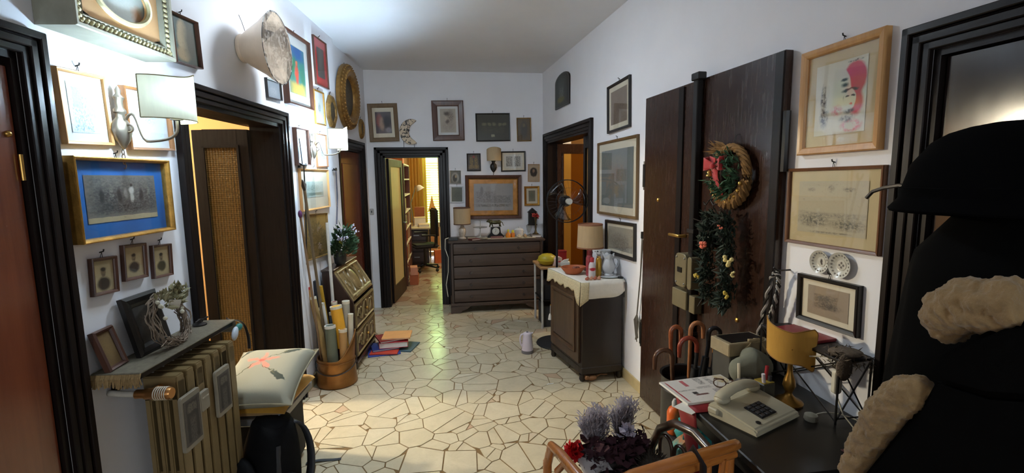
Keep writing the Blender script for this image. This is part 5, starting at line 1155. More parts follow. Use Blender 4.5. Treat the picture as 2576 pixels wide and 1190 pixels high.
# mantel clock with lioness
r = thing('mantel_clock', 'black mantel clock with round white dial and bronze animal on top', 'clock', (.65, 5.92, TZ2))
MB().prism([(-.105, .0), (.105, .0), (.10, .025), (.065, .06), (.058, .13), (-.058, .13), (-.065, .06), (-.10, .025)], -.04, .05).build('case', M('black_marble', C(26, 24, 24), .2, 0, .4, 20), r, bevel=.003)
T = Matrix.Translation((0, -.041, .080)) @ Matrix.Rotation(PI/2, 4, 'X')
d = MB().lathe([(.045, 0), (.045, .004), (.039, .008), (.039, .004), (0, .004)], 28, mt=T).build('dial', M('dial_enamel', C(206, 206, 198), .3), r, smooth=30)
b = MB().tube([(0, -.047, .080), (0, -.047, .108)], .0018, 5).tube([(0, -.047, .080), (-.014, -.047, .066)], .0022, 5)
for k in range(12): b.box(-.0015, .0015, -.0475, -.0460, .080+.030, .080+.036, Matrix.Translation((0, 0, .080)) @ Matrix.Rotation(k*PI/6, 4, 'Y') @ Matrix.Translation((0, 0, -.080)))
b.build('hands_and_marks', BLACK, d)
BRZ = M('green_bronze', C(84, 82, 56), .4, .6, .2)
def skin(name, pts, rad, edges, mat, parent, sub=2):
    me = bpy.data.meshes.new(name); me.from_pydata(pts, edges, []); o = bpy.data.objects.new(name, me); COL.objects.link(o); o.parent = parent
    md = o.modifiers.new('skin', 'SKIN'); me.skin_vertices or me.attributes
    sv = me.skin_vertices[0].data if me.skin_vertices else None
    if sv:
        for i, q in enumerate(rad): sv[i].radius = (q, q)
        sv[0].use_root = True
    md.use_smooth_shade = True; s = o.modifiers.new('sub', 'SUBSURF'); s.levels = sub; s.render_levels = sub; me.materials.append(mat); return o
a = MB().ball((.0, 0, .188), (.062, .024, .024), 14, 10).ball((-.055, 0, .196), (.028, .022, .026), 12, 8).ball((-.082, 0, .206), (.020, .017, .018), 10, 8).ball((-.100, 0, .200), (.012, .010, .009), 8, 6).ball((.048, 0, .190), (.026, .023, .027), 12, 8)
for x, y, lean in ((-.06, -.012, -.015), (-.045, .012, .015), (.052, -.012, .018), (.06, .012, -.006)): a.tube([(x, y, .185), (x+lean*.4, y, .160), (x+lean, y, .132)], [.013, .009, .007], 7)
a.tube([(.07, 0, .195), (.092, 0, .182), (.098, 0, .155), (.110, 0, .146)], [.006, .005, .004, .003], 6).ball((-.078, -.012, .222), .006, 6, 4).ball((-.078, .012, .222), .006, 6, 4)
a.build('bronze_animal', BRZ, r, smooth=True)
# small things
r = thing('yellow_bottle', 'small amber bottle with yellow top in front of the clock', 'bottle', (.805, 5.86, TZ2)); MB().lathe([(.030, 0), (.034, .01), (.032, .045), (.014, .06), (.011, .075)], 14).build('body', M('amber_resin', C(206, 120, 24), .25), r, smooth=True); MB().lathe([(.012, .074), (.014, .078), (.014, .092), (.008, .10)], 12).build('cap', M('yellow_cap', C(206, 196, 60), .4), r, smooth=True)
r = thing('yellow_jar', 'little orange jar beside the amber bottle', 'jar', (.865, 5.87, TZ2)); MB().lathe([(.022, 0), (.026, .01), (.024, .05), (.016, .06)], 14).build('body', M('orange_resin', C(196, 110, 30), .3), r, smooth=True); MB().lathe([(.017, .06), (.017, .085), (.006, .092)], 12).build('lid', M('yellow_cap', C(206, 196, 60), .4), r, smooth=True)
WP = M('white_porcelain', C(204, 204, 204), .2, 0, .04)
r = thing('tureen', 'white porcelain lidded pot right of the clock', 'pot', (.955, 5.93, TZ2)); MB().lathe([(.035, 0), (.050, .02), (.056, .06), (.052, .085)], 22).build('bowl', WP, r, smooth=True); MB().lathe([(.058, .085), (.056, .092), (.030, .105), (.006, .110), (.010, .122), (.0, .13)], 22).build('lid', WP, r, smooth=True); MB().tube([(.05, 0, .06), (.08, 0, .07), (.075, 0, .04), (.052, 0, .035)], .005, 6).tube([(-.05, 0, .06), (-.08, 0, .07), (-.075, 0, .04), (-.052, 0, .035)], .005, 6).build('handles', WP, r, smooth=True)
for k, (x, y, lab, mt) in enumerate(((.93, 5.80, 'pale seashell at the right part of the chest', C(190, 176, 150)), (1.01, 5.81, 'brown seashell beside the pale one on the chest', C(150, 124, 92)))):
    r = thing('seashell', lab, 'shell', (x, y, TZ2)); m1 = M('shell_%d' % k, mt, .5, 0, .2, 40)
    MB().lathe([(.0, .0), (.010, .004), (.022, .014), (.018, .026), (.012, .034), (.006, .044), (0, .05)], 12, sxy=(1.5, 1)).build('shell', m1, r, (0, 0, .0), (0, .0, k*.8), smooth=True); MB().tube([(.02, -.018, .012), (.0, -.026, .010), (-.02, -.018, .012)], .004, 6).build('lip', m1, r, smooth=True)
r = thing('glass_vase', 'clear glass vase beside the candlestick', 'vase', (1.085, 5.93, TZ2)); MB().lathe([(.028, 0), (.032, .006), (.020, .03), (.034, .10), (.040, .14), (.037, .139), (.030, .10), (.0, .02)], 18).build('body', pane_mat('vase_glass', (.9, .92, .92, 1), .03, 2.5), r, smooth=True)
r = thing('candlestick', 'tall dark candlestick with a red flower on a book', 'candlestick', (1.165, 5.91, TZ+.0295)); MB().lathe([(.040, 0), (.040, .008), (.020, .02), (.010, .06), (.014, .09), (.008, .14), (.016, .19), (.022, .215), (.024, .22)], 16).build('stem', M('olive_metal', C(74, 66, 44), .4, .5), r, smooth=True)
b = MB(); leaves(b, 60, lambda q: ((q.uniform(-.01, .01), q.uniform(-.01, .01), .23), (q.uniform(-1, 1), q.uniform(-1, 1), q.uniform(-.3, 1))), .045, random.Random(4), .7); b.build('red_flower', M('dusty_red', C(150, 44, 44), .7), r)
flat('grey_book', 'grey book under the candlestick at the right end of the chest', (1.155, 5.90, TZ+.0005), .12, .17, .028, .05, M('grey_book', C(120, 116, 120), .6), 'book', PAPER)
flat('maroon_book', 'small maroon notebook at the front left of the chest', (.375, 5.76, TZ+.0005), .13, .09, .016, .5, M('maroon', C(98, 38, 32), .5), 'book', PAPER)
flat('clock_box', 'flat rose-brown box in front of the clock', (.655, 5.83, TZ2), .15, .06, .022, 0, M('rose_brown', C(128, 86, 78), .5), 'box')
flat('black_box', 'low black box at the left end of the chest', (.115, 5.80, TZ+.0005), .11, .12, .03, 0, BLACK, 'box')
b = MB(); b.lathe([(.045, 0), (.05, .004), (.05, .012), (.045, .014)], 18); tag(b.build('ashtray', M('stone_dish', C(140, 132, 112), .5), None, (.49, 5.80, TZ2)), 'small round stone dish in front of the etagere', 'dish')
# white cable hanging from the chest left side
pts = [Vector((.06, 5.78, .93)), Vector((.02, 5.75, .92)), Vector((.015, 5.74, .80)), Vector((.05, 5.735, .70)), Vector((.045, 5.73, .52)), Vector((.015, 5.73, .36)), Vector((.04, 5.735, .16))]
sm = []
for i in range(len(pts)-1): sm += [pts[i].lerp(pts[i+1], k/4) for k in range(4)]
tag(MB().tube(sm, .005, 6).build('lamp_cable', PLASTW, None, smooth=True), 'white lamp cable hanging down the left side of the chest', 'cable')
# ================================================================ STUDY BEHIND THE END WALL
BK = wood('bookcase_wood', C(78, 40, 24), C(112, 62, 38), .4, .8, 'z', .2)
r = thing('bookcase', 'tall brown bookcase with white shelves inside the study', 'bookcase', (-.56, 7.35, 0), PI/2)
# local x runs away from the door, local -y faces the room centre
MB().box(0, .03, 0, .30, 0, 1.88).build('side_panel', BK, r, bevel=.002); MB().box(1.17, 1.2, 0, .30, 0, 1.88).build('side_panel', BK, r, bevel=.002); MB().box(.03, 1.17, .285, .30, 0, 1.88).build('back', BK, r)
SHW = M('shelf_white', C(214, 200, 180), .5)
SHZ = [.05, .34, .62, .86, 1.12, 1.38, 1.63, 1.86]
for z in SHZ: MB().box(.03, 1.17, .0, .285, z, z+.02).build('shelf', SHW, r, bevel=.002)
rb = random.Random(31); CL = [C(196, 92, 60), C(214, 140, 110), C(180, 60, 50), C(220, 190, 160), C(150, 80, 60), C(206, 120, 70), C(196, 170, 150), C(120, 60, 60)]
ix = 0
for si in range(7):
    x = .04
    while x < 1.12 and ix < 95:
        w = rb.uniform(.035, .06); hh = min(SHZ[si+1]-SHZ[si]-.05, rb.uniform(.17, .23)); dep = rb.uniform(.17, .22); k = rb.randrange(8)
        o = thing('book', '%s book on the %s shelf of the study bookcase' % (('rust', 'salmon', 'red', 'cream', 'brown', 'orange', 'beige', 'maroon')[k], ('lowest', 'second lowest', 'third', 'middle', 'fifth', 'sixth', 'top')[si]), 'book', (-.56-.0-rb.uniform(.005, .05), 7.35+x+w/2, SHZ[si]+.0205), PI/2, 'books in the study bookcase')
        mt = M('book_%d' % k, CL[k], .5, 0, .1); yy = 0
        MB().box(-w/2, -w/2+.003, 0, dep, 0, hh).box(w/2-.003, w/2, 0, dep, 0, hh).box(-w/2, w/2, 0, .003, 0, hh).build('cover', mt, o)
        MB().box(-w/2+.003, w/2-.003, .003, dep-.005, .004, hh-.004).build('pages', PAPER, o)
        x += w+.003; ix += 1
        if rb.random() < .08: x += .08
for k, (w, d, h, z) in enumerate(((.30, .22, .10, 1.8805), (.22, .2, .12, 1.981))):
    flat('carton', ('orange carton on top of the study bookcase', 'smaller pink carton on the orange one in the study')[k], (-.70, 7.75, z), d, w, h, 0, M('carton_%d' % k, (C(206, 120, 70), C(214, 150, 130))[k], .7), 'box')
flat('orange_crate', 'orange crate on the floor by the bookcase', (-.475, 7.55, 0), .13, .26, .15, 0, M('crate_orange', C(176, 92, 52), .6), 'box')
flat('pink_parcel', 'pale pink parcel on the orange crate', (-.478, 7.55, .1505), .11, .22, .12, .1, M('parcel_pink', C(214, 150, 124), .7), 'box')
# desk
r = thing('desk', 'study desk with a pale top and dark pedestal', 'desk', (-.74, 8.95, 0))
MB().box(0, .50, 0, 1.1, .71, .74).build('top', M('desk_top', C(206, 190, 150), .4), r, bevel=.003); MB().box(.02, .46, .02, .42, .05, .71).build('pedestal', M('desk_dark', C(48, 36, 32), .5), r, bevel=.003)
for z in (.10, .31, .51): d = MB().box(.05, .43, .008, .022, z, z+.17).build('drawer', M('desk_dark2', C(60, 44, 38), .4), r, bevel=.002); MB().box(.19, .29, -.002, .010, z+.08, z+.095).build('handle', STEEL, d)
for x in (.03, .46): MB().box(x-.015, x+.015, 1.05, 1.08, 0, .71).build('leg', BLACK, r)
r = thing('desk_lamp', 'angled white desk lamp in the study', 'lamp', (-.55, 9.15, .7405)); MB().lathe([(.07, 0), (.07, .015), (.015, .02)], 18).build('base', PLASTW, r, smooth=True); MB().tube([(0, 0, .02), (-.04, 0, .45), (.06, .05, .78)], .009, 8).build('arm', STEEL, r, smooth=True); MB().lathe([(.02, .05), (.045, .03), (.085, -.05)], 18, mt=Matrix.Translation((.12, .05, .74)) @ Matrix.Rotation(-.5, 4, 'Y')).build('shade', PLASTW, r, smooth=True)
for k, (x, y, w, d, h, lab) in enumerate(((-.45, 9.45, .22, .3, .16, 'pile of pale papers at the back of the study desk'), (-.36, 9.18, .2, .26, .05, 'thin paper pad on the study desk'))):
    flat('paper_pile', lab, (x, y, .7405), w, d, h, .1, M('pile_%d' % k, C(214, 190, 160), .7, 0, .2, 60, .3, stretch=(1, 1, 12)), 'papers', PAPER)
flat('file_box', 'brown file box standing on the study desk', (-.46, 9.80, .7405), .2, .28, .34, .0, M('filebox', C(150, 88, 52), .6), 'box')
# office chair
r = thing('office_chair', 'black swivel chair at the study desk', 'chair', (-.34, 8.60, 0), .3)
for k in range(5):
    a = k*2*PI/5+.3; g = MB().tube([(.03*math.cos(a), .03*math.sin(a), .10), (.27*math.cos(a), .27*math.sin(a), .07)], [.022, .014], 8).build('base_leg', BLKPL, r); MB().ball((.27*math.cos(a), .27*math.sin(a), .03), (.03, .03, .03), 8, 6).build('castor', BLKPL, g, smooth=True)
MB().tube([(0, 0, .10), (0, 0, .42)], .025, 10).build('column', BLKPL, r)
MB().box(-.22, .22, -.21, .21, .42, .49).build('seat', M('chair_fabric', C(28, 28, 30), .8, 0, .2, 30), r, bevel=.03, seg=3, smooth=True)
MB().box(.16, .22, -.19, .19, .60, 1.12).build('backrest', M('chair_fabric', C(28, 28, 30), .8), r, bevel=.028, seg=3, smooth=True)
MB().tube([(.10, 0, .44), (.23, 0, .46), (.23, 0, .66)], .02, 8).build('back_bracket', BLKPL, r)
for s in (-1, 1): MB().tube([(.12, s*.22, .46), (.12, s*.27, .52), (.12, s*.27, .66), (-.12, s*.27, .67)], .018, 8).build('armrest', BLKPL, r, smooth=True)
r = thing('paper_bag', 'small orange paper bag on the study floor', 'bag', (-.10, 9.35, 0), .2); MB().box(-.09, .09, -.05, .05, 0, .26).build('bag', M('bag_orange', C(214, 110, 60), .6), r, bevel=.004); MB().tube(bez((-.04, -.05, .26), (-.04, -.05, .36), (.04, -.05, .36), (.04, -.05, .26), 8), .005, 6).build('handle', PAPER, r)
# curtain and hanging ornament at the window
CUR = shade_mat('yellow_curtain', C(216, 176, 96), .45, 12)
b = MB().sheet(None, 40, 6, lambda u, v: (-.66+.34*u, 10.30+.025*math.sin(u*34), .04+2.46*v)); tag(b.build('curtain', CUR, None, smooth=True), 'yellow curtain beside the study window', 'curtain')
b = MB().tube([(-.75, 10.30, 2.5), (.6, 10.30, 2.5)], .012, 8); tag(b.build('curtain_rod', IRON, None), 'dark curtain rod over the study window', 'rod')
r = thing('paper_bird', 'pale paper bird ornament hanging before the study window', 'ornament', (-.22, 10.285, 1.05)); MB().prism([(-.06, 0), (0, .26), (.05, .02), (.12, -.10), (.02, -.03), (-.10, -.12)], -.004, .004).build('bird', M('straw_paper', C(226, 170, 90), .7), r); MB().tube([(0, 0, .26), (0, 0, 1.44)], .001, 4).build('thread', PAPER, r)
# ================================================================ RIGHT SIDE: CUPBOARD, FAN, LOW TABLE, KETTLE
CUP_LIT = wood('cupboard_lit_front', C(58, 41, 28), C(88, 65, 45), .4, .8, 'z', .15); CUP_SHADE = wood('cupboard_shaded_side', C(26, 17, 13), C(40, 27, 20), .45, .8, 'z', .2)  # lighter front, darker body: light and shade put into the wood colours
A, Bp, Cc, Dd = Vector((1.070, 3.545)), Vector((1.412, 3.570)), Vector((1.382, 4.18)), Vector((.960, 4.155))
r = thing('cupboard', 'dark wooden cupboard with panelled front under the lace cloth', 'cupboard', (A.x, A.y, 0))
def loc2(p, c=A): return (p.x-c.x, p.y-c.y)
poly = [loc2(p) for p in (A, Bp, Cc, Dd)]
MB().prism(poly, .075, .80, 'xy').build('body', CUP_SHADE, r, bevel=.004)
cxy = Vector((sum(p[0] for p in poly)/4, sum(p[1] for p in poly)/4)); big = [tuple(cxy+(Vector(p)-cxy)*1.035) for p in poly]
MB().prism(big, .80, .822, 'xy').build('top', CUP_SHADE, r, bevel=.004)
MB().prism([tuple(cxy+(Vector(p)-cxy)*1.02) for p in poly], .06, .12, 'xy').build('plinth', CUP_SHADE, r, bevel=.005)
fd = (Dd-A).normalized(); ang = math.atan2(fd.y, fd.x); fl = (Dd-A).length
d = MB().box(.03, fl-.03, -.0, .020, .15, .77).build('door', CUP_LIT, r, (0, 0, 0), (0, 0, ang), bevel=.003)
b = MB(); sweep_frame(b, fl-.16, .46, [(0, .0), (0, -.012), (.010, -.018), (.030, -.006), (.030, .0)])
o = b.build('door_moulding', CUP_LIT, d, (fl/2, .020, .46), (0, 0, PI))
MB().box(.10, fl-.10, .018, .026, .27, .65).build('door_panel', CUP_LIT, d, bevel=.004)
MB().lathe([(.0, 0), (.006, 0), (.006, .012), (.004, .014)], 10, mt=Matrix.Translation((fl-.055, .020, .50)) @ Matrix.Rotation(-PI/2, 4, 'X')).build('key', BRASS, d)
t = MB().tube([(fl-.055, .032, .50), (fl-.055, .034, .42)], .002, 5).lathe([(.018, -.055), (.013, -.02), (.005, 0)], 10, (fl-.055, .036, .42)).build('key_tassel', PAPER, d)
for p in poly: q = cxy+(Vector(p)-cxy)*.93; MB().lathe([(.016, 0), (.026, .02), (.022, .05), (.028, .06)], 12, (q.x, q.y, 0)).build('foot', CUP_SHADE, r, smooth=True)
# runner cloth with lace edge
LIN = M('linen_cloth', C(228, 220, 206), .9, 0, .05, 40, .08); LACE = M('ecru_lace', C(212, 196, 156), .9, 0, .2, 90, .4)
CT = .8225
r = thing('lace_cloth', 'cream linen cloth with lace edge draped over the cupboard', 'tablecloth', (A.x, A.y, CT))
W0, W1, W2, W3 = [Vector((p[0], p[1], .004)) for p in big]
W0 += Vector((-.012, -.012, 0)); W1 += Vector((.0, -.014, 0)); W3 += Vector((-.014, 0, 0))
def top(u, v): return (W0*(1-u)+W1*u)*(1-v)+(W3*(1-u)+W2*u)*v
b = MB().sheet(None, 10, 10, lambda u, v: tuple(top(u, v)))
b.sheet(None, 14, 4, lambda u, v: tuple(top(u, 0)+Vector((0, -.004*v-.006*v*math.sin(u*9), -v*(.135-.05*(2*u-1)**4*(u > .5)-.0))))); b.build('cloth', LIN, r, smooth=True, solid=.002)
b = MB().sheet(None, 24, 5, lambda u, v: tuple(top(0, u)+Vector((-.005-.012*v-.008*math.sin(u*22)*v, 0, -v*(.085+.012*math.sin(u*37)+.10*max(0, 1-u*7)+.05*max(0, (u-.85)*6))))))
b.sheet(None, 5, 5, lambda u, v: tuple(W0+Vector((-.004+.07*u, -.008, 0))+Vector((-.01*v, -.008*v, -v*(.19-.05*u))))); b.build('lace_edge', LACE, r, smooth=True, solid=.002)
CZ = CT+.0065
# lamp
drum_lamp('table_lamp', 'cream drum shade lamp on the cupboard before the black framed print', (1.27, 3.98, CZ), .115, (.205, .405), shade_mat('cream_shade', C(226, 196, 152), .35),
          [(.06, 0), (.06, .012), (.022, .03), (.030, .08), (.018, .13), (.024, .16), (.012, .19)], M('lamp_brown', C(78, 50, 36), .4), BRASS, M('lamp_fringe', C(150, 100, 72), .8), .93)
r = thing('terracotta_bowl', 'oval terracotta bowl at the front of the cupboard', 'bowl', (1.085, 3.86, CZ), .1)
MB().lathe([(.05, 0), (.065, .006), (.10, .045), (.112, .062), (.104, .062), (.090, .045), (.05, .014), (0, .012)], 26, sxy=(1, .78)).build('bowl', M('terracotta', C(176, 92, 50), .6, 0, .12), r, smooth=True)
b = MB()
for k in range(6): b.ball((rw.uniform(-.05, .05), rw.uniform(-.04, .04), .04), rw.uniform(.016, .024), 8, 6)
b.build('nuts', M('nut_brown', C(110, 54, 34), .6), r, smooth=True)
def bottle(name, label, loc, prof, mat, capp=None, capm=None, lab=None, cat='bottle'):
    r = thing(name, label, cat, loc); MB().lathe(prof, 18).build('body', mat, r, smooth=True)
    if capp: MB().lathe(capp, 14).build('cap', capm, r, smooth=True)
    if lab: z0, z1, rad, lm = lab; MB().lathe([(rad, z0), (rad, z1)], 18, arc=(-PI, 0)).build('paper_label', lm, r, smooth=True)
    return r
RW = art(C(214, 206, 202), [('e', .5, .75, .5, .2, C(176, 30, 44), .3), ('r', .5, .3, .4, .2, C(196, 190, 188), .3, .4)], None)
bottle('spray_bottle', 'red and white printed bottle in the middle of the cupboard', (1.185, 3.66, CZ), [(.026, 0), (.028, .006), (.028, .10), (.022, .122), (.013, .135)], M('red_white_plastic', C(206, 196, 194), .3), [(.016, .133), (.016, .165), (.012, .17)], M('red_cap', C(170, 34, 44), .4), (.02, .095, .0285, RW))
bottle('tall_red_bottle', 'taller bottle with red patterned top behind the printed one', (1.195, 3.76, CZ), [(.028, 0), (.030, .008), (.030, .15), (.020, .175)], M('red_pattern', C(150, 60, 66), .4, 0, .5, 40), [(.021, .172), (.024, .178), (.022, .21), (.010, .215)], M('dark_red_cap', C(120, 34, 40), .4))
bottle('gold_bottle', 'slim gold bottle beside the white pitcher', (1.255, 3.70, CZ), [(.022, 0), (.024, .006), (.024, .145), (.018, .155)], M('gold_foil', C(176, 136, 50), .3, .7, .15), [(.016, .154), (.016, .172)], BRASS)
r = thing('cow_figure', 'white and black spotted figurine behind the gold bottle', 'figurine', (1.285, 3.80, CZ)); CW = M('cow_spots', C(190, 186, 182), .5, 0, .0, 20)
MB().lathe([(.024, 0), (.026, .01), (.018, .06), (.024, .10), (.018, .15), (.010, .165)], 14).build('body', CW, r, smooth=True); MB().ball((0, -.006, .185), (.022, .024, .026), 10, 8).ball((0, -.026, .178), (.013, .012, .011), 8, 6).ball((-.026, 0, .195), (.012, .004, .006), 8, 6).ball((.026, 0, .195), (.012, .004, .006), 8, 6).build('head', CW, r, smooth=True); MB().ball((-.012, -.02, .198), .007, 6, 5).ball((.014, -.012, .11), .010, 6, 5).ball((-.012, -.016, .06), .011, 6, 5).build('spots', BLACK, r, smooth=True)
PG2 = M('grey_white_glaze', C(196, 198, 200), .2, 0, .06)
r = thing('white_pitcher', 'white ribbed glass pitcher on a glass plate on the cupboard', 'pitcher', (1.335, 3.69, CZ+.009))
vs = []; n = 28; pr = [(.038, 0), (.042, .008), (.030, .02), (.052, .055), (.056, .085), (.036, .125), (.030, .14), (.046, .175)]
for rad, z in pr: vs += [((rad*(1+.06*math.cos(i*2*PI/n*7)))*math.cos(2*PI*i/n), (rad*(1+.06*math.cos(i*2*PI/n*7)))*math.sin(2*PI*i/n), z+(.012*math.cos(2*PI*i/n*4) if z > .17 else 0)) for i in range(n)]
MB().add(vs, [(j*n+i, j*n+(i+1) % n, (j+1)*n+(i+1) % n, (j+1)*n+i) for j in range(len(pr)-1) for i in range(n)]).build('body', PG2, r, smooth=True, solid=.003); MB().tube(bez((.035, 0, .14), (.10, 0, .17), (.10, 0, .07), (.052, 0, .06), 10), .006, 7).build('handle', PG2, r, smooth=True)
r = thing('glass_plate', 'round pale glass plate under the pitcher', 'plate', (1.335, 3.69, CZ)); MB().lathe([(.05, 0), (.085, .004), (.095, .009), (.092, .0105), (.05, .006), (0, .006)], 30).build('plate', M('green_glass_plate', C(186, 196, 188), .15, 0, .04), r, smooth=True); MB().lathe([(.093, .0095), (.0955, .0105), (.093, .0115)], 30).build('rim', PG2, r, smooth=True)
r = thing('ceramic_tile_vase', 'tall grey-white vase behind the pitcher', 'vase', (1.365, 3.84, CZ)); MB().lathe([(.030, 0), (.040, .01), (.046, .10), (.038, .17), (.044, .20), (.040, .198), (.03, .15), (0, .02)], 20).build('body', PG2, r, smooth=True); MB().lathe([(.0445, 0), (.0465, .003), (.0445, .006)], 20, (0, 0, .19)).build('lip', WP, r, smooth=True)
r = thing('toy_cars', 'small row of reddish toy ornaments at the cupboard edge', 'ornament', (1.17, 3.585, CZ), .05)
for k in range(4): MB().ball((-.05+.033*k, 0, .012), (.018, .013, .012), 8, 6).ball((-.045+.033*k, -.002, .024), (.010, .008, .008), 8, 6).build('bead', M('toy_%d' % (k % 2), (C(176, 96, 70), C(196, 140, 110))[k % 2], .5), r, smooth=True)
r = thing('black_plug', 'black plug with cable at the wall end of the cupboard', 'plug', (1.405, 3.60, CZ), -.5); MB().box(-.022, .022, -.010, .010, 0, .016).build('plug', BLKPL, r, bevel=.004); MB().tube([(.02, 0, .008), (.03, -.02, .006), (.035, -.045, -.02), (.036, -.05, -.14)], .003, 6).build('cable', BLKPL, r)
# tan object under cupboard
r = thing('toy_animal', 'small tan toy animal lying under the cupboard', 'toy', (1.16, 3.56, 0), .3); TN = M('tan_toy', C(150, 108, 72), .7); MB().ball((0, 0, .024), (.045, .024, .022), 10, 8).ball((-.05, 0, .034), (.02, .018, .018), 8, 6).build('body', TN, r, smooth=True); MB().tube([(.04, 0, .03), (.09, .01, .035), (.15, .0, .025)], [.009, .006, .004], 6).build('tail', TN, r, smooth=True); MB().ball((-.06, -.014, .05), .008, 6, 4).ball((-.06, .014, .05), .008, 6, 4).build('ears', TN, r, smooth=True)
r = thing('white_slip', 'white paper scrap on the floor before the cupboard', 'scrap', onz(1385, 968)); MB().sheet(None, 4, 1, lambda u, v: (-.03+.06*u, .012*(v-.5)+.02*u, .004+.003*math.sin(u*6))).build('scrap', PAPER, r, solid=.001)
# ---- standing fan
r = thing('standing_fan', 'black standing fan with round cage and heavy disc base', 'fan', (1.09, 4.47, 0), .06)
MB().lathe([(.20, 0), (.205, .008), (.20, .018), (.05, .030), (.03, .05)], 36).build('base', M('fan_base', C(30, 31, 32), .6, 0, .1), r, smooth=True)
MB().tube([(0, 0, .04), (0, 0, .72)], .016, 12).tube([(0, 0, .70), (0, 0, 1.28)], .011, 12).build('pole', BLKPL, r, smooth=True); MB().lathe([(.022, 0), (.024, .02), (.018, .05)], 12, (0, 0, .69)).build('collar', BLKPL, r, smooth=True)
hx, hz = .105, 1.415
MB().tube([(0, 0, 1.26), (.03, .02, 1.32), (.06, .05, 1.38)], .014, 8).lathe([(.035, 0), (.055, .02), (.055, .10), (.035, .13)], 16, mt=Matrix.Translation((hx, .13, hz)) @ Matrix.Rotation(PI/2, 4, 'X')).build('motor', BLKPL, r, smooth=True)
b = MB(); RR = .205
for yy in (-.05, .03): b.tube([(hx+RR*math.cos(t), yy*.3, hz+RR*math.sin(t)) for t in [i*PI/24 for i in range(48)]], .004, 6, True)
for k in range(32):
    a = k*PI/16
    b.tube([(hx+.035*math.cos(a), -.06, hz+.035*math.sin(a)), (hx+.12*math.cos(a), -.055, hz+.12*math.sin(a)), (hx+RR*math.cos(a), -.012, hz+RR*math.sin(a))], .0008, 4)
b.tube([(hx+.13*math.cos(t), -.053, hz+.13*math.sin(t)) for t in [i*PI/20 for i in range(40)]], .0010, 4, True)
b.build('cage', BLKPL, r)
BL = pane_mat('smoky_blade', (.62, .62, .62, 1), .12, 3.0)
for k in range(3):
    a0 = -2.2+k*2*PI/3
    def bl(u, v, a0=a0):
        rad = .035+.155*u; a = a0+(v-.5)*(.55+.5*u)+.35*u; return (hx+rad*math.cos(a), -.005+.022*(v-.5), hz+rad*math.sin(a))
    MB().sheet(None, 8, 6, bl).build('blade', BL, r, smooth=True, solid=.002)
MB().lathe([(.0, .0), (.022, .0), (.028, .012), (.028, .04)], 16, mt=Matrix.Translation((hx, -.065, hz)) @ Matrix.Rotation(-PI/2, 4, 'X')).build('hub', M('fan_hub', C(190, 186, 172), .4), r, smooth=True)
MB().lathe([(.0, .0), (.03, .0), (.03, .008)], 16, mt=Matrix.Translation((hx, -.072, hz)) @ Matrix.Rotation(-PI/2, 4, 'X')).build('badge', M('fan_badge', C(206, 202, 190), .4), r)
# ---- low table with white legs behind the cupboard
r = thing('low_table', 'low wooden table with white legs in front of the far right door', 'table', (1.0, 4.92, 0))
MB().box(.02, .38, 0, .46, .66, .685).build('top', wood('table_pine', C(150, 112, 70), C(176, 138, 92), .5, 1, 'y', 0), r, bevel=.004)
WL = M('white_leg', C(190, 188, 182), .4)
for x in (.045, .35):
    for y in (.03, .43): MB().tube([(x, y, 0), (x, y, .66)], .013, 10).build('leg', WL, r, smooth=True)
MB().box(.04, .36, .02, .44, .30, .315).build('under_shelf', BLACK, r, bevel=.002)
flat('dark_case', 'dark case on the lower shelf of the low table', (1.19, 5.14, .3155), .28, .34, .16, 0, M('dark_case', C(34, 34, 36), .5), 'case')
flat('dark_carton', 'grey-black carton on the floor under the low table', (1.19, 5.14, 0), .24, .30, .24, 0, M('dark_carton', C(46, 46, 48), .7), 'box')
r = thing('yellow_bowl', 'yellow melon-like bowl on the low table', 'bowl', (1.12, 5.05, .6855)); YB = M('olive_yellow', C(176, 158, 36), .4, 0, .1)
MB().lathe([(.04, 0), (.075, .02), (.095, .06), (.085, .10), (.05, .125), (0, .13)], 20, sxy=(1.1, 1)).build('bowl', YB, r, smooth=True); MB().lathe([(.098, 0), (.103, .004), (.098, .008)], 20, (0, 0, .055), sxy=(1.1, 1)).build('band', YB, r, smooth=True)
r = thing('red_tin', 'red tin standing on the low table', 'tin', (1.30, 5.10, .6855)); MB().box(-.045, .045, -.045, .045, 0, .15).build('tin', M('red_tin', C(150, 34, 36), .4), r, bevel=.006); MB().box(-.047, .047, -.047, .047, .135, .152).build('lid', M('red_tin_lid', C(130, 28, 32), .4), r, bevel=.003)
r = thing('paper_packet', 'pink and white paper packet beside the yellow bowl', 'packet', (1.225, 4.985, .6855), .3); MB().prism([(-.05, 0), (.05, 0), (.04, .09), (.0, .11), (-.045, .085)], -.03, .03).build('packet', M('packet_paper', C(206, 180, 170), .7, 0, .2, 30), r, bevel=.006); MB().box(-.02, .03, -.032, -.029, .02, .06).build('printed_square', RW, r)
r = thing('egg_box', 'white carton with a napkin at the front of the low table', 'box', (1.30, 4.955, .6855), -.2); MB().box(-.05, .05, -.03, .03, 0, .05).build('box', PAPER, r, bevel=.004); MB().prism([(-.04, .05), (.03, .05), (.04, .08), (-.01, .07)], -.02, .01).build('napkin', PAPER, r)
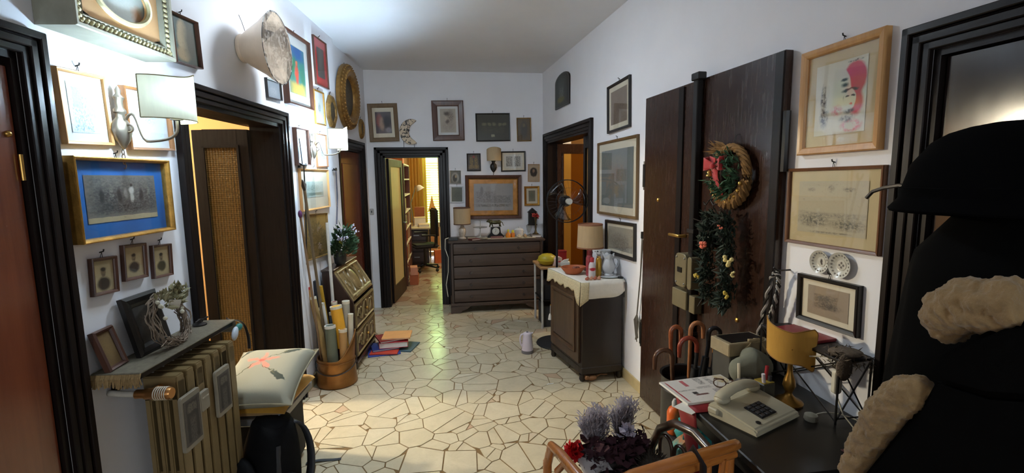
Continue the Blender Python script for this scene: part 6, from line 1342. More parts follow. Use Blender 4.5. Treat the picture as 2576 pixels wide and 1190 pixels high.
# ---- kettle
r = thing('kettle', 'lilac electric kettle standing on the floor before the fan', 'kettle', (.755, 4.27, 0), .2)
LIL = M('lilac_plastic', C(222, 212, 222), .35, 0, .03); KG = M('kettle_grey', C(120, 116, 118), .5)
MB().lathe([(.056, 0), (.058, .012), (.056, .03)], 24).build('base', KG, r, smooth=True); MB().lathe([(.055, .03), (.053, .06), (.042, .175), (.040, .19), (.030, .197), (0, .198)], 24).build('body', LIL, r, smooth=True); MB().tube(bez((-.040, 0, .185), (-.085, 0, .20), (-.080, 0, .09), (-.052, 0, .07), 10), .009, 8).build('handle', LIL, r, smooth=True); MB().prism([(.03, .185), (.058, .192), (.034, .165)], -.012, .012).build('spout', LIL, r, bevel=.002); MB().lathe([(.010, .197), (.010, .206), (0, .208)], 12).build('lid_knob', KG, r, smooth=True)
# ================================================================ RIGHT FOREGROUND: PHONE TABLE, CANES, CHAIR, COATS
TT = .745
RT = wrot('R')
# table along the right wall: x .93-1.50, y 1.18-1.90
r = thing('phone_table', 'black side table carrying the telephone by the right wall', 'table', (.945, 1.20, 0))
TB = M('table_black', C(16, 13, 12), .4, 0, .25, 8)
MB().box(0, .558, 0, .68, TT-.028, TT).build('top', TB, r, bevel=.004); MB().box(.04, .53, .03, .65, TT-.10, TT-.028).build('apron', TB, r)
for x in (.09, .51):
    for y in (.05, .60): MB().lathe([(.016, 0), (.020, .05), (.015, .30), (.024, .55), (.022, TT-.10)], 12, (x, y, 0)).build('leg', TB, r, smooth=True)
# red cloth hanging over the front edge
r = thing('red_cloth', 'dark red cloth pennant hanging over the table edge', 'cloth', (.940, 1.62, TT+.001)); RC = M('red_satin', C(124, 8, 18), .6, 0, .12, 10)
b = MB().sheet(None, 8, 10, lambda u, v: (-.006-.012*math.sin(u*PI)-.02*v, .16*(1-u)*(1-.75*v)-.02-.10*v, -.30*v)); b.sheet(None, 4, 4, lambda u, v: (-.006+.10*v, .16*(1-u)-.02, .002)); b.build('pennant', RC, r, smooth=True, solid=.002)
r = thing('red_bundle', 'crumpled dark red fabric under the table edge', 'cloth', (1.10, 1.50, 0)); b = MB(); rg = random.Random(9)
b.ball((0, 0, .22), (.07, .09, .22), 14, 10); o = b.build('fabric', RC, r, smooth=True)
for v in o.data.vertices: v.co += Vector((rg.uniform(-.012, .012), rg.uniform(-.012, .012), rg.uniform(-.012, .012)))
MB().tube([(0, 0, .42), (.02, 0, .50)], .006, 6).build('tie', RC, r)
# newspaper / mail catalogue
NEWS = art(C(206, 202, 196), [('r', .30, .80, .03, .14, C(176, 90, 96), .1), ('r', .55, .82, .05, .16, C(110, 108, 108), .1, .5), ('r', .70, .80, .04, .16, C(116, 114, 114), .1, .5), ('e', .9, .78, .10, .22, C(190, 166, 96), .3, .2), ('r', .35, .28, .10, .03, C(96, 60, 54), .2), ('r', .28, .36, .04, .05, C(40, 36, 36), .3), ('r', .68, .30, .11, .14, C(120, 112, 116), .1, .4), ('r', .2, .5, .15, .03, C(150, 146, 142), .2, .6), ('r', .5, .55, .12, .05, C(150, 146, 142), .2, .6), ('r', .06, .5, .012, .45, C(160, 40, 50), .2)], C(150, 146, 142), .25, 30, .01, .04, name='magazine_page')
P = [onz(x, y, TT+.012) for x, y in ((1680, 942), (1812, 938), (1870, 975), (1720, 1012))]
r = thing('magazine', 'open printed magazine on the table corner beside the telephone', 'magazine', (1.075, 1.775, TT+.0025), .10)
MB().box(-.155, .155, -.105, .105, 0, .008).build('pages', PAPER, r, bevel=.001)
def flatart(x0, x1, y0, y1, z, mat, name, parent):
    me = MB().add([(x0, 0, y0), (x1, 0, y0), (x1, 0, y1), (x0, 0, y1)], [(0, 3, 2, 1)]); return me.build(name, mat, parent, (0, 0, z), (-PI/2, 0, 0))
o = flatart(-.153, .153, -.103, .103, .0088, NEWS, 'printed_page', r)
r = thing('envelope', 'white envelope sticking out under the magazine', 'envelope', (.955, 1.66, TT+.0005), .5); MB().box(-.07, .06, -.04, .04, 0, .0015).build('paper', PAPER, r); MB().prism([(-.07, -.04), (.06, -.04), (0, .01)], .0015, .0022, 'xy').build('flap', PAPER, r)
r = thing('spectacles', 'brown folded spectacles on the magazine', 'glasses', (1.165, 1.755, TT+.0125), -.5); SP = M('tortoise', C(70, 40, 24), .3)
for s in (-1, 1): MB().tube([(s*.032+.024*math.cos(t), 0, .018+.018*math.sin(t)) for t in [i*PI/8 for i in range(16)]], .0025, 5, True).build('rim', SP, r); MB().tube([(s*.056, 0, .02), (s*.05, .06, .012), (s*.01, .075, .006)], .0022, 5).build('temple', SP, r)
MB().tube([(-.008, 0, .022), (.008, 0, .022)], .002, 5).build('bridge', SP, r)
# telephone
r = thing('telephone', 'cream desk telephone with black keypad on the table', 'telephone', (1.135, 1.545, TT+.0005), -1.17)
PH = M('phone_cream', C(172, 165, 142), .4, 0, .04, 30)
MB().prism([(-.10, 0), (.10, 0), (.10, .016), (.088, .026), (-.06, .052), (-.10, .046)], -.135, .135).build('body', PH, r, bevel=.006, seg=2)
b = MB(); pts = [(-.068, -.118+.236*i/16, .070+.024*math.sin(PI*i/16)**.8) for i in range(17)]
b.tube(pts, [.016]+[.021]*15+[.016], 12, sq=(.75, 1.15)); b.ball((-.068, -.095, .066), (.028, .034, .018), 14, 8).ball((-.068, .095, .068), (.028, .034, .018), 14, 8); b.build('handset', PH, r, smooth=True)
kp = MB().box(-.036, .036, -.046, .046, -.003, .003).build('keypad', BLKPL, r, (.028, -.005, .038), (0, .173, 0), bevel=.001)
for i in range(4):
    for j in range(3): MB().box(-.007, .007, -.011, .011, 0, .004).build('key', M('phone_key', C(52, 54, 58), .4), kp, (-.026+.0175*i, -.030+.030*j, .003), bevel=.002)
MB().lathe([(.009, 0), (.009, .003), (.007, .004)], 14, (.070, -.085, .0295)).build('indicator', BLKPL, r, smooth=True)
MB().box(-.09, -.05, -.15, -.134, .02, .042).build('cord_socket', PH, r, bevel=.004)
# brass lamp with wavy ochre shade
r = thing('table_lamp', 'small brass lamp with ochre scalloped shield shade on the phone table', 'lamp', (1.335, 1.615, TT+.0005), -.62)
MB().lathe([(.052, 0), (.054, .008), (.046, .016), (.030, .022), (.018, .034), (.012, .045), (.016, .055), (.024, .075), (.020, .10), (.011, .125), (.009, .16), (.012, .165)], 20).build('base', M('aged_brass', C(150, 112, 50), .35, .8, .2), r, smooth=True)
OCH = shade_mat('ochre_shade', C(204, 158, 80), .25, 160)
vs = []; n = 30; mm = 8; R = .088
for j in range(mm+1):
    for i in range(n+1):
        t = i/n; a = PI+PI*t; tp = .305+.034*max(0, 1-t*1.9)**1.5-.004*math.sin(t*PI)+.012*math.sin(max(0, t-.5)*2*PI)-.03*max(0, t-.8)*5; bt = .178+.022*max(0, 1-t*3)-.034*math.exp(-((t-.86)/.16)**2)+.03*max(0, t-.9)*8; k = 1+.06*math.sin(j/mm*PI)*0
        vs.append((R*math.cos(a)*(1-.05*(1-j/mm)), .035+R*math.sin(a)*.9, bt+(tp-bt)*j/mm))
fs = [(j*(n+1)+i, j*(n+1)+i+1, (j+1)*(n+1)+i+1, (j+1)*(n+1)+i) for j in range(mm) for i in range(n)]
s = MB().add(vs, fs).build('shade', OCH, r, smooth=True)
MB().tube(vs[:n+1], .0022, 5).tube(vs[-(n+1):], .0022, 5).tube([vs[j*(n+1)] for j in range(mm+1)], .0022, 5).tube([vs[j*(n+1)+n] for j in range(mm+1)], .0022, 5).build('braid', M('ochre_braid', C(150, 110, 56), .8), s)
MB().tube([(0, 0, .16), (0, 0, .20)], .008, 8).ball((0, 0, .235), (.024, .024, .034), 12, 8).build('bulb', BULB_OFF, r, smooth=True); MB().tube([(0, 0, .19), (0, -.05, .24)], .002, 5).build('shade_clip', BRASS, r)
# pen cup
r = thing('pen_cup', 'dark square pen cup with lipstick-like pens behind the telephone', 'cup', (1.262, 1.665, TT+.0005), .2); MB().box(-.03, .03, -.03, .03, 0, .075).build('cup', M('cup_grey', C(66, 64, 54), .5), r, bevel=.004); MB().box(-.025, .028, -.025, .025, .074, .078).build('rim', M('cup_rim', C(150, 130, 50), .5), r)
for k, (x, y, h, cc, lx) in enumerate(((-.012, -.015, .115, C(206, 200, 206), -.01), (.010, .005, .135, C(150, 30, 40), .01), (.018, -.012, .10, C(40, 40, 46), .0))): MB().tube([(x, y, .05), (x+lx, y, h)], .007, 8).build('pen', M('pen_%d' % k, cc, .4), r, smooth=True)
# wire rack against the wall with red folder
r = thing('wire_rack', 'black wire stand with crossed rods by the wall behind the lamp', 'rack', (1.385, 1.44, TT+.0005)); WX0, WX1, WY0, WY1, WZ = 0, .13, 0, .42, .235
b = MB()
for x in (WX0, WX1):
    for y in (WY0, WY1): b.tube([(x, y, 0), (x, y, WZ)], .004, 6)
    b.tube([(x, WY0, WZ), (x, WY1, WZ)], .004, 6)
for y in (WY0, WY1): b.tube([(WX0, y, WZ), (WX1, y, WZ)], .004, 6); b.tube([(WX0, y, .01), (WX1, y, WZ)], .003, 6).tube([(WX1, y, .01), (WX0, y, WZ)], .003, 6); b.tube([(WX0, y, .02), (WX1, y, .02)], .003, 6)
for x in (WX0, WX1): b.tube([(x, WY0, .01), (x, WY1, WZ)], .003, 6).tube([(x, WY1, .01), (x, WY0, WZ)], .003, 6)
b.build('frame', BLACK, r); MB().box(WX0-.004, WX1+.004, WY0-.004, WY1+.004, WZ+.003, WZ+.008).build('tray', M('tray_black', C(34, 30, 30), .5), r, bevel=.001)
flat('red_folder', 'dark red folder lying on the wire stand', (1.45, 1.70, TT+.2095+.034), .13, .20, .012, .15, M('crimson_folder', C(130, 18, 30), .4), 'folder', None)
r = thing('knitted_scarf', 'grey-brown fluffy scarf bunched on the near end of the wire stand', 'scarf', (1.44, 1.475, TT+.2095+.034)); b = MB(); KS = M('scarf_wool', C(96, 84, 72), .95, 0, .35, 60, .5)
b.ball((0, 0, .012), (.06, .05, .014), 14, 8).ball((-.035, -.035, -.03), (.030, .018, .05), 10, 8).build('wool', KS, r, smooth=True); b = MB(); leaves(b, 240, lambda q: ((q.uniform(-.07, .06), q.uniform(-.06, .05), q.uniform(-.04, .024)), (q.uniform(-1, 1), q.uniform(-1, .2), q.uniform(-1, .6))), .028, rg, .12); tag(b.build('loose_threads', KS, r), None, None, kind='stuff')
# grey cotton bag and box with bow behind the phone
r = thing('gift_box', 'pale open box with ribbon bow on the far end of the wire stand', 'box', (1.345, 1.95, .60), .1)
GB = M('gift_card', C(150, 136, 108), .8, 0, .15, 30)
MB().box(-.10, .10, -.06, .06, -.598, .24).build('pedestal_box', M('grey_carton', C(70, 68, 62), .8), r, bevel=.004); MB().box(-.11, .11, -.065, .065, .24, .30).build('box', GB, r, bevel=.004)
MB().box(-.09, .09, -.05, .05, .285, .303).build('dark_inside', BLACK, r); b = MB()
for k in range(5): b.sheet(None, 6, 1, lambda u, v, k=k: (-.02+.03*k-.06*u*(1 if k % 2 else -1), -.07-.01*math.sin(u*3), .305-.05*u*(k % 3)+.015*v-.0))
b.build('ribbon', M('ribbon_beige', C(176, 160, 124), .7), r, smooth=True, solid=.001)
r = thing('grey_bag', 'grey-green cloth bag slumped behind the telephone', 'bag', (1.30, 1.80, TT+.001), .4); GY = M('sage_cloth', C(112, 114, 100), .9, 0, .12, 14, .15)
b = MB().ball((0, 0, .075), (.11, .06, .075), 18, 12); o = b.build('bag', GY, r, smooth=True)
for v in o.data.vertices: v.co += Vector((0, .012*math.sin(v.co.x*60), .008*math.sin(v.co.x*45+1)))
MB().tube([(-.105, -.01, .12), (-.115, -.02, .06), (-.085, -.03, .015)], .006, 6).build('light_edge', CREAM, r, smooth=True)
r = thing('checked_cap', 'dark checked cap lying between telephone and grey bag', 'cap', (1.225, 1.715, TT+.001), .3)
def chk():
    t = NT('checked_tweed'); v = t.coord('Object', (60, 60, 60)); c = t.new('ShaderNodeTexChecker'); t.l.new(v, c.inputs[0]); c.inputs[1].default_value = C(28, 26, 28); c.inputs[2].default_value = C(92, 90, 88); c.inputs[3].default_value = 1; t.l.new(c.outputs[0], t.b.inputs['Base Color']); t.b.inputs['Roughness'].default_value = .9; return t.m
MB().lathe([(.055, 0), (.062, .012), (.060, .04), (.040, .06), (0, .066)], 20, sxy=(1.1, .9)).build('crown', chk(), r, smooth=True); MB().lathe([(.05, .004), (.085, .002), (.085, .006), (.05, .010)], 12, (0, -.02, 0), arc=(PI*1.1, PI*1.9)).build('peak', BLACK, r, smooth=True)
# plug adaptor and lamp switch with white cables
q = atX(2105, 960, 1.40)
r = thing('cable_switch', 'beige in-line cable switch hanging against the wire stand', 'switch', q, 0); MB().prism(rr(-.016, .016, -.045, .045, .012), -.010, .010).build('switch', PLASTW, r, bevel=.003); MB().tube([(0, 0, -.044), (.006, -.03, -.11), (.03, -.08, -.165)], .0028, 6).tube([(0, 0, .044), (-.01, .04, .08), (-.03, .10, .06)], .0028, 6).build('cable', PLASTW, r)
q = onz(2040, 1050, TT+.012); q = Vector((q.x, q.y, TT+.0005))
r = thing('round_plug', 'round grey plug adaptor lying on the table before the lamp', 'plug', q, .5); MB().lathe([(.020, 0), (.024, .006), (.022, .022), (.010, .028)], 16).build('adaptor', M('plug_grey', C(140, 136, 122), .5), r, smooth=True)
MB().tube(bez((.02, 0, .01), (.10, -.02, .03), (.12, -.10, .01), (.10, -.17, .006), 10)+[Vector((.095, -.22, .004))], .0028, 6).build('cable', PLASTW, r)
MB().prism(rr(-.012, .012, -.03, .03, .008), -.008, .008).build('inline_switch', PLASTW, r, (.094, -.235, .009), (PI/2, 0, 0), bevel=.002)
# ---- cane stand with umbrellas and walking canes
r = thing('cane_stand', 'dark cylindrical stand full of canes in front of the entrance door', 'stand', (1.20, 2.14, 0))
MB().lathe([(.125, 0), (.13, .01), (.125, .06), (.13, .64), (.138, .655), (.128, .65), (.12, .06), (0, .05)], 28).build('pot', M('stand_black', C(26, 24, 24), .4, 0, .2), r, smooth=True)
for z in (.10, .58): MB().lathe([(.130, 0), (.136, .008), (.130, .016)], 28, (0, 0, z)).build('band', IRON, r, smooth=True)
CANES = [(1650, 880, 1690, 'dark brown crook cane leaning left in the cane stand', C(84, 54, 36), .05), (1690, 822, 1712, 'orange-brown crook cane at the back left of the stand', C(140, 74, 40), .0), (1712, 850, 1752, 'wide red-brown umbrella crook in the middle of the stand', C(128, 52, 34), .0), (1740, 812, 1768, 'tan wooden crook cane standing tallest in the stand', C(160, 104, 66), .0), (1785, 825, 1810, 'dark grey crook umbrella at the right of the stand', C(52, 50, 52), .0), (1800, 860, 1818, 'bright honey wooden crook at the right edge of the stand', C(190, 120, 46), .0)]
for k, (xa, yt, xb, lab, cc, off) in enumerate(CANES):
    Y = 2.14+(-.05, .05, -.02, .07, .05, -.05)[k]; top = atY((xa+xb)/2, yt, Y); L_ = atY(xa, yt+20, Y); R_ = atY(xb, yt+20, Y); rad = abs(R_.x-L_.x)/2+.004
    base = Vector((1.20+(top.x-1.22)*.30, 2.14+(Y-2.14)*.5, .055)); g = thing(('walking_cane', 'walking_cane', 'umbrella', 'walking_cane', 'umbrella', 'umbrella')[k], lab, ('cane', 'cane', 'umbrella', 'cane', 'umbrella', 'umbrella')[k], base)
    s = -1 if k in (0, 2) else 1
    tx = top.x; tz = top.z-rad; sh_ = Vector((tx-s*rad*(-1)*-1, Y, tz)) if False else None
    up = Vector((tx+s*rad*-1 if s > 0 else tx+rad, Y, tz)); tip = Vector((tx+s*rad, Y, tz))
    pts = [Vector((0, 0, 0)), (up-base)*.55, up-base-Vector((0, 0, .06))]
    cr = [Vector((tx-s*rad*math.cos(t), Y, tz+rad*math.sin(t)))-base for t in [i*PI/10 for i in range(11)]]
    mt = M('cane_%d' % k, cc, .3, 0, .25, 20)
    MB().tube(pts+[up-base], [.007, .009, .010, .011], 8).build('shaft', mt if k not in (2, 4, 5) else M('umbrella_black', C(24, 24, 28), .7), g, smooth=True)
    MB().tube([up-base-Vector((0, 0, .03))]+cr+[cr[-1]-Vector((0, 0, .05))], [.0115]*12+[.009], 9).build('crook', mt, g, smooth=True)
    if k in (2, 4, 5): MB().tube([Vector((0, 0, .10)), (up-base)*.6, (up-base)*.85], [.012, .026, .018], 9).build('folded_canopy', M('umbrella_black', C(24, 24, 28), .7), g, smooth=True)
# ---- hanging things below the table front: orange spool, teal bags
q = onz(1705, 1050, .50); q = Vector((.93, 1.80, .0))
r = thing('orange_bottle', 'orange plastic bottle standing on the floor box beside the table', 'bottle', (1.035, 1.955, .46)); MB().lathe([(.030, 0), (.034, .01), (.034, .10), (.026, .12), (.012, .13)], 16).build('body', M('orange_plastic', C(214, 96, 30), .4, 0, .15), r, smooth=True); MB().lathe([(.013, .128), (.013, .15), (.006, .165)], 12).build('cap', WP, r, smooth=True)
flat('storage_box', 'dark storage box under the table edge', (1.13, 1.86, 0), .26, .26, .459, 0, M('storage_dark', C(36, 33, 32), .7), 'box')
TQ = M('turquoise_plastic', C(36, 140, 140), .45, 0, .3, 26, .2)
r = thing('turquoise_bag', 'crumpled turquoise bag on the storage box', 'bag', (1.055, 1.865, .4595)); b = MB().ball((0, 0, .062), (.055, .055, .062), 16, 12); o = b.build('bag', TQ, r, smooth=True)
for v in o.data.vertices: v.co += Vector((rg.uniform(-.007, .007), rg.uniform(-.007, .007), rg.uniform(-.006, .006) if v.co.z > .02 else 0))
MB().ball((0, 0, .125), (.018, .018, .02), 8, 6).build('knot', TQ, r, smooth=True)
r = thing('yellow_lemon', 'small yellow plastic lemon beside the turquoise bag', 'ornament', (1.035, 1.775, .4595)); MB().ball((0, 0, .022), (.026, .022, .022), 12, 8).ball((.027, 0, .022), (.007, .006, .006), 6, 5).build('fruit', M('lemon_yellow', C(206, 190, 30), .4), r, smooth=True); MB().ball((-.026, 0, .022), (.004, .004, .004), 6, 4).build('stem', GREEN2, r)
# ---- teal patterned bag standing between armchair and table
r = thing('patterned_bag', 'teal and cream patterned bag standing between armchair and table', 'bag', (.985, 1.70, .3205), .25); MB().prism([(-.09, 0), (.09, 0), (.085, .26), (.03, .29), (-.05, .27), (-.09, .25)], -.025, .035).build('bag', art(C(40, 136, 134), [('e', .2, .75, .2, .25, C(170, 160, 110), .4, .2), ('e', .15, .55, .1, .08, C(60, 50, 40), .3), ('e', .7, .6, .25, .3, C(30, 116, 120), .6, .3), ('e', .25, .9, .15, .1, C(180, 120, 70), .4)], None, wob=.1), r, bevel=.01); MB().tube(bez((-.05, 0, .26), (-.05, 0, .33), (.05, 0, .33), (.05, 0, .27), 8), .006, 6).build('handle', M('bag_handle', C(30, 100, 100), .6), r)
flat('low_crate', 'low dark crate under the patterned bag', (.985, 1.70, 0), .20, .14, .32, .25, M('crate_dark', C(40, 36, 34), .7), 'box')
# ---- wicker armchair (back towards the camera)
WK = wood('rattan', C(158, 90, 38), C(200, 126, 60), .3, 1.2, 'z', .4); WK2 = wood('rattan_rail', C(162, 92, 38), C(204, 130, 62), .22, 1.2, 'x', .5)
DW = wood('shaded_arm_wood', C(40, 26, 19), C(70, 46, 32), .3, 1, 'z', .3)  # dark tone puts the right arm's shade into its colour
CA = .24; CO = (.463, 1.205)
r = thing('wicker_armchair', 'honey rattan armchair with its back to the camera', 'chair', (CO[0], CO[1], 0), CA)
ZB, ZA = .80, .70; SX = .455
b = MB().tube([(-.03, .03, ZA-.01), (-.012, .0, ZB-.03), (.05, -.012, ZB-.004), (.24, -.03, ZB+.012), (.42, -.015, ZB), (.47, .01, ZB-.02)], .018, 10).tube([(-.01, .02, ZB-.065), (.05, .0, ZB-.047), (.24, -.014, ZB-.035), (.46, .005, ZB-.045)], .014, 10); b.build('back_rail', WK2, r, smooth=True)
MB().tube([(-.03, .02, ZA+.0), (-.022, .16, ZA+.006), (-.016, .30, ZA+.004), (-.012, .375, ZA-.01), (-.012, .41, ZA-.10)], .017, 10).tube([(-.008, .03, ZA-.045), (.0, .17, ZA-.04), (.006, .31, ZA-.045), (.008, .37, ZA-.11)], .013, 8).build('arm', WK, r, smooth=True)
MB().tube([(-.012, .41, ZA-.09), (0, .44, .40), (0, .44, 0)], .017, 8).build('front_leg', WK, r, smooth=True); MB().tube([(0, .02, ZA-.02), (.01, .02, .40), (.0, .0, 0)], .017, 8).build('back_leg', WK, r, smooth=True)
MB().tube([(-.01, .20, ZA-.02), (.005, .20, .41)], .010, 7).build('arm_post', WK, r, smooth=True)
MB().tube([(SX, .015, ZB-.05), (SX+.005, .08, ZA+.0), (SX+.005, .18, ZA+.035), (SX+.005, .28, ZA+.02), (SX+.005, .36, ZA-.04), (SX+.005, .41, ZA-.14), (SX, .43, .40), (SX-.005, .44, 0)], .017, 10).build('arm_hoop', DW, r, smooth=True)
for y in (.15, .24, .32): MB().tube([(SX, y-.035, .41), (SX, y-.035, ZA-.10)]+[(SX, y-.035*math.cos(t), ZA-.10+.05*math.sin(t)) for t in [i*PI/8 for i in range(1, 8)]]+[(SX, y+.035, ZA-.10), (SX, y+.035, .41)], .007, 7).build('inner_loop', DW, r, smooth=True)
MB().tube([(SX, .02, ZB-.05), (SX, .02, .40), (SX-.01, .0, 0)], .017, 8).build('back_leg', WK, r, smooth=True)
for x in (.06, .13, .20, .27, .34, .40): MB().tube([(x, -.008, ZB-.04), (x+(.02 if int(x*100) % 4 else -.015), .015, .41)], .010, 7).build('spindle', WK, r, smooth=True)
MB().box(-.012, SX+.012, 0, .465, .375, .41).build('seat_frame', WK2, r, bevel=.012, seg=2)
MB().tube([(0, .01, .12), (SX-.01, .01, .12)], .011, 8).tube([(0, .44, .12), (SX-.01, .44, .12)], .011, 8).build('stretcher', WK, r, smooth=True)
# black fabric pad and the carnival things lying on the seat
def seatp(x, y, z): a = CA; return Vector((CO[0]+x*math.cos(a)-y*math.sin(a), CO[1]+x*math.sin(a)+y*math.cos(a), z))
r = thing('seat_pad', 'charcoal seat pad on the wicker armchair', 'cushion', seatp(.225, .235, .4105), CA); MB().box(-.205, .205, -.20, .215, 0, .09).build('pad', M('pad_charcoal', C(32, 33, 35), .9, 0, .15, 50, .2), r, bevel=.018, seg=3, smooth=True); MB().tube([(-.198, -.19, .08), (.198, -.19, .08), (.198, .205, .08), (-.198, .205, .08)], .004, 6, True).build('piping', BLACK, r)
SP0 = .501
r = thing('carnival_mask', 'white carnival mask with black markings and a red flower on the armchair', 'mask', seatp(.17, .335, SP0+.03), .35); r.rotation_euler = (-.85, 0, .35); r.scale = (.74, .74, .74)
b = MB().sheet(None, 14, 10, lambda u, v: (-.085+.17*u, -.02-.045*math.sin(PI*u)*math.sin(PI*(.2+.7*v)), .02+.15*v+.01*math.sin(PI*u))); MK = art(C(196, 194, 196), [('e', .30, .55, .13, .10, C(36, 34, 36), .3), ('e', .70, .55, .13, .10, C(36, 34, 36), .3), ('e', .5, .15, .2, .07, C(60, 56, 58), .5, .3), ('e', .8, .85, .15, .1, C(90, 86, 88), .4, .4)], None, wob=.1); b.build('mask', MK, r, smooth=True, solid=.003)
b = MB(); leaves(b, 120, lambda q: ((-.09+q.uniform(-.015, .015), -.03, .15+q.uniform(-.02, .03)), (q.uniform(-1, .6), q.uniform(-1, .3), q.uniform(-.4, 1))), .045, rg, .8); b.build('red_flower', M('carmine_petals', C(196, 20, 26), .6), r)
FTH = M('lilac_feather', C(196, 190, 198), .9, 0, .15, 40); FTH2 = M('plum_feather', C(66, 36, 46), .9, 0, .3, 40)
def plume(label, base, h, w, lean, seed):
    r = thing('feather_plume', label, 'feather', base, .3); q = random.Random(seed); b = MB()
    for k in range(60):
        x = (k/59-.5)*w; tip = Vector((x*1.5+lean, q.uniform(-.02, .02), h*(1-.25*abs(2*k/59-1))*q.uniform(.9, 1.05))); st = Vector((x*.25, q.uniform(-.01, .01), 0)); sd = Vector((.009, .006, 0)); md = st.lerp(tip, .6)
        b.add([st, md+sd, tip, md-sd], [(0, 1, 2), (0, 2, 3)])
        for j in range(9):
            p = st.lerp(tip, .2+.09*j); dd = Vector((q.uniform(-1, 1), q.uniform(-1, 1), .6)).normalized()*.028; b.add([p, p+dd+Vector((.007, 0, 0)), p+dd*1.25], [(0, 1, 2)])
    tag(b.build('barbs', FTH, r), None, None, kind='stuff'); MB().tube([(0, 0, -.02), (0, 0, .05)], .006, 6).build('quill', FTH2, r)
    return r
plume('left grey-lilac feather plume on the armchair', seatp(.215, .425, SP0+.10), .17, .11, -.02, 1)
plume('right grey-lilac feather plume, taller one on the armchair', seatp(.315, .415, SP0+.10), .19, .09, .02, 2)
r = thing('flower_headpiece', 'dark plum flower headpiece carrying the feathers on the armchair', 'headdress', seatp(.255, .39, SP0), .24); b = MB(); leaves(b, 420, lambda q: ((q.uniform(-.13, .15), q.uniform(-.05, .04), q.uniform(.02, .15)), (q.uniform(-1, 1), q.uniform(-1, .5), q.uniform(-.2, 1))), .045, rg, .7); tag(b.build('petals', FTH2, r), None, None, kind='stuff')
MB().ball((0, 0, .05), (.13, .05, .05), 14, 10).build('felt_base', BLACK, r, smooth=True); b = MB(); leaves(b, 40, lambda q: ((.05+q.uniform(-.02, .02), -.03, .17+q.uniform(-.01, .03)), (q.uniform(-1, 1), q.uniform(-1, .5), q.uniform(0, 1))), .035, rg, .7); b.build('pale_bow', M('pale_bow', C(190, 184, 200), .6), r)
r = thing('fur_hat', 'dark brown fur ball hat on the armchair seat', 'hat', seatp(.375, .30, SP0), 0); b = MB().ball((0, 0, .05), (.055, .055, .05), 14, 10); b.build('crown', M('fur_brown', C(60, 54, 48), .95, 0, .3, 60), r, smooth=True); b = MB(); leaves(b, 500, lambda q: ((lambda d: (Vector((0, 0, .05))+Vector((d.x*.055, d.y*.055, d.z*.05)), d))(Vector((q.gauss(0, 1), q.gauss(0, 1), q.gauss(0, 1))).normalized())), .022, rg, .2); tag(b.build('fur', M('fur_brown', C(60, 54, 48), .95), r), None, None, kind='stuff')
r = thing('red_scarf', 'small dark red scarf crumpled at the armchair front corner', 'scarf', seatp(.10, .20, SP0), .2); b = MB().sheet(None, 10, 8, lambda u, v: (-.06+.13*u, -.05+.09*v, .018+.014*math.sin(u*11)*math.cos(v*8))); b.build('cloth', RC, r, smooth=True, solid=.004); MB().ball((0, 0, .03), (.03, .02, .02), 10, 8).build('knot', RC, r, smooth=True)
# strap over the back rail
tag(MB().tube([seatp(.26, .045, .55), seatp(.26, .02, .74), seatp(.26, -.03, .836), seatp(.26, -.066, .81), seatp(.265, -.066, .60), seatp(.265, -.066, .34)], .016, 8, sq=(.25, 1)).build('bag_strap', BLKPL, None, smooth=True), 'black strap slung over the wicker chair back', 'strap')
# ---- coat rack at the near right with hat, coat
r = thing('coat_stand', 'dark coat stand before the near right door', 'coat stand', (1.40, .98, 0))
MB().lathe([(.17, 0), (.17, .02), (.05, .04), (.025, .07)], 24, (0, 0, 0)).build('base', BLACK, r, smooth=True); MB().tube([(0, 0, .05), (0, 0, 1.62)], .018, 10).build('pole', BLACK, r, smooth=True)
q = [atX(x, y, 1.33) for x, y in ((2262, 466), (2225, 472), (2195, 482), (2180, 498))]; o = Vector((1.40, .98, 0))
MB().tube([(0, 0, 1.56)]+[p-o for p in q], .006, 6).build('hook', IRON, r, smooth=True)
for a in (2.4, 4.2, .3): MB().tube(bez((0, 0, 1.55), (.05*math.cos(a), .05*math.sin(a), 1.54), (.10*math.cos(a), .10*math.sin(a), 1.58), (.11*math.cos(a), .11*math.sin(a), 1.63), 6), .007, 6).build('hook', IRON, r, smooth=True)
FELT = M('black_felt', C(5, 5, 6), .95, 0, .2, 40, spec=.05)
hc = atX(2450, 520, 1.36)
r = thing('black_hat', 'large black felt hat on the coat stand', 'hat', (1.37, .97, 1.60), .3)
MB().lathe([(.215, -.05), (.218, -.045), (.20, -.02), (.196, .0), (.18, .07), (.145, .125), (.115, .147), (.08, .16), (.04, .168), (0, .17)], 72, sxy=(1, 1.1)).lathe([(.215, -.052), (.14, -.03), (0, -.03)], 72, sxy=(1, 1.1)).build('felt', FELT, r, smooth=True); MB().lathe([(.199, -.015), (.200, .01), (.193, .012)], 32, sxy=(1, 1.1)).build('ribbon', FELT, r, smooth=True)
LEA = M('black_leather', C(6, 6, 6), .85, 0, .25, 12, .1, spec=.06)
r = thing('shearling_coat', 'black leather coat with cream fleece trim hanging on the coat stand', 'coat', (1.37, .97, 0), 0)
b = MB()
def coat(u, v):
    a = 2*PI*u; z = .28+1.30*v; w = (.30-.10*v**2)*(1 if v < .88 else max(.35, 1-(v-.88)*4.5)); f = 1+.07*math.sin(a*7+v*3)*(1-v*.7)
    return (w*.52*f*math.cos(a), w*.95*f*math.sin(a), z)
b.sheet(None, 56, 26, coat); b.build('leather_body', LEA, r, smooth=True)
FLC = M('cream_fleece', C(158, 130, 90), .95, 0, .18, 40, .4, 0, .3)
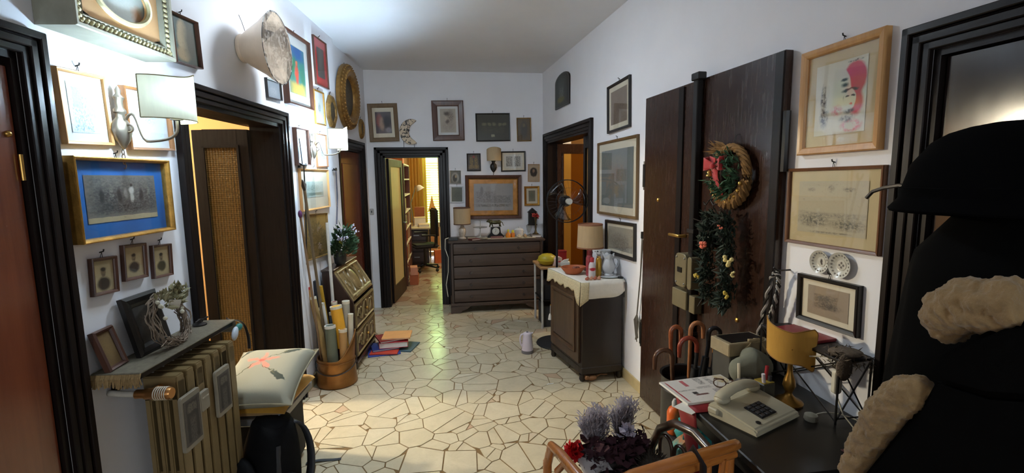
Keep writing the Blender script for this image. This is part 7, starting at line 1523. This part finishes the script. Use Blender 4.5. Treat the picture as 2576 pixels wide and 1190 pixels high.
def fleece(name, pts, rad, seed):
    qn = random.Random(seed); P = [Vector(p) for p in pts]; d = []
    for i in range(len(P)-1): d += [P[i].lerp(P[i+1], k/5) for k in range(5)]
    d.append(P[-1]); rr_ = []
    for i in range(len(rad)-1): rr_ += [rad[i]+(rad[i+1]-rad[i])*k/5 for k in range(5)]
    rr_.append(rad[-1])
    o = MB().tube(d, rr_, 18).build(name, FLC, r, smooth=80)
    md = o.modifiers.new('sub', 'SUBSURF'); md.levels = md.render_levels = 2
    tx = bpy.data.textures.new('fleece_clouds_'+name, 'CLOUDS'); tx.noise_scale = .022; dm = o.modifiers.new('tuft', 'DISPLACE'); dm.texture = tx; dm.strength = .022; dm.mid_level = .5; dm.texture_coords = 'LOCAL'
    return o
cc = Vector((1.37, .97, 0))
f1 = [atX(x, y, X)-cc for x, y, X in ((2375, 850, 1.12), (2390, 790, 1.11), (2440, 765, 1.11), (2510, 775, 1.11), (2600, 765, 1.11))]
fleece('collar_fleece', f1, [.030, .055, .060, .058, .055], 1)
f2 = [atX(x, y, X)-cc for x, y, X in ((2135, 1200, 1.10), (2185, 1110, 1.10), (2235, 1030, 1.09), (2290, 985, 1.09), (2340, 965, 1.10))]
fleece('lapel_fleece', f2, [.030, .040, .046, .044, .020], 2)
# leather lapel panels in front of the lower halves of the fleece
def panel(name, px, X, th=.03):
    P = [atX(x, y, X)-cc for x, y in px]; n = len(P); c = sum((Vector(p) for p in P), Vector())/n
    b = MB(); vs = [tuple(p+Vector((0, 0, 0))) for p in P]+[tuple(p+Vector((th*3, 0, 0))) for p in P]
    b.add(vs, [tuple(range(n)), tuple(range(2*n-1, n-1, -1))]+[(i, i+n, (i+1) % n+n, (i+1) % n) for i in range(n)])
    return b.build(name, LEA, r, bevel=.012, seg=2, smooth=True)
panel('lapel', [(2342, 905), (2420, 860), (2510, 815), (2620, 800), (2620, 1010), (2480, 1000), (2345, 960)], 1.065)
panel('front_panel', [(2150, 1215), (2210, 1140), (2265, 1070), (2320, 1005), (2350, 950), (2480, 990), (2620, 1000), (2620, 1230), (2400, 1240)], 1.07)

# ---- maroon cloth over the near table edge and a pale carton below
r = thing('maroon_cloth', 'dark maroon cloth hanging over the near table edge', 'cloth', (1.27, 1.20, TT+.001)); MC = M('maroon_cloth', C(52, 12, 18), .9, 0, .2, 20)
b = MB().sheet(None, 12, 10, lambda u, v: (.20*u, -.008-.010*math.sin(u*9)*v-.01*v, -.34*v)).sheet(None, 6, 4, lambda u, v: (.20*u, -.008+.10*v, .002)); b.build('drape', MC, r, smooth=True, solid=.002)
flat('grey_carton', 'pale grey carton standing under the phone table', (1.25, 1.41, 0), .22, .22, .52, .05, M('pale_carton', C(120, 122, 118), .8), 'box')
